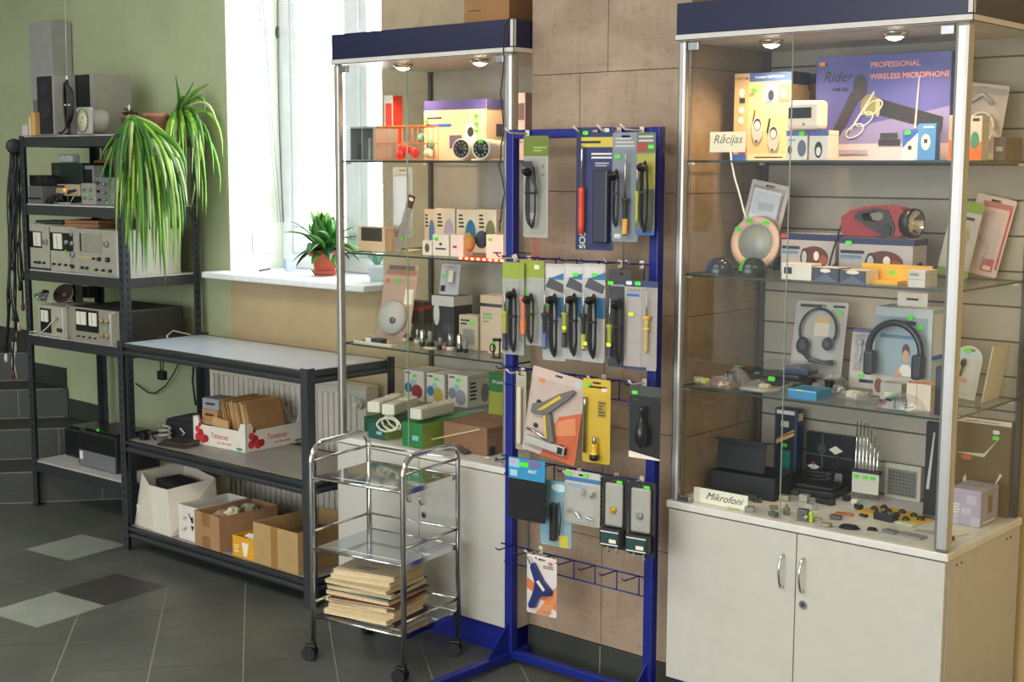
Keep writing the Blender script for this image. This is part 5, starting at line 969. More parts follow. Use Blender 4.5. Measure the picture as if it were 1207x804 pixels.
# ================================================================ GOODS ON THE HOOK RACK
def hangloc(xl, xr, yt, yb, Y):
    xm = (xl+xr)/2; a, b = onY(xl, (yt+yb)/2, Y), onY(xr, (yt+yb)/2, Y); zt, zb = onY(xm, yt, Y).z, onY(xm, yb, Y).z
    return Vector(((a.x+b.x)/2, Y, zb)), b.x-a.x, zt-zb
def hp_(lab, xl, xr, yt, yb, Y, mat, decs=(), **k):
    l, w, h = hangloc(xl, xr, yt, yb, Y); rz = k.get('rz', 0)
    w = w/math.cos(math.radians(rz)) if abs(rz) < 30 else w
    return pack(lab, w, h, mat, decs, l, **k), w, h
def wpeg(xpx, ypx, lab, tiltx=0, L=.11, z=None, drop=0.):
    """white plastic display peg clipped on the rack"""
    p = onY(xpx, ypx, 3.34); r = thing('display_peg', lab, 'display peg', (p.x, 3.342, p.z), 0, 'white plastic pegs on the hook rack')
    m = MB(); m.tube([(0, -.002, 0), (0, -L*.8, .002), (0, -L, .016)], .0032, M('dcd4c4', .4), 8); m.build('arm', r)
    m = MB(); m.box(-.008, .008, -.006, .0, -.012, .012, M('dcd4c4', .4), bev=.002); m.build('clip', r); return r
for x, y, l in ((622, 158, 'white peg over the green-headed lead pack, leftmost on the top bar'), (702, 156, 'white peg holding the long navy card on the top bar'), (730, 155, 'white peg holding the grey soldering iron pack on the top bar'), (757, 154, 'white peg holding the red-marked pack, rightmost on the top bar')): wpeg(x, y, l)
for x, y, l in ((608, 304, 'white peg at the left end of the second hook row'), (624, 306, 'white peg over the pack with orange iron'), (731, 311, 'white peg over the dark pack of the second hook row'), (757, 312, 'white peg over the long grey pack of the second hook row'), (617, 438, 'white peg at the left end of the third hook row'), (712, 446, 'white peg over the yellow card'), (760, 451, 'white peg over the black pump pack'), (621, 549, 'white peg over the black mat'), (683, 556, 'white peg over the bag of connectors'), (727, 562, 'white peg over the gold lock pack'), (757, 566, 'white peg over the silver lock pack'), (638, 648, 'white peg over the glue gun card')): wpeg(x, y, l, L=.085)
YH = 3.265
# top row
r, w, h = hp_('green-headed clear pack with a curled black lead, leftmost on the rack top bar', 617, 646, 160, 280, YH, M('a8a69c', .5), [('r', 0, .8, 1, 1, M('6c7c2c')), ('l', .4, .84, .95, .9, 2, M('a0ac6c')), ('o', .78, .7, .07, .02, GREY), ('o', .78, .62, .07, .02, GREY), ('r', .2, .18, .55, .24, WHITE)], bub=(.1, .04, .9, .78, .03), stk=[(.2, .68, ORANGE)], cat='packaged lead')
cord(r, .0, -.018, .03, h*.7, .022, 3)
m = MB(); m.prism([(-.03, 0), (.02, 0), (.045, -.10), (-.005, -.02)], .004, DGREY, TR(-.01, -.034, h*.75)); m.build('flat_lead', r)
r, w, h = hp_('long navy card with orange screwdriver, SOS lettering and yellow band', 681, 722, 150, 295, YH, M('232a5c', .4), [('r', 0, .84, 1, .92, M('c8b840')), ('l', .05, .86, .95, .9, 1, INK), ('l', .4, .74, .95, .8, 2, WHITE), ('l', .5, .68, .95, .72, 2, LGREY), ('r', .0, 0, .12, 1, M('1c2250'))], bub=(.16, .03, .97, .70, .028), stk=[(.25, .955), (.8, .975, WHITE)], cat='packaged screwdriver', rz=6)
m = MB(TR(-w*.30, -.012, 0)); m.lathe([(0, h*.13), (.008, h*.13), (.010, h*.2), (.0095, h*.48), (.011, h*.5), (.006, h*.51), (0, h*.51)], M('e0481c', .35), 14); m.build('screwdriver_handle', r)
m = MB(TR(-w*.30, -.012, 0)); m.lathe([(0, h*.51), (.004, h*.51), (.004, h*.80), (.0015, h*.86), (0, h*.86)], CHROME, 10); m.build('screwdriver_blade', r)
m = MB(); m.text('SOS', .03, WHITE, Matrix(((0,0,0,0),(0,0,0,0),(0,0,0,0),(0,0,0,1))) if False else (fmat('f', 0, 0, 0) @ TR(-w*.30, h*.08, .0032) @ Matrix.Rotation(math.pi/2, 4, 'Z'))); m.build('lettering', r, fixn=False)
m = MB(); m.box(w*.02, w*.42, -.022, -.004, h*.06, h*.66, M('1c2036', .3), bev=.006); m.build('spare_case', r)
r, w, h = hp_('grey pack with a yellow-handled soldering iron, second from the right on the top bar', 723, 751, 156, 285, YH-.01, M('7c848a', .35), [('l', .1, .86, .9, .96, 3, LGREY), ('r', .1, .03, .35, .07, WHITE)], bub=(.05, .03, .95, .84, .03), stk=[(.22, .78)], cat='packaged soldering iron', rz=8)
iron(r, w*.1, -.016, h*.06, h*.82, M('1c1a1a', .4), M('dca42c', .4), k=.45); cord(r, -w*.22, -.02, h*.14, h*.66, .011, 3)
r, w, h = hp_('yellow and dark pack with red mark and soldering iron, rightmost on the top bar', 751, 771, 156, 277, YH-.02, M('5c6450', .4), [('r', 0, .45, 1, .8, M('a8a43c')), ('r', .0, .82, .55, .9, M('a03430')), ('l', .1, .9, .9, .98, 2, LGREY), ('r', .0, 0, 1, .04, BLU)], bub=(.05, .02, .95, .8, .03), stk=[(.8, .86), (.2, .28, YEL)], cat='packaged soldering iron', rz=8)
iron(r, -w*.3, -.016, h*.12, h*.74, M('b4b83c', .4), k=.5, rad=.007); cord(r, w*.14, -.02, h*.03, h*.72, .013, 4)
# second row
r, w, h = hp_('green-headed pack with yellow and blue soldering iron, leftmost of the second row', 594, 616, 309, 418, 3.20, M('a4a69c', .5), [('r', 0, .82, 1, 1, M('8c9c34'))], bub=(.05, .02, .95, .8, .028), stk=[(.2, .5)], cat='packaged soldering iron', rz=10)
iron(r, -w*.26, -.016, h*.04, h*.74, M('b0b038', .4), M('20284c', .4), k=.62); cord(r, w*.16, -.018, h*.04, h*.72, .014, 4)
r, w, h = hp_('green-headed pack with orange soldering iron, second from the left of the second row', 614, 640, 307, 407, 3.22, M('a8aaa2', .5), [('r', 0, .8, 1, 1, M('8c9c34')), ('r', .6, .9, .8, .95, OFFW)], bub=(.05, .02, .95, .78, .028), stk=[(.25, .62), (.42, .40, YEL), (.46, .32, YEL)], cat='packaged soldering iron', rz=6)
iron(r, -w*.24, -.016, h*.12, h*.6, M('e08a6c', .4), M('e8803c', .4), k=.95, rad=.011, tip=False); cord(r, w*.12, -.02, h*.04, h*.62, .014, 3, M('2c1c1c', .4))
cols = [('20242c', '5a6ca4', 'blue-grey handle, first of three blue and white cards'), ('a4a838', '1c1c1e', 'olive handle, middle of three blue and white cards'), ('1c1c1e', 'b0b43c', 'black and olive handle, last of three blue and white cards')]
for k, (a, b, yt, yb) in enumerate(((641, 666, 311, 425), (665, 689, 311, 424), (687, 712, 311, 427))):
    r, w, h = hp_('soldering iron pack with '+cols[k][2], a, b, yt, yb, 3.235-.004*k, M('b4b4ae', .5), [('r', .1, .86, .9, .97, M('c8c4bc')), ('p', [(.2, .84), (1, .92), (1, .84)], M('2c6c9c')), ('p', [(.1, .76), (.9, .70), (1, .78), (.3, .86)], M('4c4a50')), ('r', .6, .45, 1, .66, M('2c6c9c'))], bub=(.04, .02, .96, .74, .03), stk=[(.55, .89)] if k else [(.15, .55), (.15, .50, ORANGE), (.12, .42, WHITE)], cat='packaged soldering iron', rz=6, group=None)
    iron(r, -w*.3, -.016, h*.12, h*.74, M(cols[k][0], .4), M(cols[k][1], .4), k=.6); cord(r, w*.16, -.02, h*.05, h*.70, .014, 4)
    if k: sticker(r, -w*(.2-.1*(k == 2)), -.032, h*(.34 if k == 1 else .2), w=.014, h=.011, mat=YEL)
r, w, h = hp_('dark pack with olive handled iron, second from the right of the second row', 718, 742, 318, 433, 3.235, M('34363a', .4), [('l', .1, .82, .9, .86, 1, GREY)], bub=(.04, .02, .96, .8, .03), stk=[(.1, .86)], cat='packaged soldering iron', rz=6)
iron(r, -w*.3, -.016, h*.10, h*.72, M('a4a838', .4), M('20284c', .4), k=.55); cord(r, w*.16, -.02, h*.05, h*.72, .014, 4); sticker(r, -w*.2, -.034, h*.24, w=.016, h=.012, mat=YEL)
r, w, h = hp_('long grey boxed blister pack with a yellow-collared iron, rightmost of the second row', 737, 773, 331, 436, 3.235, M('a49c94', .45), [('r', 0, .93, 1, 1, M('2c3a64')), ('r', .08, .82, .45, .85, BLU), ('l', .1, .86, .5, .92, 1, GREY), ('r', 0, 0, .7, .03, M('2c3a64'))], bub=(.56, .03, .97, .92, .022), stk=[(.15, .97, WHITE), (.42, .97), (.22, .62, YEL)], cat='packaged soldering iron', rz=6)
iron(r, w*.25, -.013, h*.2, h*.92, M('c8b458', .4), None, k=.5, rad=.006); m = MB(TR(w*.25, -.013, 0)); m.lathe([(.006, h*.56), (.012, h*.6), (.012, h*.615), (.004, h*.62)], M('dcb04c', .4), 14); m.lathe([(.008, h*.46), (.011, h*.475), (.008, h*.49)], M('dcc04c'), 12); m.build('collar', r)
# third row
r, w, h = hp_('large clear pack with a grey and yellow pliers tool, picture in orange below', 617, 676, 437, 539, 3.235, M('c4b0a4', .45), [('p', [(.35, 0), (1, 0), (1, .62), (.6, .5)], M('c8643c')), ('p', [(.5, .25), (.95, .35), (.9, .55), (.6, .45)], M('dc8c5c')), ('o', .2, .6, .05, .03, INK), ('o', .2, .32, .05, .03, INK), ('r', .8, .9, .95, .97, LGREY)], bub=(.04, .06, .96, .88, .035), stk=[(.2, .86, ORANGE)], cat='packaged pliers', rz=4)
r.rotation_euler[1] = math.radians(9)
GRY = M('6c6e66', .35); m = MB(TR(0, -.018, 0))
m.prism([(w*x-w/2, h*z) for x, z in ((.12, .48), (.2, .46), (.42, .5), (.78, .76), (.86, .84), (.8, .86), (.6, .78), (.3, .62), (.14, .58))], .016, GRY); m.prism([(w*x-w/2, h*z) for x, z in ((.35, .50), (.48, .52), (.62, .22), (.52, .18))], .016, GRY); m.build('tool_body', r)
m = MB(TR(0, -.020, 0)); m.prism([(w*x-w/2, h*z) for x, z in ((.24, .52), (.34, .54), (.66, .74), (.62, .77))], .018, M('d8b43c', .4)); m.prism([(w*x-w/2, h*z) for x, z in ((.37, .48), (.41, .5), (.5, .24), (.46, .22))], .018, M('d8b43c', .4)); m.build('yellow_inlay', r)
m = MB(TR(0, -.02, 0)); m.box(-w*.42, w*.22, 0, .016, h*.10, h*.19, LGREY, bev=.004); m.box(w*.2, w*.34, -.002, .018, h*.09, h*.2, BLACK, bev=.004); m.build('cutter_head', r)
m = MB(TR(0, -.018, 0)); m.tube([(-w*.4, 0, h*.28), (-w*.2, 0, h*.26), (0, 0, h*.22)], .005, CHROME, 8); m.build('spring_arm', r)
r, w, h = hp_('bright yellow card with a stubby yellow screwdriver and long bit, third row', 688, 718, 447, 546, 3.235, M('c8a82c', .45), [('l', .2, .88, .9, .93, 1, INK), ('r', .55, .55, .85, .75, M('a88c28')), ('l', .58, .56, .82, .74, 5, M('4c4420')), ('r', .0, .88, .2, .97, M('c8a82c'))], bub=(.06, .03, .94, .82, .026), stk=[(.18, .93), (.8, .88, M('e8c8b8'))], cat='packaged screwdriver', rz=6)
m = MB(TR(-w*.36, -.010, 0)); m.lathe([(0, h*.12), (.005, h*.12), (.005, h*.66), (.0065, h*.67), (.0065, h*.78), (0, h*.78)], STEEL, 8); m.build('extension_bit', r)
m = MB(TR(w*.04, -.017, 0)); m.lathe([(0, h*.04), (.012, h*.045), (.0155, h*.08), (.013, h*.12), (0, h*.12)], BLACK, 18); m.build('handle_cap', r)
m = MB(TR(w*.04, -.017, 0)); m.lathe([(.013, h*.12), (.009, h*.15), (.009, h*.21), (.011, h*.24), (0, h*.24)], M('e0b428', .3), 18); m.lathe([(0, h*.24), (.006, h*.24), (.006, h*.32), (0, h*.32)], STEEL, 10); m.build('stubby_handle', r)
r, w, h = hp_('black card with a rubber bulb pump in clear plastic, rightmost of the third row', 743, 777, 455, 541, 3.235, M('17181a', .4), [('r', 0, .86, 1, 1, M('3c403c')), ('p', [(0, 0), (1, 0), (1, .02), (0, .09)], OFFW)], bub=(.04, .1, .96, .85, .035), stk=[(.18, .90)], cat='packaged pump', rz=6)
m = MB(TR(0, -.019, 0)); m.lathe([(0, h*.16), (.010, h*.17), (.019, h*.26), (.020, h*.36), (.016, h*.46), (.008, h*.53), (.008, h*.66), (.0095, h*.67), (.0095, h*.72), (0, h*.74)], M('1a1b1c', .2), 22); m.build('bulb_pump', r)
r, w, h = hp_('tall narrow pale blister pack with long ivory piece at the left of the third row', 608, 620, 437, 530, 3.27, M('aca494', .45), [], bub=(.1, .03, .9, .88, .02), cat='packaged part', rz=0)
m = MB(); m.box(-.007, .009, -.014, -.004, .02, h*.8, M('d8cdb4', .5), bev=.003); m.build('ivory_piece', r)
# fourth row
r, w, h = hp_('black mouse mat with blue printed header reading MAT, leftmost of the fourth row', 601, 641, 541, 614, 3.17, M('101113', .8), [('r', 0, .66, 1, 1, M('2c86b4')), ('t', .66, .80, .016, 'MAT', WHITE), ('r', .02, .84, .3, .98, M('8cb8d4')), ('o', .12, .93, .08, .03, M('d88c9c')), ('o', .7, .93, .2, .05, M('7c5c90')), ('r', .3, .86, .55, .94, GREEN), ('r', .05, .70, .25, .8, M('9cc4dc'))], cat='mouse mat', name='mouse_mat_pack', th=.004, rz=5)
r, w, h = hp_('pale blue pack with a black device and yellow tag, second in the fourth row', 639, 672, 567, 644, 3.235, M('8cacb4', .45), [('r', 0, .78, 1, 1, M('6ca4b8')), ('r', 0, .1, .2, .75, M('7cb8cc')), ('o', .6, .9, .25, .06, M('cfdce0')), ('r', .62, .0, .9, .18, M('d8c43c'))], bub=(.12, .04, .95, .78, .03), stk=[(.15, .94)], cat='packaged device', rz=6)
m = MB(); m.box(-.010, .012, -.026, -.006, h*.1, h*.68, BLACK, bev=.005); m.tube([(.02, -.015, h*.7), (.028, -.016, h*.45), (.022, -.016, h*.2)], .003, DGREY, 6); m.build('black_device', r)
r, w, h = hp_('clear bag with chrome connectors and blue striped header, centre of the fourth row', 667, 706, 556, 619, 3.235, M('b4b4a8', .5), [('r', 0, .8, 1, .88, M('3c6c9c')), ('l', .1, .68, .9, .76, 1, LBLU)], bub=(.03, .03, .97, .76, .02), stk=[(.12, .94), (.6, .94)], cat='packaged connectors', rz=5, plast=BAG)
for k, (x, z) in enumerate(((.1, .62), (.35, .6), (-.3, .25), (.28, .16), (-.05, .2))): m = MB(TR(w*x-.004, -.010, h*z) @ RY(35*k)); m.cyl((0,0,-.008), (0,0,.006), .006, CHROME, 12); m.cyl((0,0,.006), (0,0,.014), .0035, CHROME, 10); m.build('connector', r)
r, w, h = hp_('narrow olive-grey pack squeezed behind the bag of connectors', 704, 716, 562, 621, 3.26, M('6c6a54', .45), [('l', .1, .2, .9, .8, 6, OLV)], bub=(.1, .05, .9, .85, .015), cat='packaged part', rz=5)
for k, (a, b, yt, yb, col, l) in enumerate(((712, 738, 562, 647, M('d8b048', .25, .8), 'gold'), (742, 771, 568, 655, STEEL, 'silver'))):
    r, w, h = hp_('black pack with a %s cylinder lock in a frosted tray, fourth row' % l, a, b, yt, yb, 3.235, M('1c1d20', .4), [], cat='packaged lock', rz=8, stk=[(.68, .93)])
    m = MB(); m.box(-w*.36, w*.36, -.010, -.0015, h*.32, h*.92, M('9c9c94', .35), bev=.006); m.build('frosted_tray', r)
    m = MB(); m.box(-w*.42, w*.42, -.034, -.0015, h*.06, h*.30, M('24282a', .3), bev=.004); m.box(-w*.34, w*.34, -.0352, -.034, h*.09, h*.27, M('20403c', .35)); m.box(-w*.36, w*.36, -.0356, -.0345, h*.085, h*.10, WHITE); m.box(-w*.36, w*.36, -.0356, -.0345, h*.26, h*.275, WHITE); m.box(.0, w*.28, -.0362, -.035, h*.12, h*.17, OFFW); m.build('lock_case', r)
    m = MB(TR(0, -.012, h*.54)); m.cyl((0, -.008, 0), (0, .004, 0), .008, col, 16); m.box(-.010, .010, -.004, .0, -.004, .012, col, bev=.001); m.cyl((0, -.012, 0), (0, -.008, 0), .004, col, 10); m.build('cylinder_lock', r)
    m = MB(); [m.tube([(x, -.012, h*.06), (x, -.014, -.004), (x, -.004, -.010)], .003, M('a8a89c', .4), 6) for x in (-w*.2, w*.16)]; m.build('tray_foot', r)
# fifth row
r, w, h = hp_('white and orange card with a dark blue glue gun, alone on the lowest hook row', 622, 655, 656, 725, 3.255, M('dcd4cc', .45), [('p', [(0, .42), (0, .60), (1, .32), (1, .12)], M('d8783c')), ('p', [(.3, .0), (.75, 0), (1, .30), (1, .55)], M('e0905c')), ('l', .55, .8, .9, .86, 2, INK), ('o', .8, .9, .08, .03, M('d86c5c')), ('l', .55, .04, .95, .1, 1, GREY)], stk=[(.7, .26, ORANGE)], cat='packaged glue gun', rz=4, name='glue_gun_pack', bub=(.06, .03, .94, .96, .022))
BG = M('1c2c6c', .3); m = MB(TR(0, -.016, 0))
m.prism([(w*x-w/2, h*z) for x, z in ((.22, .86), (.30, .88), (.62, .60), (.9, .46), (.88, .38), (.66, .36), (.5, .34), (.34, .12), (.18, .10), (.14, .16), (.32, .42), (.36, .56), (.2, .8))], .014, BG); m.build('gun_body', r)
m = MB(TR(0, -.018, 0)); m.prism([(w*x-w/2, h*z) for x, z in ((.1, .97), (.14, .97), (.24, .87), (.2, .85))], .010, CHROME); m.build('nozzle', r)
m = MB(TR(0, -.0178, 0)); m.prism([(w*x-w/2, h*z) for x, z in ((.42, .58), (.5, .62), (.72, .47), (.66, .44))], .002, OFFW); m.build('side_label', r)
# ================================================================ ELECTRONICS ON THE TALL SHELVING UNIT
ZA, ZB, ZC, ZD, ZE = [z+.0008 for z in SZ]
def su_unit(lab, xl, xr, yt, yb, z, d, mat, decs=(), cat='instrument', name='test_instrument', Y=None, rz=0, lo=3.446, bev=.004, h=None, w=None):
    xm = (xl+xr)/2; y = onZ(xm, yb, z).y if Y is None else Y; y = min(max(y, lo), 3.835-d)
    a, b = onY(xl, yb, y), onY(xr, yb, y); ww = w or b.x-a.x; hh = h or onY(xm, yt, y).z-z
    xc_ = min(max((a.x+b.x)/2, -6.085+ww/2), -5.345-ww/2); r = thing(name, lab, cat, (xc_, y+d/2, z), rz); m = MB(); m.box(-ww/2, ww/2, -d/2, d/2, 0, hh, mat, bev=bev); decorate(m, ww, d, hh, decs); m.build('housing', r)
    return r, ww, d, hh
def knob(r, x, z, y, rad=.009, mat=None, n=16, L=.014): m = MB(TR(x, y, z) @ RX(90)); m.lathe([(0, 0), (rad, 0), (rad*.85, L), (0, L)], mat or BLACK, n); m.lathe([(0, L), (rad*.5, L), (0, L+.001)], STEEL, 10); m.build('knob', r)
def meter(r, x0, x1, z0, z1, y, mat=None): m = MB(); m.box(x0, x1, y-.006, y, z0, z1, mat or M('dcdccc', .3), bev=.001); m.tube([((x0+x1)/2, y-.0068, z0+.004), ((x0+x1)/2-.006, y-.0068, z1-.006)], .0008, INK, 4); m.build('meter_face', r)
INST = M('a3a192', .5); INSD = M('8c8c80', .5)
# level 3: three measuring instruments and the wooden case
r, w, d, h = su_unit('grey voltmeter with one dial and a side knob, leftmost on the third level', 31, 56, 264, 310, ZC, .20, INST, Y=3.455); f = -d/2
h_inst = h; m = MB(); m.box(-w*.46, w*.1, f-.002, f, h*.48, h*.84, BLACK); m.build('meter_window', r); meter(r, -w*.24, w*.08, h*.52, h*.82, f-.002); knob(r, w*.3, h*.62, f, .014, GREY); knob(r, -w*.2, h*.16, f, .006); knob(r, -w*.02, h*.16, f, .007); knob(r, w*.2, h*.16, f, .006); m = MB(); m.box(-w*.48, w*.46, f-.004, f+.004, -.0006, .010, DGREY); m.build('foot_rail', r)
r, w, d, h = su_unit('grey voltmeter with black face panel and green sticker, middle of the third level', 59, 89, 267, 313, ZC, .20, INST, Y=3.455); f = -d/2
m = MB(); m.box(-w*.46, w*.44, f-.002, f, h*.46, h*.86, BLACK); m.build('meter_window', r); meter(r, -w*.28, w*.04, h*.5, h*.84, f-.002); knob(r, w*.24, h*.66, f-.002, .012, GREY); [knob(r, w*q, h*.16, f, .006) for q in (-.3, -.08, .16, .38)]; sticker(r, w*.16, f-.004, h*.46, w=.014, h=.014)
r, w, d, h = su_unit('large grey oscilloscope with many knobs, partly behind the trailing plant', 91, 148, 271, 315, ZC, .34, M('999789', .5), [('rr', 0, 0, 1, 1, M('b4b2a6', .5))], Y=3.455); f = -d/2
m = MB(); m.box(-w*.2, w*.2, f-.003, f, h*.5, h*.9, M('8c8c7c', .2), bev=.001); m.build('screen', r); m = MB(); m.box(-w*.25, -w*.22, f-.002, f, h*.5, h*.9, INK); m.build('scale', r)
for x, z, q in ((-.40, .86, .008), (-.40, .66, .011), (-.40, .42, .015), (.32, .7, .014), (.16, .36, .010), (.34, .36, .012), (.05, .36, .006), (-.4, .14, .007), (-.2, .14, .007), (-.1, .14, .007), (.1, .12, .006), (.24, .12, .006), (.38, .12, .008)): knob(r, w*x, h*z, f, q, None if z < .4 else GREY)
m = MB(); m.box(-w*.28, w*.08, f-.001, f, h*.36, h*.385, M('c8b45c')); m.build('yellow_strip', r)
m = MB(); m.box(-.11, .10, -.12, .05, 0, .018, M('9a6a44', .5), bev=.003); m.box(-.11, .10, -.12, .05, .0185, .034, M('a06e48', .5), bev=.003)
tag(m.build('wooden_case', loc=(onY(112, 268, 3.60).x, 3.63, ZC+.0008+h), rz=14), 'flat brown wooden case lying on the oscilloscope', 'case')
m = MB(); m.box(-.20, .02, -.03, .08, 0, .012, M('4c4c4c', .5), bev=.002); tag(m.build('flat_instrument', loc=(-5.92, 3.55, ZC+.0022+h_inst), rz=3), 'flat dark grey lid lying over the two voltmeters', 'lid')
# level 4
r, w, d, h = su_unit('pale power supply with black meter, leftmost on the fourth level, speaker on top', 46, 79, 361, 394, ZD, .24, M('a8a494', .5), Y=3.46); f = -d/2; psu = (r.location.copy(), h)
m = MB(); m.box(-w*.42, -w*.04, f-.002, f, h*.1, h*.9, BLACK); m.build('meter_window', r); meter(r, -w*.36, -w*.12, h*.46, h*.84, f-.002); knob(r, w*.2, h*.6, f, .005, GREY); m = MB(); m.box(w*.16, w*.42, f-.003, f, h*.18, h*.3, INK); m.build('terminal_strip', r); sticker(r, w*.08, f-.002, h*.42)
m = MB(); P = [(w*.18, f-.006, h*.66), (w*.0, f-.03, h*.3), (-w*.2, f-.05, .006), (-w*.5, f-.05, .004), (-w*.62, f-.03, .012), (-w*.4, f-.02, .02)]; m.tube(P, .003, LGREY, 6); m.build('test_lead', r)
r, w, d, h = su_unit('long rack power supply with twin meters and white handles on the fourth level', 80, 139, 364, 399, ZD, .355, M('2c2c2c', .5), [('r', 0, 0, 1, 1, M('8c8878', .5)), ('r', .18, .3, .62, .95, BLACK)], Y=3.455, rz=1.7); f = -d/2
for x in (-.44, .46):
    m = MB(); m.tube([(w*x, f, h*.05), (w*x, f-.035, h*.05), (w*x, f-.035, h*.95), (w*x, f, h*.95)], .0045, LGREY, 8); m.build('rack_handle', r)
meter(r, -w*.28, -w*.10, h*.5, h*.88, f-.003); meter(r, -w*.04, w*.10, h*.5, h*.88, f-.003)
for x, z in ((.20, .68), (.30, .68), (.20, .26), (.30, .26)): knob(r, w*x, h*z, f, .010, M('a8906c', .5), 10, .018)
for x in (-.26, -.16, -.04, .06): knob(r, w*x, h*.15, f, .004)
sticker(r, w*.26, f-.004, h*.48)
# fan-like loudspeaker cone and neighbours on top of the power supply
p0 = onY(71, 345, 3.56); t = thing('loudspeaker_cone', 'bare oval loudspeaker with brown cone leaning on the power supply', 'loudspeaker', (p0.x, 3.56, psu[0].z+psu[1]+.0008), 10, rx=-24)
m = MB(TR(0, 0, .048) @ RX(90) @ Matrix.Diagonal((1.25, .92, 1, 1))); m.lathe([(.050, 0), (.052, .004), (.046, .006), (.02, -.012), (.0, -.012)], M('3a302c', .8), 32); m.build('cone', t)
m = MB(TR(0, 0, .048) @ RX(90) @ Matrix.Diagonal((1.25, .92, 1, 1))); m.lathe([(.048, -.004), (.054, -.003), (.054, .003), (.048, .0045)], M('a07c68', .5), 32); m.build('rim', t)
m = MB(TR(0, 0, .048) @ RX(90)); m.lathe([(0, -.010), (.014, -.011), (.010, -.002), (0, .0)], M('8c6c60', .6), 20); m.lathe([(0, -.035), (.022, -.035), (.022, -.014), (0, -.0125)], DGREY, 18); m.build('dust_cap', t)
r = heap('clear bag with black adapters hanging left of the loudspeaker cone', 50, 360, ZD, .10, .05, .03, 21, [BLACK, DGREY, WHITE]); r.rotation_euler = (math.radians(80), 0, 0); p0 = onY(50, 347, 3.70); r.location = (-6.03, 3.50, psu[0].z+psu[1]+.032)
su_unit('white adapter box behind the loudspeaker cone', 64, 74, 333, 360, psu[0].z+psu[1]+.001, .04, M('d4d2ca', .4), Y=3.645, cat='adapter', name='power_adapter')
su_unit('grey plastic unit behind the loudspeaker cone, left of the black cases', 83, 93, 335, 362, psu[0].z+psu[1]+.001, .04, M('7c7c7a', .5), Y=3.645, w=.036, cat='adapter', name='power_adapter')
su_unit('slim black case standing right of the grey plastic unit', 96, 105, 338, 362, ZD+.165, .05, BLACK, Y=3.68, cat='case', name='upright_case')
# right end of level 4: black box, white plug
smallbox('small white plug adapter lying on the white board end of the fourth level', 170, 391, ZD, .035, .03, .02, M('ece8e0', .4), 10, ymin=3.4, cat='adapter', name='plug_adapter')
m = MB(); P = [onZ(212, 384, ZD+.004), onZ(213, 380, ZD+.02), onZ(214, 372, ZD+.05)]; P = [Vector((-5.36, 3.72, ZD+.006)), Vector((-5.355, 3.72, ZD+.03)), Vector((-5.34, 3.74, ZD+.05)), Vector((-5.30, 3.80, ZD+.03)), Vector((-5.27, 3.86, ZD-.02))]; m.tube(P, .003, LGREY, 6); m.lathe([(0, 0), (.008, 0), (.006, .03), (0, .03)], WHITE, 10, TR(-5.36, 3.72, ZD)); tag(m.build('white_lead'), 'white plug lead at the right end of the fourth level', 'cable')
# level 5
for k, (a, b, yt, yb, dd, lab) in enumerate(((71, 96, 506, 538, .20, 'plain black device with matt lid on the lowest level, left of the pair'), (92, 138, 512, 546, .24, 'black and grey tape deck with green light on the lowest level, right of the pair'))):
    r, w, d, h = su_unit(lab, a, b, yt, yb, ZE, dd, M('17181a', .35) if not k else M('1a1b1d', .3), Y=3.60 if not k else 3.53, cat='appliance', name='desktop_device', bev=.01)
    m = MB(); m.box(-w*.42, w*.42, -d*.4, d*.35, h, h+.012, M('1c1d20', .3), bev=.004); m.build('lid', r)
    if k:
        m = MB(); m.box(-w*.44, w*.47, -d/2-.004, -d/2+.001, .004, h*.46, M('6c6c70', .4), bev=.001); m.build('front_panel', r); m = MB(); m.box(-w*.42, -w*.34, -d/2-.0055, -d/2-.003, h*.2, h*.42, WHITE); m.build('label', r); sticker(r, -w*.05, -d/2+.02, h+.013, w=.024, h=.012)
# level 2: jumble
su_unit('beige tester with orange lamp standing on a wire stand, second level', 60, 94, 214, 230, ZB, .06, M('a89878', .5), [('r', .05, .7, .5, .9, INK), ('r', .05, .1, .95, .2, M('8c7c60')), ('p', [(.55, .1), (.6, .5), (.9, .6), (.9, .4)], INK)], Y=3.53, cat='tester', name='bench_tester', h=.055)
q = [o for o in bpy.data.objects if o.get('label', '').startswith('beige tester')][0]; q.location.z += .038
m = MB(); m.lathe([(0, 0), (.007, 0), (.007, .003), (0, .003)], M('f08030', .4, emit=2.), 14, TR(-.0, -.0315, .028) @ RX(90)); m.build('orange_lamp', q)
m = MB(); [m.tube([(s*.06, -.02, .0), (s*.07, -.05, -.034), (s*.07, .025, -.034), (s*.06, .02, .0)], .003, LGREY, 6) for s in (-1, 1)]; m.tube([(-.07, -.05, -.034), (.07, -.05, -.034)], .003, LGREY, 6); m.build('wire_stand', q)
r, w, d, h = su_unit('grey tester with silver knobs left of a taller one on the second level', 96, 113, 216, 237, ZB, .07, M('8c8c80', .5), Y=3.52, cat='tester', name='bench_tester'); [knob(r, w*x, h*z, -d/2, .006, STEEL) for x in (-.25, .2) for z in (.7, .3)]; sticker(r, 0, -d/2-.002, h*.48)
r, w, d, h = su_unit('taller grey tester with many knobs beside the trailing plant', 113, 130, 209, 238, ZB, .07, M('6c6c68', .5), Y=3.52, cat='tester', name='bench_tester'); [knob(r, w*x, h*z, -d/2, .008 if z > .5 else .006, STEEL if i % 2 else BLACK) for i, (x, z) in enumerate(((-.25, .8), (.2, .75), (-.25, .5), (.2, .45), (-.2, .2), (.22, .2)))]; sticker(r, w*.3, -d/2-.002, h*.1)
gc_ = su_unit('dark green instrument case with grey frame in the middle of the second level', 58, 94, 192, 226, ZB, .14, M('1c2a26', .4), [('r', .12, .6, .3, .85, M('2c4030')), ('rr', 0, 0, 1, .1, GREY)], Y=3.585, cat='case', name='instrument_case')
gcase = (ZB+gc_[3], 0)
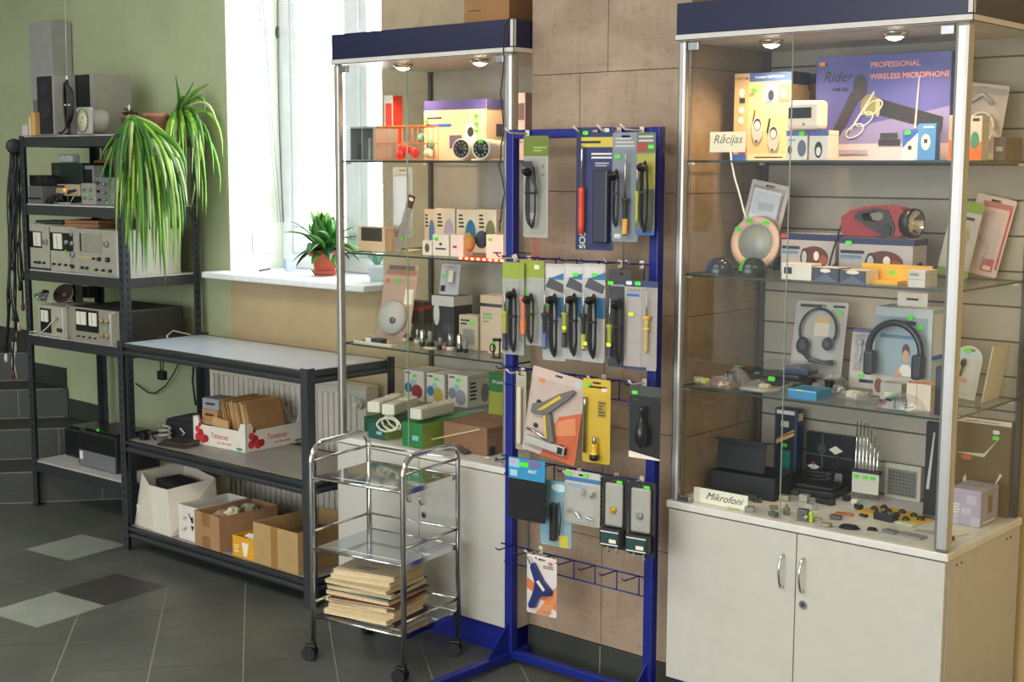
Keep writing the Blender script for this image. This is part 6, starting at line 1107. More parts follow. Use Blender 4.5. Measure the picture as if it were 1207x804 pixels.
su_unit('grey framed dark screen unit right of the dark green case', 95, 111, 195, 226, ZB, .06, M('7c7c78', .5), [('r', .1, .1, .9, .9, M('1c1e20', .3))], Y=3.60, cat='monitor', name='screen_unit')
su_unit('teal ended carton high behind the testers on the second level', 113, 123, 195, 230, ZB, .05, M('1c6c5c', .5), Y=3.70, cat='box', name='small_carton')
su_unit('stack of grey boxes with a brown board on top behind the trailing plant', 112, 136, 189, 226, ZB, .08, M('8c8c84', .5), [('r', 0, .88, 1, 1, M('9c6c48'))], Y=3.77, cat='box', name='stacked_box')
r, w, d, h = su_unit('black video camera lying in the cable heap at the left of the second level', 34, 52, 190, 206, ZB, .08, BLACK, Y=3.465, cat='camera', name='video_camera', h=.05); r.location.z += .085
m = MB(); m.cyl((w*.2, -.05, .025), (w*.48, -.06, .025), .016, BLACK, 16); m.build('lens_barrel', r); m = MB(); m.box(-.06, .06, -.05, .05, -.085, -.0005, M('5c5e60', .5), bev=.003); [m.cyl((-.05+.014*i, -.05, -.06), (-.05+.014*i, -.056, -.06), .004, BLACK, 8) for i in range(8)]; m.build('amplifier_base', r)
m = MB(); rr = random.Random(9)
for k in range(7):
    cx = su(.08+.02*k, .06, ZB+.02); m.tube([(cx.x+.045*math.cos(t/3.)+rr.uniform(-.01, .01), cx.y+.03*math.sin(t/3.), cx.z+.02*math.sin(t/2.+k)+.008) for t in range(22)], .0035, BLACK if k % 3 else DGREY, 6)
tag(m.build('cable_heap'), 'heap of thin black leads at the left front of the second level', 'cables')
m = MB(RZ(8)); m.box(-.09, .06, -.03, .03, 0, .006, M('b8aca0', .5), bev=.002); m.box(-.08, .05, -.025, .025, .0065, .012, M('d8d4cc', .5), bev=.002); p0 = onZ(47, 233, ZB); tag(m.build('flat_packet', loc=(p0.x+.0, 3.475, ZB)), 'flat white and pink packet at the left front edge of the second level', 'packet')
for k, (a, b, lab) in enumerate(((62, 70, 'rounded white adapter on the dark green case, left of the lamp socket'), (75, 84, 'white lamp socket on top of the dark green case'))):
    su_unit(lab, a, b, 178, 190, gcase[0]+.001, .05, M('cfd0cc', .4), Y=3.62, cat='adapter', name='power_adapter', h=.04, bev=.01)
# grid panel behind the upper levels
gp = thing('wire_grid', 'black wire grid panel tied behind the upper two levels of the tall shelving', 'wire grid', tuple(su(.02, .425, 1.20))); gp.rotation_euler[2] = math.radians(1.7)
m = MB(); 
for k in range(12): m.tube([(.04+.042*k, 0, 0), (.04+.042*k, 0, .57)], .0018, BLACK, 4)
for k in range(14): m.tube([(.03, -.003, .01+.042*k), (.52, -.003, .01+.042*k)], .0018, BLACK, 4)
m.build('grid_wires', gp); m = MB(); m.tube([(.03, 0, 0), (.52, 0, 0), (.52, 0, .57), (.03, 0, .57)], .003, BLACK, 6, closed=True); m.build('grid_frame', gp)
# top of the shelving
sp = thing('hifi_speaker', 'slim black hi-fi speaker with grey edge, leftmost speaker on top of the shelving', 'loudspeaker', tuple(su(.255, .052, ZA)), 1.7); ws = .115; hs = .275
m = MB(); m.box(-.065, .065, -.06, .06, 0, hs, M('8c8a84', .5), bev=.003); m.build('cabinet', sp); m = MB(); m.box(-.060, .055, -.066, -.0605, .006, hs-.006, M('1c1c1e', .8)); m.build('grille', sp)
for z, q in ((.11, .04), (.215, .03)): m = MB(TR(-.003, -.0662, z) @ RX(90)); m.lathe([(q, 0), (q, .002), (q*.9, .003), (q*.5, .0005), (0, .001)], M('26262a', .6), 28); m.build('driver', sp)
s2 = thing('hifi_speaker', 'deep grey-sided speaker with black front beside the slim speaker', 'loudspeaker', tuple(su(.345, .252, ZA)), 1.7)
m = MB(); m.box(-.085, .095, -.13, .08, 0, .285, M('8f8d84', .6), bev=.003); m.build('cabinet', s2); m = MB(); m.box(-.08, .07, -.136, -.1305, .006, .279, M('1b1a1c', .7)); m.build('grille', s2)
m = MB(TR(.0, -.1364, .10) @ RX(90)); m.lathe([(.045, 0), (.045, .002), (.03, .001), (0, .0015)], M('2a2220', .5), 24); m.build('driver', s2); sticker(s2, -.055, -.139, .245, w=.016, h=.016)
t = thing('bundled_microphone_cable', 'bundle of black cable with microphone and thin antenna hung before the speakers', 'cable', tuple(su(.41, -.005, ZA)), 1.7)
m = MB()
for k in range(6): m.tube([(.02+(.018+.004*k)*math.sin(a*math.pi/9)*(.35+.65*abs(math.cos(a*math.pi/18))), .0+.004*(k-3), .135+(.10-.004*k)*math.cos(a*math.pi/9)) for a in range(18)], .0048, BLACK, 6, closed=True)
m.tube([(.01, 0, .05), (-.01, -.004, .02), (-.04, -.006, .004), (-.055, -.004, .012)], .0045, BLACK, 6); m.tube([(.03, 0, .04), (.04, -.006, .01), (.01, -.01, .004)], .004, BLACK, 6); m.build('cable_loops', t)
m = MB(); m.cyl((.01, .004, .0), (.012, .004, .25), .008, BLACK, 12, r2=.007); m.lathe([(.006, .25), (.005, .262), (0, .27)], WHITE, 10, TR(.012, .004, 0)); m.tube([(.012, .004, .265), (.012, .01, .60)], .0011, M('cfd0b0'), 4); m.build('antenna_rod', t)
m = MB(); m.box(.0, .045, -.013, .012, .13, .138, LGREY); m.build('cable_tie', t)
t = thing('dial_gauge', 'square faced white dial gauge with grey round body on top of the shelving', 'gauge', tuple(su(.56, .015, ZA)), -4)
m = MB(); m.box(-.062, .062, -.03, -.008, 0, .122, M('a09c94', .5), bev=.008); m.build('face_frame', t); m = MB(TR(0, -.0302, .061) @ RX(90)); m.lathe([(0, 0), (.05, 0), (.05, .002), (0, .002)], M('c9c9a4', .4), 36); m.lathe([(.05, 0), (.053, .0), (.053, .005), (.05, .005)], M('6c6a60', .5), 36)
for k in range(14): a = math.radians(-40+20*k); m.box(.037, .044, -.0015, .0015, .002, .003, INK, RZ(math.degrees(a)))
m.tube([(0, 0, .004), (.012, .02, .004)], .0015, INK, 5); m.lathe([(0, .002), (.012, .002), (.010, .006), (0, .006)], LGREY, 16); m.build('dial', t)
m = MB(TR(0, -.008, .061) @ RX(-90)); m.lathe([(0, 0), (.056, 0), (.058, .01), (.058, .07), (.05, .088), (.03, .098), (0, .10)], M('8a887e', .5), 30); m.build('round_body', t); sticker(t, .02, -.0335, .108, w=.024, h=.010)
t = thing('column_speaker', 'tall slim grey column unit standing against the green wall at the back', 'cabinet', (-6.535+.0, 3.835, 1.995)); 
m = MB(); m.box(-.09, .12, -.03, .09, .0, .395, M('9a9a96', .6), bev=.004); m.build('upper_case', t); m = MB(); m.box(-.085, .02, -.025, .09, -.155, -.001, M('70706c', .6), bev=.003); m.build('lower_case', t)
for k, (x, w_, h_, c_, lab) in enumerate(((.085, .045, .05, 'b4b4ae', 'small pale grey box at the left end of the shelving top'), (.128, .014, .085, 'd8bc94', 'thin cream book standing next to the small pale grey box'), (.158, .030, .105, 'c49c5c', 'tan book standing against the slim speaker'))):
    m = MB(); m.box(-w_/2, w_/2, -.04, .04, 0, h_, M(c_, .6), bev=.001); m.box(-w_/2+.002, w_/2-.002, -.0405, -.0398, .003, h_-.003, M(c_, .7)) if k else None
    tag(m.build('small_box' if not k else 'book', loc=su(x+.035, .0, ZA), rz=4), lab, 'box' if not k else 'book')
# cables hung on the left side of the shelving
t = thing('cable_hook', 'round black hook disc at the upper left corner of the shelving, cables below', 'hook', tuple(su(-.012, -.02, 1.752)))
m = MB(TR(0, 0, 0) @ RZ(-20) @ RY(-90)); m.lathe([(0, -.012), (.026, -.012), (.036, -.006), (.036, .006), (.026, .014), (0, .014)], M('202124', .5), 24); m.build('disc', t); m = MB(TR(0, -.0, 0) @ RZ(-20) @ RY(-90)); m.cyl((0, 0, .014), (0, 0, .018), .007, LGREY, 12); m.build('screw', t)
rr = random.Random(14)
for k in range(12):
    x0 = -.035-.012*(k % 5); y0 = -.03+.03*(k//5); ze = (1.02, .86, 1.2, .74, .95, 1.1, .66, 1.3, .9, .8, 1.15, 1.0)[k]; a = su(x0+.03, y0*.6, 1.735); m = MB(); P = []
    for i in range(11):
        t_ = i/10; P.append(Vector((a.x-.035*math.sin(t_*math.pi*.8)-(.10*t_*t_ if k % 3 == 0 else .02*t_)+rr.uniform(-.006, .006), a.y+rr.uniform(-.006, .006), a.z+(ze-a.z)*t_)))
    m.tube(P, (.005, .004, .0045)[k % 3], BLACK if k % 4 else M('2a2a2e', .5), 6)
    e = P[-1]; m.lathe([(0, -.045), (.008, -.042), (.010, -.02), (.005, 0), (0, 0)], [BLACK, M('5c2c2c', .5), BLACK, M('c8c8bc', .5), DGREY][k % 5], 10, TR(*e))
    tag(m.build('power_cable'), 'black cord with plug hung down the left side of the tall shelving', 'cable', 'cords hung on the left side of the shelving')
p0 = onY(17, 412, 3.60); m = MB(); m.box(-.012, .012, -.008, .008, -.01, .04, WHITE, bev=.003); m.tube([(0, 0, .04), (.012, -.002, .15), (.018, -.002, .36)], .003, M('9a9a8c'), 6); m.tube([(-.004, 0, -.01), (-.03, 0, -.06), (-.028, 0, -.10)], .0028, WHITE, 6); m.tube([(.004, 0, -.01), (-.01, 0, -.07), (.012, 0, -.15)], .0028, WHITE, 6)
tag(m.build('white_plug_lead', loc=p0), 'white plug on a split lead, lowest at the left of the shelving', 'cable')
# ================================================================ PLANTS
LG = [M('6ca024', .4, var=.25, scale=6), M('4c8420', .4, var=.25, scale=6), M('8cb43c', .4, var=.25, scale=6), M('3c6c24', .45, var=.25, scale=6), M('a4b870', .45, var=.2, scale=6)]
def strap_leaf(m, P, w, mat):
    """arching channelled leaf along the points P"""
    vs = []; n = len(P)
    for i, p in enumerate(P):
        d = (P[min(i+1, n-1)]-P[max(i-1, 0)]).normalized(); s = d.cross(_fw).normalized() if abs(d.dot(_fw)) < .95 else Vector((1, 0, 0)); nn = s.cross(d).normalized()
        t = i/(n-1); ww = w*(.55+.45*math.sin(math.pi*min(1, t*1.6+.15)) if t < .5 else 1)*(1-max(0, t-.55)/.45)**.6+.0006
        vs += [p-s*ww, p-nn*ww*.45, p+s*ww, p+nn*.0006]
    fs = []
    for i in range(n-1):
        for k in range(4): fs.append((i*4+k, i*4+(k+1) % 4, (i+1)*4+(k+1) % 4, (i+1)*4+k))
    m.raw(vs, fs, mat, None, True)
def bez(p0, p1, p2, p3, n=9):
    return [p0*(1-t)**3+p1*3*t*(1-t)**2+p2*3*t*t*(1-t)+p3*t**3 for t in [i/n for i in range(n+1)]]
rr = random.Random(22)
POTM = M('a8745c', .8, bump=.2); POTD = M('5c2c20', .7); 
def potshape(m, r, h, mat, T=None): m.lathe([(0, 0), (r*.78, 0), (r*.98, h*.8), (r*1.02, h*.8), (r*1.04, h), (r*.94, h), (r*.9, h*.82), (0, h*.82)], mat, 28, T)
def spider(lab, base, dep, ends, potr, poth, pm, lift=.0, roff=(0, 0, 0)):
    t = thing('spider_plant', lab, 'potted plant', base); m = MB(); m.lathe([(0, 0), (potr*1.15, 0), (potr*1.25, .012), (potr*1.1, .012), (0, .006)], M('8c8474', .7), 24); m.build('saucer', t)
    m = MB(TR(0, 0, .0125)); potshape(m, potr, poth, pm); m.build('pot', t); b = Vector(base); m = MB(); o = b+Vector(roff)+Vector((0, 0, .0125+poth*.8))
    for (ex, ey, hx, hy, w, c) in ends:
        e = onD(ex, ey, dep+rr.uniform(-.12, .10)); hmid = onD(hx, hy, dep+rr.uniform(-.1, .08))
        if dep > 0 and e.y > 3.9: e.y = 3.9
        P = bez(o+Vector((rr.uniform(-.015, .015), rr.uniform(-.015, .015), 0)), o.lerp(hmid, .5)+Vector((0, 0, lift)), hmid, e)
        strap_leaf(m, [p-b for p in P], w, c)
    m.build('foliage', t, fixn=False); return t
ends = []
for k in range(118):
    ex = rr.uniform(134, 222); ey = rr.choice([rr.uniform(225, 300), rr.uniform(270, 328)]) if 145 < ex < 218 else rr.uniform(195, 285)
    hx = 176+(ex-176)*rr.uniform(.75, 1.05)+rr.uniform(-4, 4); hy = rr.uniform(152, 185); ends.append((ex, ey, hx, hy, rr.uniform(.008, .014), rr.choice(LG)))
for ex, ey, hx, hy in ((115, 218, 140, 150), (121, 205, 135, 160), (128, 240, 130, 160), (135, 262, 138, 150), (140, 230, 142, 150), (116, 190, 128, 165), (196, 343, 190, 230), (160, 322, 165, 200), (172, 328, 178, 220), (204, 290, 205, 200)): ends.append((ex, ey, hx, hy, .009, rr.choice(LG)))
b1 = onZ(178, 149, ZA); b1 = Vector((-5.375, 3.70, ZA)); dp = depth((-5.22, 3.52))
spider('large trailing spider plant in a pinkish clay pot, cascading over the front of the shelving', tuple(b1), dp, ends, .055, .085, POTM, -.01, (.0, -.13, .0))
ends = []
for k in range(34):
    ex = rr.uniform(190, 245); ey = rr.uniform(180, 262); ends.append((ex, ey, 222+(ex-222)*.8+rr.uniform(-6, 6), rr.uniform(118, 150), rr.uniform(.007, .012), rr.choice(LG)))
for ex, ey, hx, hy in ((229, 95, 218, 120), (247, 99, 232, 105), (207, 88, 214, 120), (240, 140, 246, 100), (262, 155, 250, 108), (265, 185, 262, 125), (225, 248, 240, 165), (252, 205, 250, 140), (262, 230, 262, 170), (212, 130, 220, 105), (235, 175, 236, 120)): ends.append((ex, ey, hx, hy, .009, rr.choice(LG)))
spider('smaller spider plant in a dark red pot at the right end of the shelving top', (-5.365, 3.815, ZA), depth((-5.28, 3.76)), ends, .048, .078, POTD, .04)
t = thing('clay_pot', 'dark dried-up clay pot with withered stems left of the pinkish pot', 'pot', (-5.45, 3.62, ZA)); m = MB(); potshape(m, .044, .082, M('6c4438', .8, bump=.3)); m.build('pot', t)
m = MB(); [m.tube([(rr.uniform(-.02, .02), rr.uniform(-.02, .02), .06), (rr.uniform(-.04, .04), rr.uniform(-.03, .03), .10), (rr.uniform(-.04, .04), rr.uniform(-.03, .03), .085+rr.uniform(0, .04))], .004, M('4c2c24', .9), 5) for _ in range(14)]; m.tube([(0, 0, .07), (-.012, 0, .135)], .005, M('d8cfc4'), 6); m.build('withered_stems', t)
# window plant
pw = onZ(371, 325, SILL+.026); t = thing('potted_plant', 'broad-leaved green plant in a ribbed terracotta pot on the white windowsill', 'potted plant', (pw.x, pw.y+.06, SILL+.0258)); TCM = M('b4543c', .6)
m = MB(); m.lathe([(0, 0), (.045, 0), (.060, .018), (.062, .022), (.052, .022), (0, .012)], TCM, 32); m.build('saucer', t)
m = MB(); N = 30; vs = []
for k in range(N*2):
    a = math.pi*k/N; q = 1 if k % 2 else .96; vs += [(.046*q*math.cos(a), .046*q*math.sin(a), .0225), (.060*q*math.cos(a), .060*q*math.sin(a), .085), (.066*math.cos(a), .066*math.sin(a), .086), (.070*math.cos(a), .070*math.sin(a), .112), (.062*math.cos(a), .062*math.sin(a), .112), (.055*math.cos(a), .055*math.sin(a), .09), (0, 0, .09)]
m.raw(vs, [(k*7+i, ((k+1) % (2*N))*7+i, ((k+1) % (2*N))*7+i+1, k*7+i+1) for k in range(2*N) for i in range(6)], TCM, None, True); m.build('pot', t)
PL = [M('35702c', .3, var=.2, scale=12), M('4f8c34', .3, var=.2, scale=12), M('74a840', .35, var=.2, scale=12), M('1f4a24', .25, var=.2, scale=12)]
m = MB()
def broad(m, o, az, el, L, W, mat, droop):
    d0 = Vector((math.cos(az)*math.cos(el), math.sin(az)*math.cos(el), math.sin(el))); P = []; n = 8; p = Vector(o); d = d0.copy()
    for i in range(n+1): P.append(p.copy()); p += d*L/n; d = (d+Vector((0, 0, -droop/n))).normalized()
    s = d0.cross(Vector((0, 0, 1))).normalized() if abs(d0.z) < .97 else Vector((1, 0, 0)); vs = []
    for i, q in enumerate(P):
        tt = i/n; ww = W*math.sin(math.pi*min(1, tt**.8))**.8 if 0 < tt < 1 else .001; dd = (P[min(i+1, n)]-P[max(0, i-1)]).normalized(); nn = s.cross(dd).normalized()
        vs += [q-s*ww+nn*ww*.3, q, q+s*ww+nn*ww*.3, q-nn*.0007]
    m.raw(vs, [(i*4+k, i*4+(k+1) % 4, (i+1)*4+(k+1) % 4, (i+1)*4+k) for i in range(n) for k in range(4)], mat, None, True)
rr = random.Random(4)
for k in range(46):
    ring = k % 3; el = math.radians((rr.uniform(60, 85), rr.uniform(28, 58), rr.uniform(-5, 25))[ring]); az = k*2.4+rr.uniform(-.3, .3)
    broad(m, (rr.uniform(-.03, .03), rr.uniform(-.03, .03), .10+rr.uniform(0, .03)), az, el, (.17, .19, .17)[ring]*rr.uniform(.8, 1.1), .028*rr.uniform(.8, 1.15), PL[rr.choice((1, 2, 2, 0) if ring == 0 else (0, 1, 3, 3))], (.25, .8, 1.3)[ring])
m.build('foliage', t, fixn=False)
# pale cup-like planter with a bluish succulent behind the cabinet glass on the sill
t = thing('succulent_plant', 'small blue-green succulent behind the left cabinet glass on the windowsill', 'potted plant', tuple(onZ(424, 318, SILL+.026))); t.location = (-4.235, 4.0, SILL+.0258)
m = MB(); potshape(m, .04, .07, M('d4d8dc', .5)); m.build('pot', t); m = MB(); SG = M('6fa890', .4)
for k in range(7): broad(m, (0, 0, .06), k*.9+.3, math.radians(50), .13, .02, SG, .1)
m.build('foliage', t, fixn=False)
m = MB(); m.box(-.022, .022, -.02, .02, 0, .065, M('cdd6e6', .5), bev=.001); m.box(-.0225, .0, -.0205, -.0195, .01, .055, M('8cb8cc', .5)); p0 = onZ(338, 320, SILL+.026); tag(m.build('small_carton', loc=(p0.x, p0.y+.02, SILL+.0258), rz=-12), 'little pale blue and white carton beside the terracotta pot on the sill', 'box')
m = MB(); m.tube([onZ(306, 319, SILL+.030), onZ(318, 317, SILL+.030)], .004, DGREY, 8); tag(m.build('pen'), 'thin dark pen lying on the left end of the windowsill', 'pen')
# blind cords and lamp lead in the window reveal
for k, (x0, x1) in enumerate(((304, 328), (309, 331))):
    m = MB(); a, b = onX(x0, -6, -5.12), onX(x1, 262, -5.12); m.tube([a, b], .003, M('a0a4a0'), 6); tag(m.build('blind_cord'), ('left' if not k else 'right')+' one of two thin pale cords crossing the window reveal', 'cord')
m = MB(); P = [onX(x, y, -5.10) for x, y in ((327, 0), (327, 30), (327.5, 60), (329, 140), (331, 200), (334, 262))]; m.tube(P, .003, M('3c423c'), 6); m.tube([onX(327, 30, -5.10), onX(327, 35, -5.10), onX(327, 41, -5.10), onX(327, 46, -5.10)], [.004, .010, .010, .004], M('2c302c'), 8); tag(m.build('switch_cord'), 'dark lamp lead with an inline switch hanging beside the window frame', 'cord')
m = MB(); P = onX(327, 268, -5.12); m.box(-.004, .004, -.06, .06, -.05, .05, M('e8ecf0', .4), bev=.003); m.box(.0045, .006, -.05, .05, -.04, .04, M('dfe4ea', .4)); tag(m.build('wall_socket', loc=(-5.141, 4.12, 1.30)), 'white square wall plate low in the window reveal', 'wall plate')
# ================================================================ GOODS ON THE BENCH
ZM, ZL = .4867+.0008, .1067+.0008
def tb_seat(xl, xr, yb, z, yt): return seat(xl, xr, yb, z, yt, Y=3.315)
# tomato crate turned a little
t = thing('tomato_crate', 'white cardboard tomato crate printed with red tomatoes, full of brown envelopes', 'crate', (0, 0, 0)); CW = M('d4cec2', .6)
A_, B_, C_ = onZ(222, 516, ZM), onZ(290, 534, ZM), onZ(354, 520, ZM)
B_ = Vector((B_.x, max(B_.y, 3.30), ZM)); ang = math.atan2(B_.y-A_.y, B_.x-A_.x); cw = .335; cd = .33; ch = .098
t.location = B_; t.rotation_euler = (0, 0, math.radians(3)); 
def side_panel(m, L, T, cut):
    o = [(0, 0), (L, 0), (L, ch+.02), (L-.03, ch+.02), (L-.045, ch-.012), (.045, ch-.012), (.03, ch+.02), (0, ch+.02)]
    m.prism(o, .004, CW, T)
m = MB(); side_panel(m, cw, TR(-cw, 0, 0), 0); side_panel(m, cd, TR(0, 0, 0) @ RZ(90), 0); side_panel(m, cd, TR(-cw+.004, 0, 0) @ RZ(90), 0); side_panel(m, cw, TR(-cw, cd-.004, 0), 0); m.box(-cw+.004, -.004, .004, cd-.004, 0, .004, CARDB)
RT = M('c03434', .5); RT2 = M('9c2028', .5)
for T, L in ((Matrix(((1,0,0,-cw),(0,0,-1,-.0006),(0,1,0,0),(0,0,0,1))), cw), (Matrix(((0,0,1,.0006),(1,0,0,0),(0,1,0,0),(0,0,0,1))), cd)):
    o_ = 0
    for (u, v, q, mm) in ((.03, .03, .018, RT), (.05, .05, .018, RT2), (.03, .065, .015, RT), (.065, .028, .02, RT), (.085, .03, .016, RT2), (.045, .085, .009, RT2)):
        m.raw([(u+q*math.cos(k*math.pi/8), v+q*math.sin(k*math.pi/8), .0002*o_) for k in range(16)], [tuple(range(16))], mm, T); o_ += 1
    m.text('Tomatoes', .034, RT, T @ TR(.17, .048, .0004), .15, .8); m.text('on the vine', .019, RT, T @ TR(.20, .022, .0004), .1)
    m.raw([(L-.04+.02*math.cos(k*math.pi/6), .010+.006*math.sin(k*math.pi/6), .0004) for k in range(12)], [tuple(range(12))], M('3c8c3c'), T)
m.build('crate_body', t, fixn=False)
ra = t.rotation_euler[2]; CR = Matrix.Translation(B_) @ Matrix.Rotation(ra, 4, 'Z')
rr = random.Random(31); ENV = [M('b48a5c', .7), M('a47c50', .7), M('c49c6c', .7), M('8c6640', .7), M('cfae80', .7)]
for k in range(22):
    x = -.215+.0092*k if k < 21 else -.02; m = MB(); hh = .178+rr.uniform(-.012, .012)-.02*(k < 3); m.box(-.0025, .0025, 0, .20+rr.uniform(-.01, .01), 0, hh, ENV[k % 5], bev=.001)
    m.prism([(0, hh-.03), (.2, hh-.03), (.17, hh+.0), (.03, hh+.0)], .0006, ENV[(k+2) % 5], Matrix.Translation((-.0026, 0, 0)) @ RZ(90))
    o = m.build('brown_envelope'); o.matrix_world = CR @ TR(x, .05+rr.uniform(0, .015), .012) @ RY(-14); tag(o, 'brown paper envelope filed upright in the tomato crate', 'envelope', 'brown envelopes filed in the tomato crate')
m = MB(); m.box(-.004, .004, 0, .14, 0, .105, M('c49c6c', .5), bev=.001); m.box(.0045, .005, .005, .135, .005, .1, PLASTIC); o = m.build('brown_envelope'); o.matrix_world = CR @ TR(-.12, .012, .012) @ RZ(78) ; tag(o, 'shiny tape-covered envelope leaning at the front of the crate', 'envelope')
for k in range(4):
    m = MB(); m.box(-.05, .05, -.05, .05, 0, .046, M(('a47c54', 'ac845a', 'a47c54', '8e9096')[k], .7), bev=.001); decorate(m, .1, .1, .046, [('l', .2, .3, .8, .7, 1, INK), ('rr', 0, .45, 1, .5, INK)])
    o = m.build('small_carton'); o.matrix_world = CR @ TR(-.275+.004*k, .085, .006+.0475*k) @ RZ(3*(k % 2)); tag(o, ('bottom brown carton of the small stack in the tomato crate', 'second brown carton from the bottom of the small stack in the crate', 'third brown carton up, just under the grey one', 'grey carton on top of the small stack in the tomato crate')[k], 'box', 'small cartons stacked in the tomato crate')
for k in range(2): 
    r = heap(('crumpled clear bag with metal parts at the back left of the crate', 'second crumpled clear bag, right of the first, at the back of the crate')[k], 270+18*k, 470, ZM, .09, .06, .05, 40+k, [DGREY, GREY, BLACK], label_stk=False); r.matrix_world = CR @ TR(-.17+.06*k, .26, .12); 
    r.location = (CR @ Vector((-.16+.07*k, .285, .075)))
# left end of the middle level
t = thing('adapter_case', 'open black case with adapters at the left end of the bench middle level', 'case', (-4.93, 3.52, ZM), 8)
m = MB(); m.box(-.08, .12, -.06, .07, 0, .075, M('15161a', .6), bev=.004); m.prism([(-.09, 0), (.12, 0), (.10, .03), (-.05, .012)], .12, M('1a1b1f', .6), TR(0, -.05, .076)); m.build('case_body', t); m = MB(); m.tube([(.02, -.063, .03), (.035, -.08, .05), (.05, -.07, .03), (.03, -.066, .02)], .004, LGREY, 6); m.build('clip', t)
t = thing('coiled_lead', 'grey coiled lead with plug in front of the black adapter case', 'cable', (-4.95, 3.41, ZM)); m = MB(); m.tube([(.03*math.cos(a/2), .022*math.sin(a/2), .006+.0016*a) for a in range(34)], .005, M('9a9890', .5), 6); m.build('coil', t)
for k in range(2):
    m = MB(TR(0, 0, 0)); m.box(-.075+.01*k, .075, -.05, .045, 0, .011, M('2c2620' if k else '231f1c', .6), bev=.002); m.box(-.07+.01*k, .0755, -.047, .042, .003, .008, M('6c6458')); tag(m.build('notebook', loc=(-4.80+.01*k, 3.375, ZM+.0122*k), rz=12-5*k), ('lower', 'upper')[k]+' of two dark notebooks beside the tomato crate', 'notebook')
m = MB(); m.box(-.02, .02, -.015, .015, 0, .03, BLACK, bev=.004); m.tube([(0, 0, .03), (.03, 0, .04), (.06, .02, .005)], .004, BLACK, 6); tag(m.build('plug_block', loc=(-5.01, 3.345, ZM)), 'little black plug block by the left post on the bench middle level', 'adapter')
m = MB(); m.box(-.022, .022, -.014, .014, -.03, .012, BLACK, bev=.004); [m.cyl((x, 0, -.03), (x, 0, -.048), .0024, STEEL, 8) for x in (-.008, .008)]; m.tube([(-.008, 0, .012), (-.01, 0, .04), (-.012, .0, .8970-onY(191, 440, 3.60).z)], .003, BLACK, 6); m.tube([(.008, 0, .012), (.01, 0, .04), (.012, .0, .8970-onY(191, 440, 3.60).z)], .003, BLACK, 6); p0 = onY(191, 440, 3.60); tag(m.build('hanging_plug', loc=p0), 'black mains adapter hanging under the bench top', 'adapter')
m = MB(); P = [onY(x, y, 3.90) for x, y in ((160, 452), (175, 463), (182, 464), (195, 455), (205, 440), (212, 425))]; m.tube(P, .0035, BLACK, 6); P = [onY(x, y, 3.90) for x, y in ((228, 432), (227, 450), (229, 465), (231, 478))]; m.tube(P, .005, BLACK, 6); tag(m.build('wall_cable'), 'black cable looping down the green wall under the bench top', 'cable')
# lowest level
t = thing('white_parcel', 'large crumpled white cardboard parcel with black insert, leftmost on the bench bottom level', 'parcel', (0, 0, 0)); x, y, w_, h_ = tb_seat(156, 204, 628, ZL, 566); t.location = (x+.01, y+.12, ZL); t.rotation_euler = (0, 0, math.radians(-4)); PW = M('cfc8b8', .7, bump=.25, scale=7)
m = MB(); w2 = w_/2; D2 = .12
vs = [(-w2*.98, -D2, 0), (w2*.98, -D2, 0), (w2, D2, 0), (-w2, D2, 0), (-w2*.78, -D2*.8, h_*1.06), (w2*.72, -D2*.9, h_*.88), (w2*1.05, D2*.8, h_*1.0), (-w2*.7, D2*.9, h_*1.1), (0, -D2*1.08, h_*.9), (w2*.1, -D2, 0)]
m.raw(vs, [(3,2,1,9,0), (0,9,8,4), (9,1,5,8), (1,2,6,5), (2,3,7,6), (3,0,4,7)], PW); decorate(m, w_, D2*2, h_, [('r', .08, .06, .42, .42, M('ddd8cc', .6)), ('l', .14, .12, .36, .2, 2, GREY)]); m.build('parcel_body', t, fixn=True)
m = MB(); m.box(-w2*.5, w2*.7, -D2*.5, D2*.5, h_*.78, h_*.92, M('1a1c1e', .7), RY(3)); m.build('black_insert', t)
o = carton('second white box with a small red mark standing behind the crumpled parcel', 222, 255, 562, 600, ZL, .10, M('b8b0a0', .7), [('l', .3, .6, .7, .7, 1, RED)], win=dict(ymin=3.30, ymax=3.70), Y=3.56, cat='box', name='cardboard_box', w=.14)
x, y, w_, h_ = tb_seat(208, 231, 636, ZL, 597)
lidbox('white open box printed with dark glass symbols, between the parcel and the brown box', x+.012, 3.32+.13, ZL, w_+.0, .26, h_, M('d4cfc4', .7), M('8c6c48', .8), 0, decs=[('t', .3, .62, .024, '//ℓ', INK, .3), ('t', .3, .30, .024, '//ℓ', INK, .3), ('o', .7, .62, .06, .1, INK), ('p', [(.62, .45), (.8, .45), (.7, .3)], INK), ('p', [(.5, .8), (.56, .8), (.7, .6), (.64, .6)], INK)])
x, y, w_, h_ = tb_seat(233, 262, 655, ZL, 605)
bx1 = lidbox('brown open cardboard box with crumpled paper, taped front, in the middle of the bottom level', x+.012, 3.30+.145, ZL, w_+.012, .29, h_, M('a07a54', .8), M('7c5a38', .8), -3, decs=[('r', .3, .62, .62, 1, M('8c6440')), ('r', .3, 0, .62, .34, M('8c6440'))], flaps=(('b', -30, .05),))
m = MB(); rr = random.Random(8)
for k in range(7): wad(m, (rr.uniform(-.03, .03), rr.uniform(-.07, .08), h_-.03+rr.uniform(0, .03)), .030, M('9c8464' if k % 2 else 'c8c4a8', .9, bump=.3, scale=60), k, (1, 1.3, .8))
tag(m.build('crumpled_paper', loc=(bx1.location.x, bx1.location.y, ZL)), 'crumpled paper filling the brown taped box', 'paper', kind='stuff')
x, y, w_, h_ = tb_seat(275, 303, 662, ZL, 634)
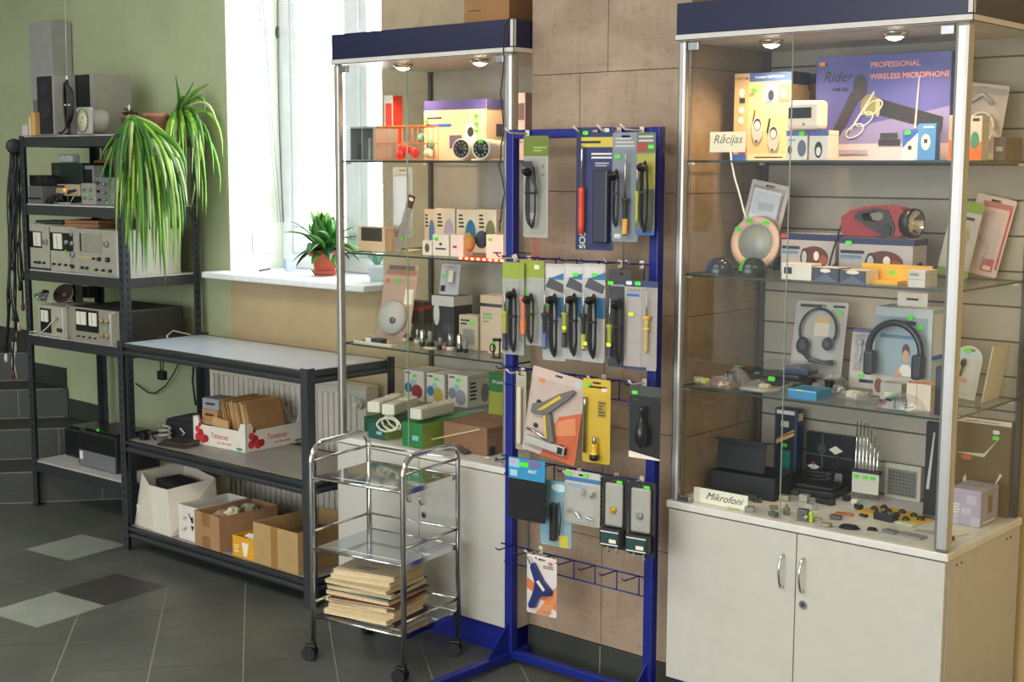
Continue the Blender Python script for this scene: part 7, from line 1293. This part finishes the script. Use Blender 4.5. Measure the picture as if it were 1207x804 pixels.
lidbox('small yellow open box with a white cup picture and white paper inside', x+.005, 3.31+.07, ZL, w_, .14, h_, M('d89c24', .5), M('c89c3c', .6), 0, decs=[('p', [(.38, .75), (.66, .75), (.6, .1), (.46, .1)], OFFW), ('l', .06, .35, .3, .6, 2, M('f0d080')), ('r', .08, .22, .26, .30, OFFW)], name='open_box')
m = MB(); [wad(m, (x-.02+.016*k, 3.36+.012*(k % 2), ZL+h_*.92), .018, M('dcd8cc', .9, bump=.3, scale=60), k, (1, 1.3, .6)) for k in range(4)]; tag(m.build('paper_wad'), 'white paper wad sticking out of the small yellow box', 'paper')
x, y, w_, h_ = tb_seat(302, 354, 683, ZL, 622)
lidbox('largest tan open cardboard box with taped seam at the right of the bottom level', x, 3.305+.17, ZL, w_*1.0, .34, h_, M('ac8c5c', .8), M('6c5030', .8), 0, decs=[('r', .40, 0, .55, 1, M('94703c'))], flaps=())
m = MB(); m.box(-.10, .08, -.10, .12, 0, .10, M('5c4430', .8), bev=.004); tag(m.build('packing_filler', loc=(x, 3.47, ZL+.008)), 'brown packed goods inside the largest tan box', 'goods')
p0 = onY(390, 640, 3.50)
# ================================================================ FOLDERS ON THE TROLLEY
ta = math.radians(8); TM = Matrix.Translation((-3.44, 2.94, 0)) @ Matrix.Rotation(ta, 4, 'Z'); z = .1562+.001; rr = random.Random(12)
fc = ['1c1c24', 'd8c8a4', 'dccdac', 'cdbb94', 'd8c8a4', '5c2428', 'd4c29c', '1c4654', 'dccdac', '16161c', 'cdbb94', 'dcccaa', 'e0d2b0', 'dcccaa']
fl = ['black folder at the very bottom of the trolley stack', 'thick cream folder just above the black bottom one', 'cream folder with curled corner low in the stack', 'darker cream folder in the lower part of the stack', 'cream folder under the maroon one', 'maroon-edged folder in the middle of the trolley stack', 'cream folder between the maroon and teal ones', 'teal folder in the middle of the trolley stack', 'cream folder above the teal one', 'black-edged folder in the upper part of the stack', 'kraft cream folder just above the black-edged one', 'cream folder third from the top of the stack', 'cream folder second from the top of the stack', 'cream printed folder on top of the trolley stack']
for k, c_ in enumerate(fc):
    th = (.006, .016, .012, .01, .014, .007, .012, .006, .013, .005, .012, .013, .014, .016)[k]; w_, d_ = (.26, .22) if k < 11 else (.235, .21); m = MB(); cm = M(c_, .6, var=.04)
    m.box(-w_/2, w_/2, -d_/2, d_/2, 0, .0012, cm); m.box(-w_/2, w_/2, -d_/2, d_/2, th-.0014, th, cm); m.box(-w_/2, -w_/2+.0014, -d_/2, d_/2, .0012, th-.0014, cm); m.box(-w_/2+.002, w_/2-.004, -d_/2+.003, d_/2-.003, .0013, th-.0015, M('cbb68c' if k != 5 else 'd8c8a4', .8, var=.15, scale=200))
    if k == 13: [m.box(x0, x1, y0, y0+hh, th, th+.0003, M('6c6458', .7)) for x0, x1, y0, hh in ((-.02, .05, .045, .004), (-.01, .04, .034, .003), (-.03, .02, .0, .004), (-.06, .02, -.05, .008), (-.05, .01, -.066, .006))]
    o = m.build('paper_folder', fixn=True); o.matrix_world = TM @ TR(.165+rr.uniform(-.012, .012), .145+rr.uniform(-.012, .012), z) @ RZ(rr.uniform(-5, 5)+(9 if k > 10 else 4)); tag(o, fl[k], 'folder', 'folders stacked on the trolley'); z += th+.0008
# conduit at the right wall
t = thing('pipe_stub', 'dark round pipe opening low on the yellow wall right of the cabinet', 'pipe', (-1.33, 3.95, .17)); m = MB(RX(90)); m.lathe([(.022, 0), (.034, 0), (.034, .03), (.022, .03)], M('c8b490', .6), 24); m.build('collar', t); m = MB(RX(90)); m.lathe([(0, .002), (.022, .002), (.022, .012), (0, .012)], M('0c0c0c'), 20); m.build('opening', t)
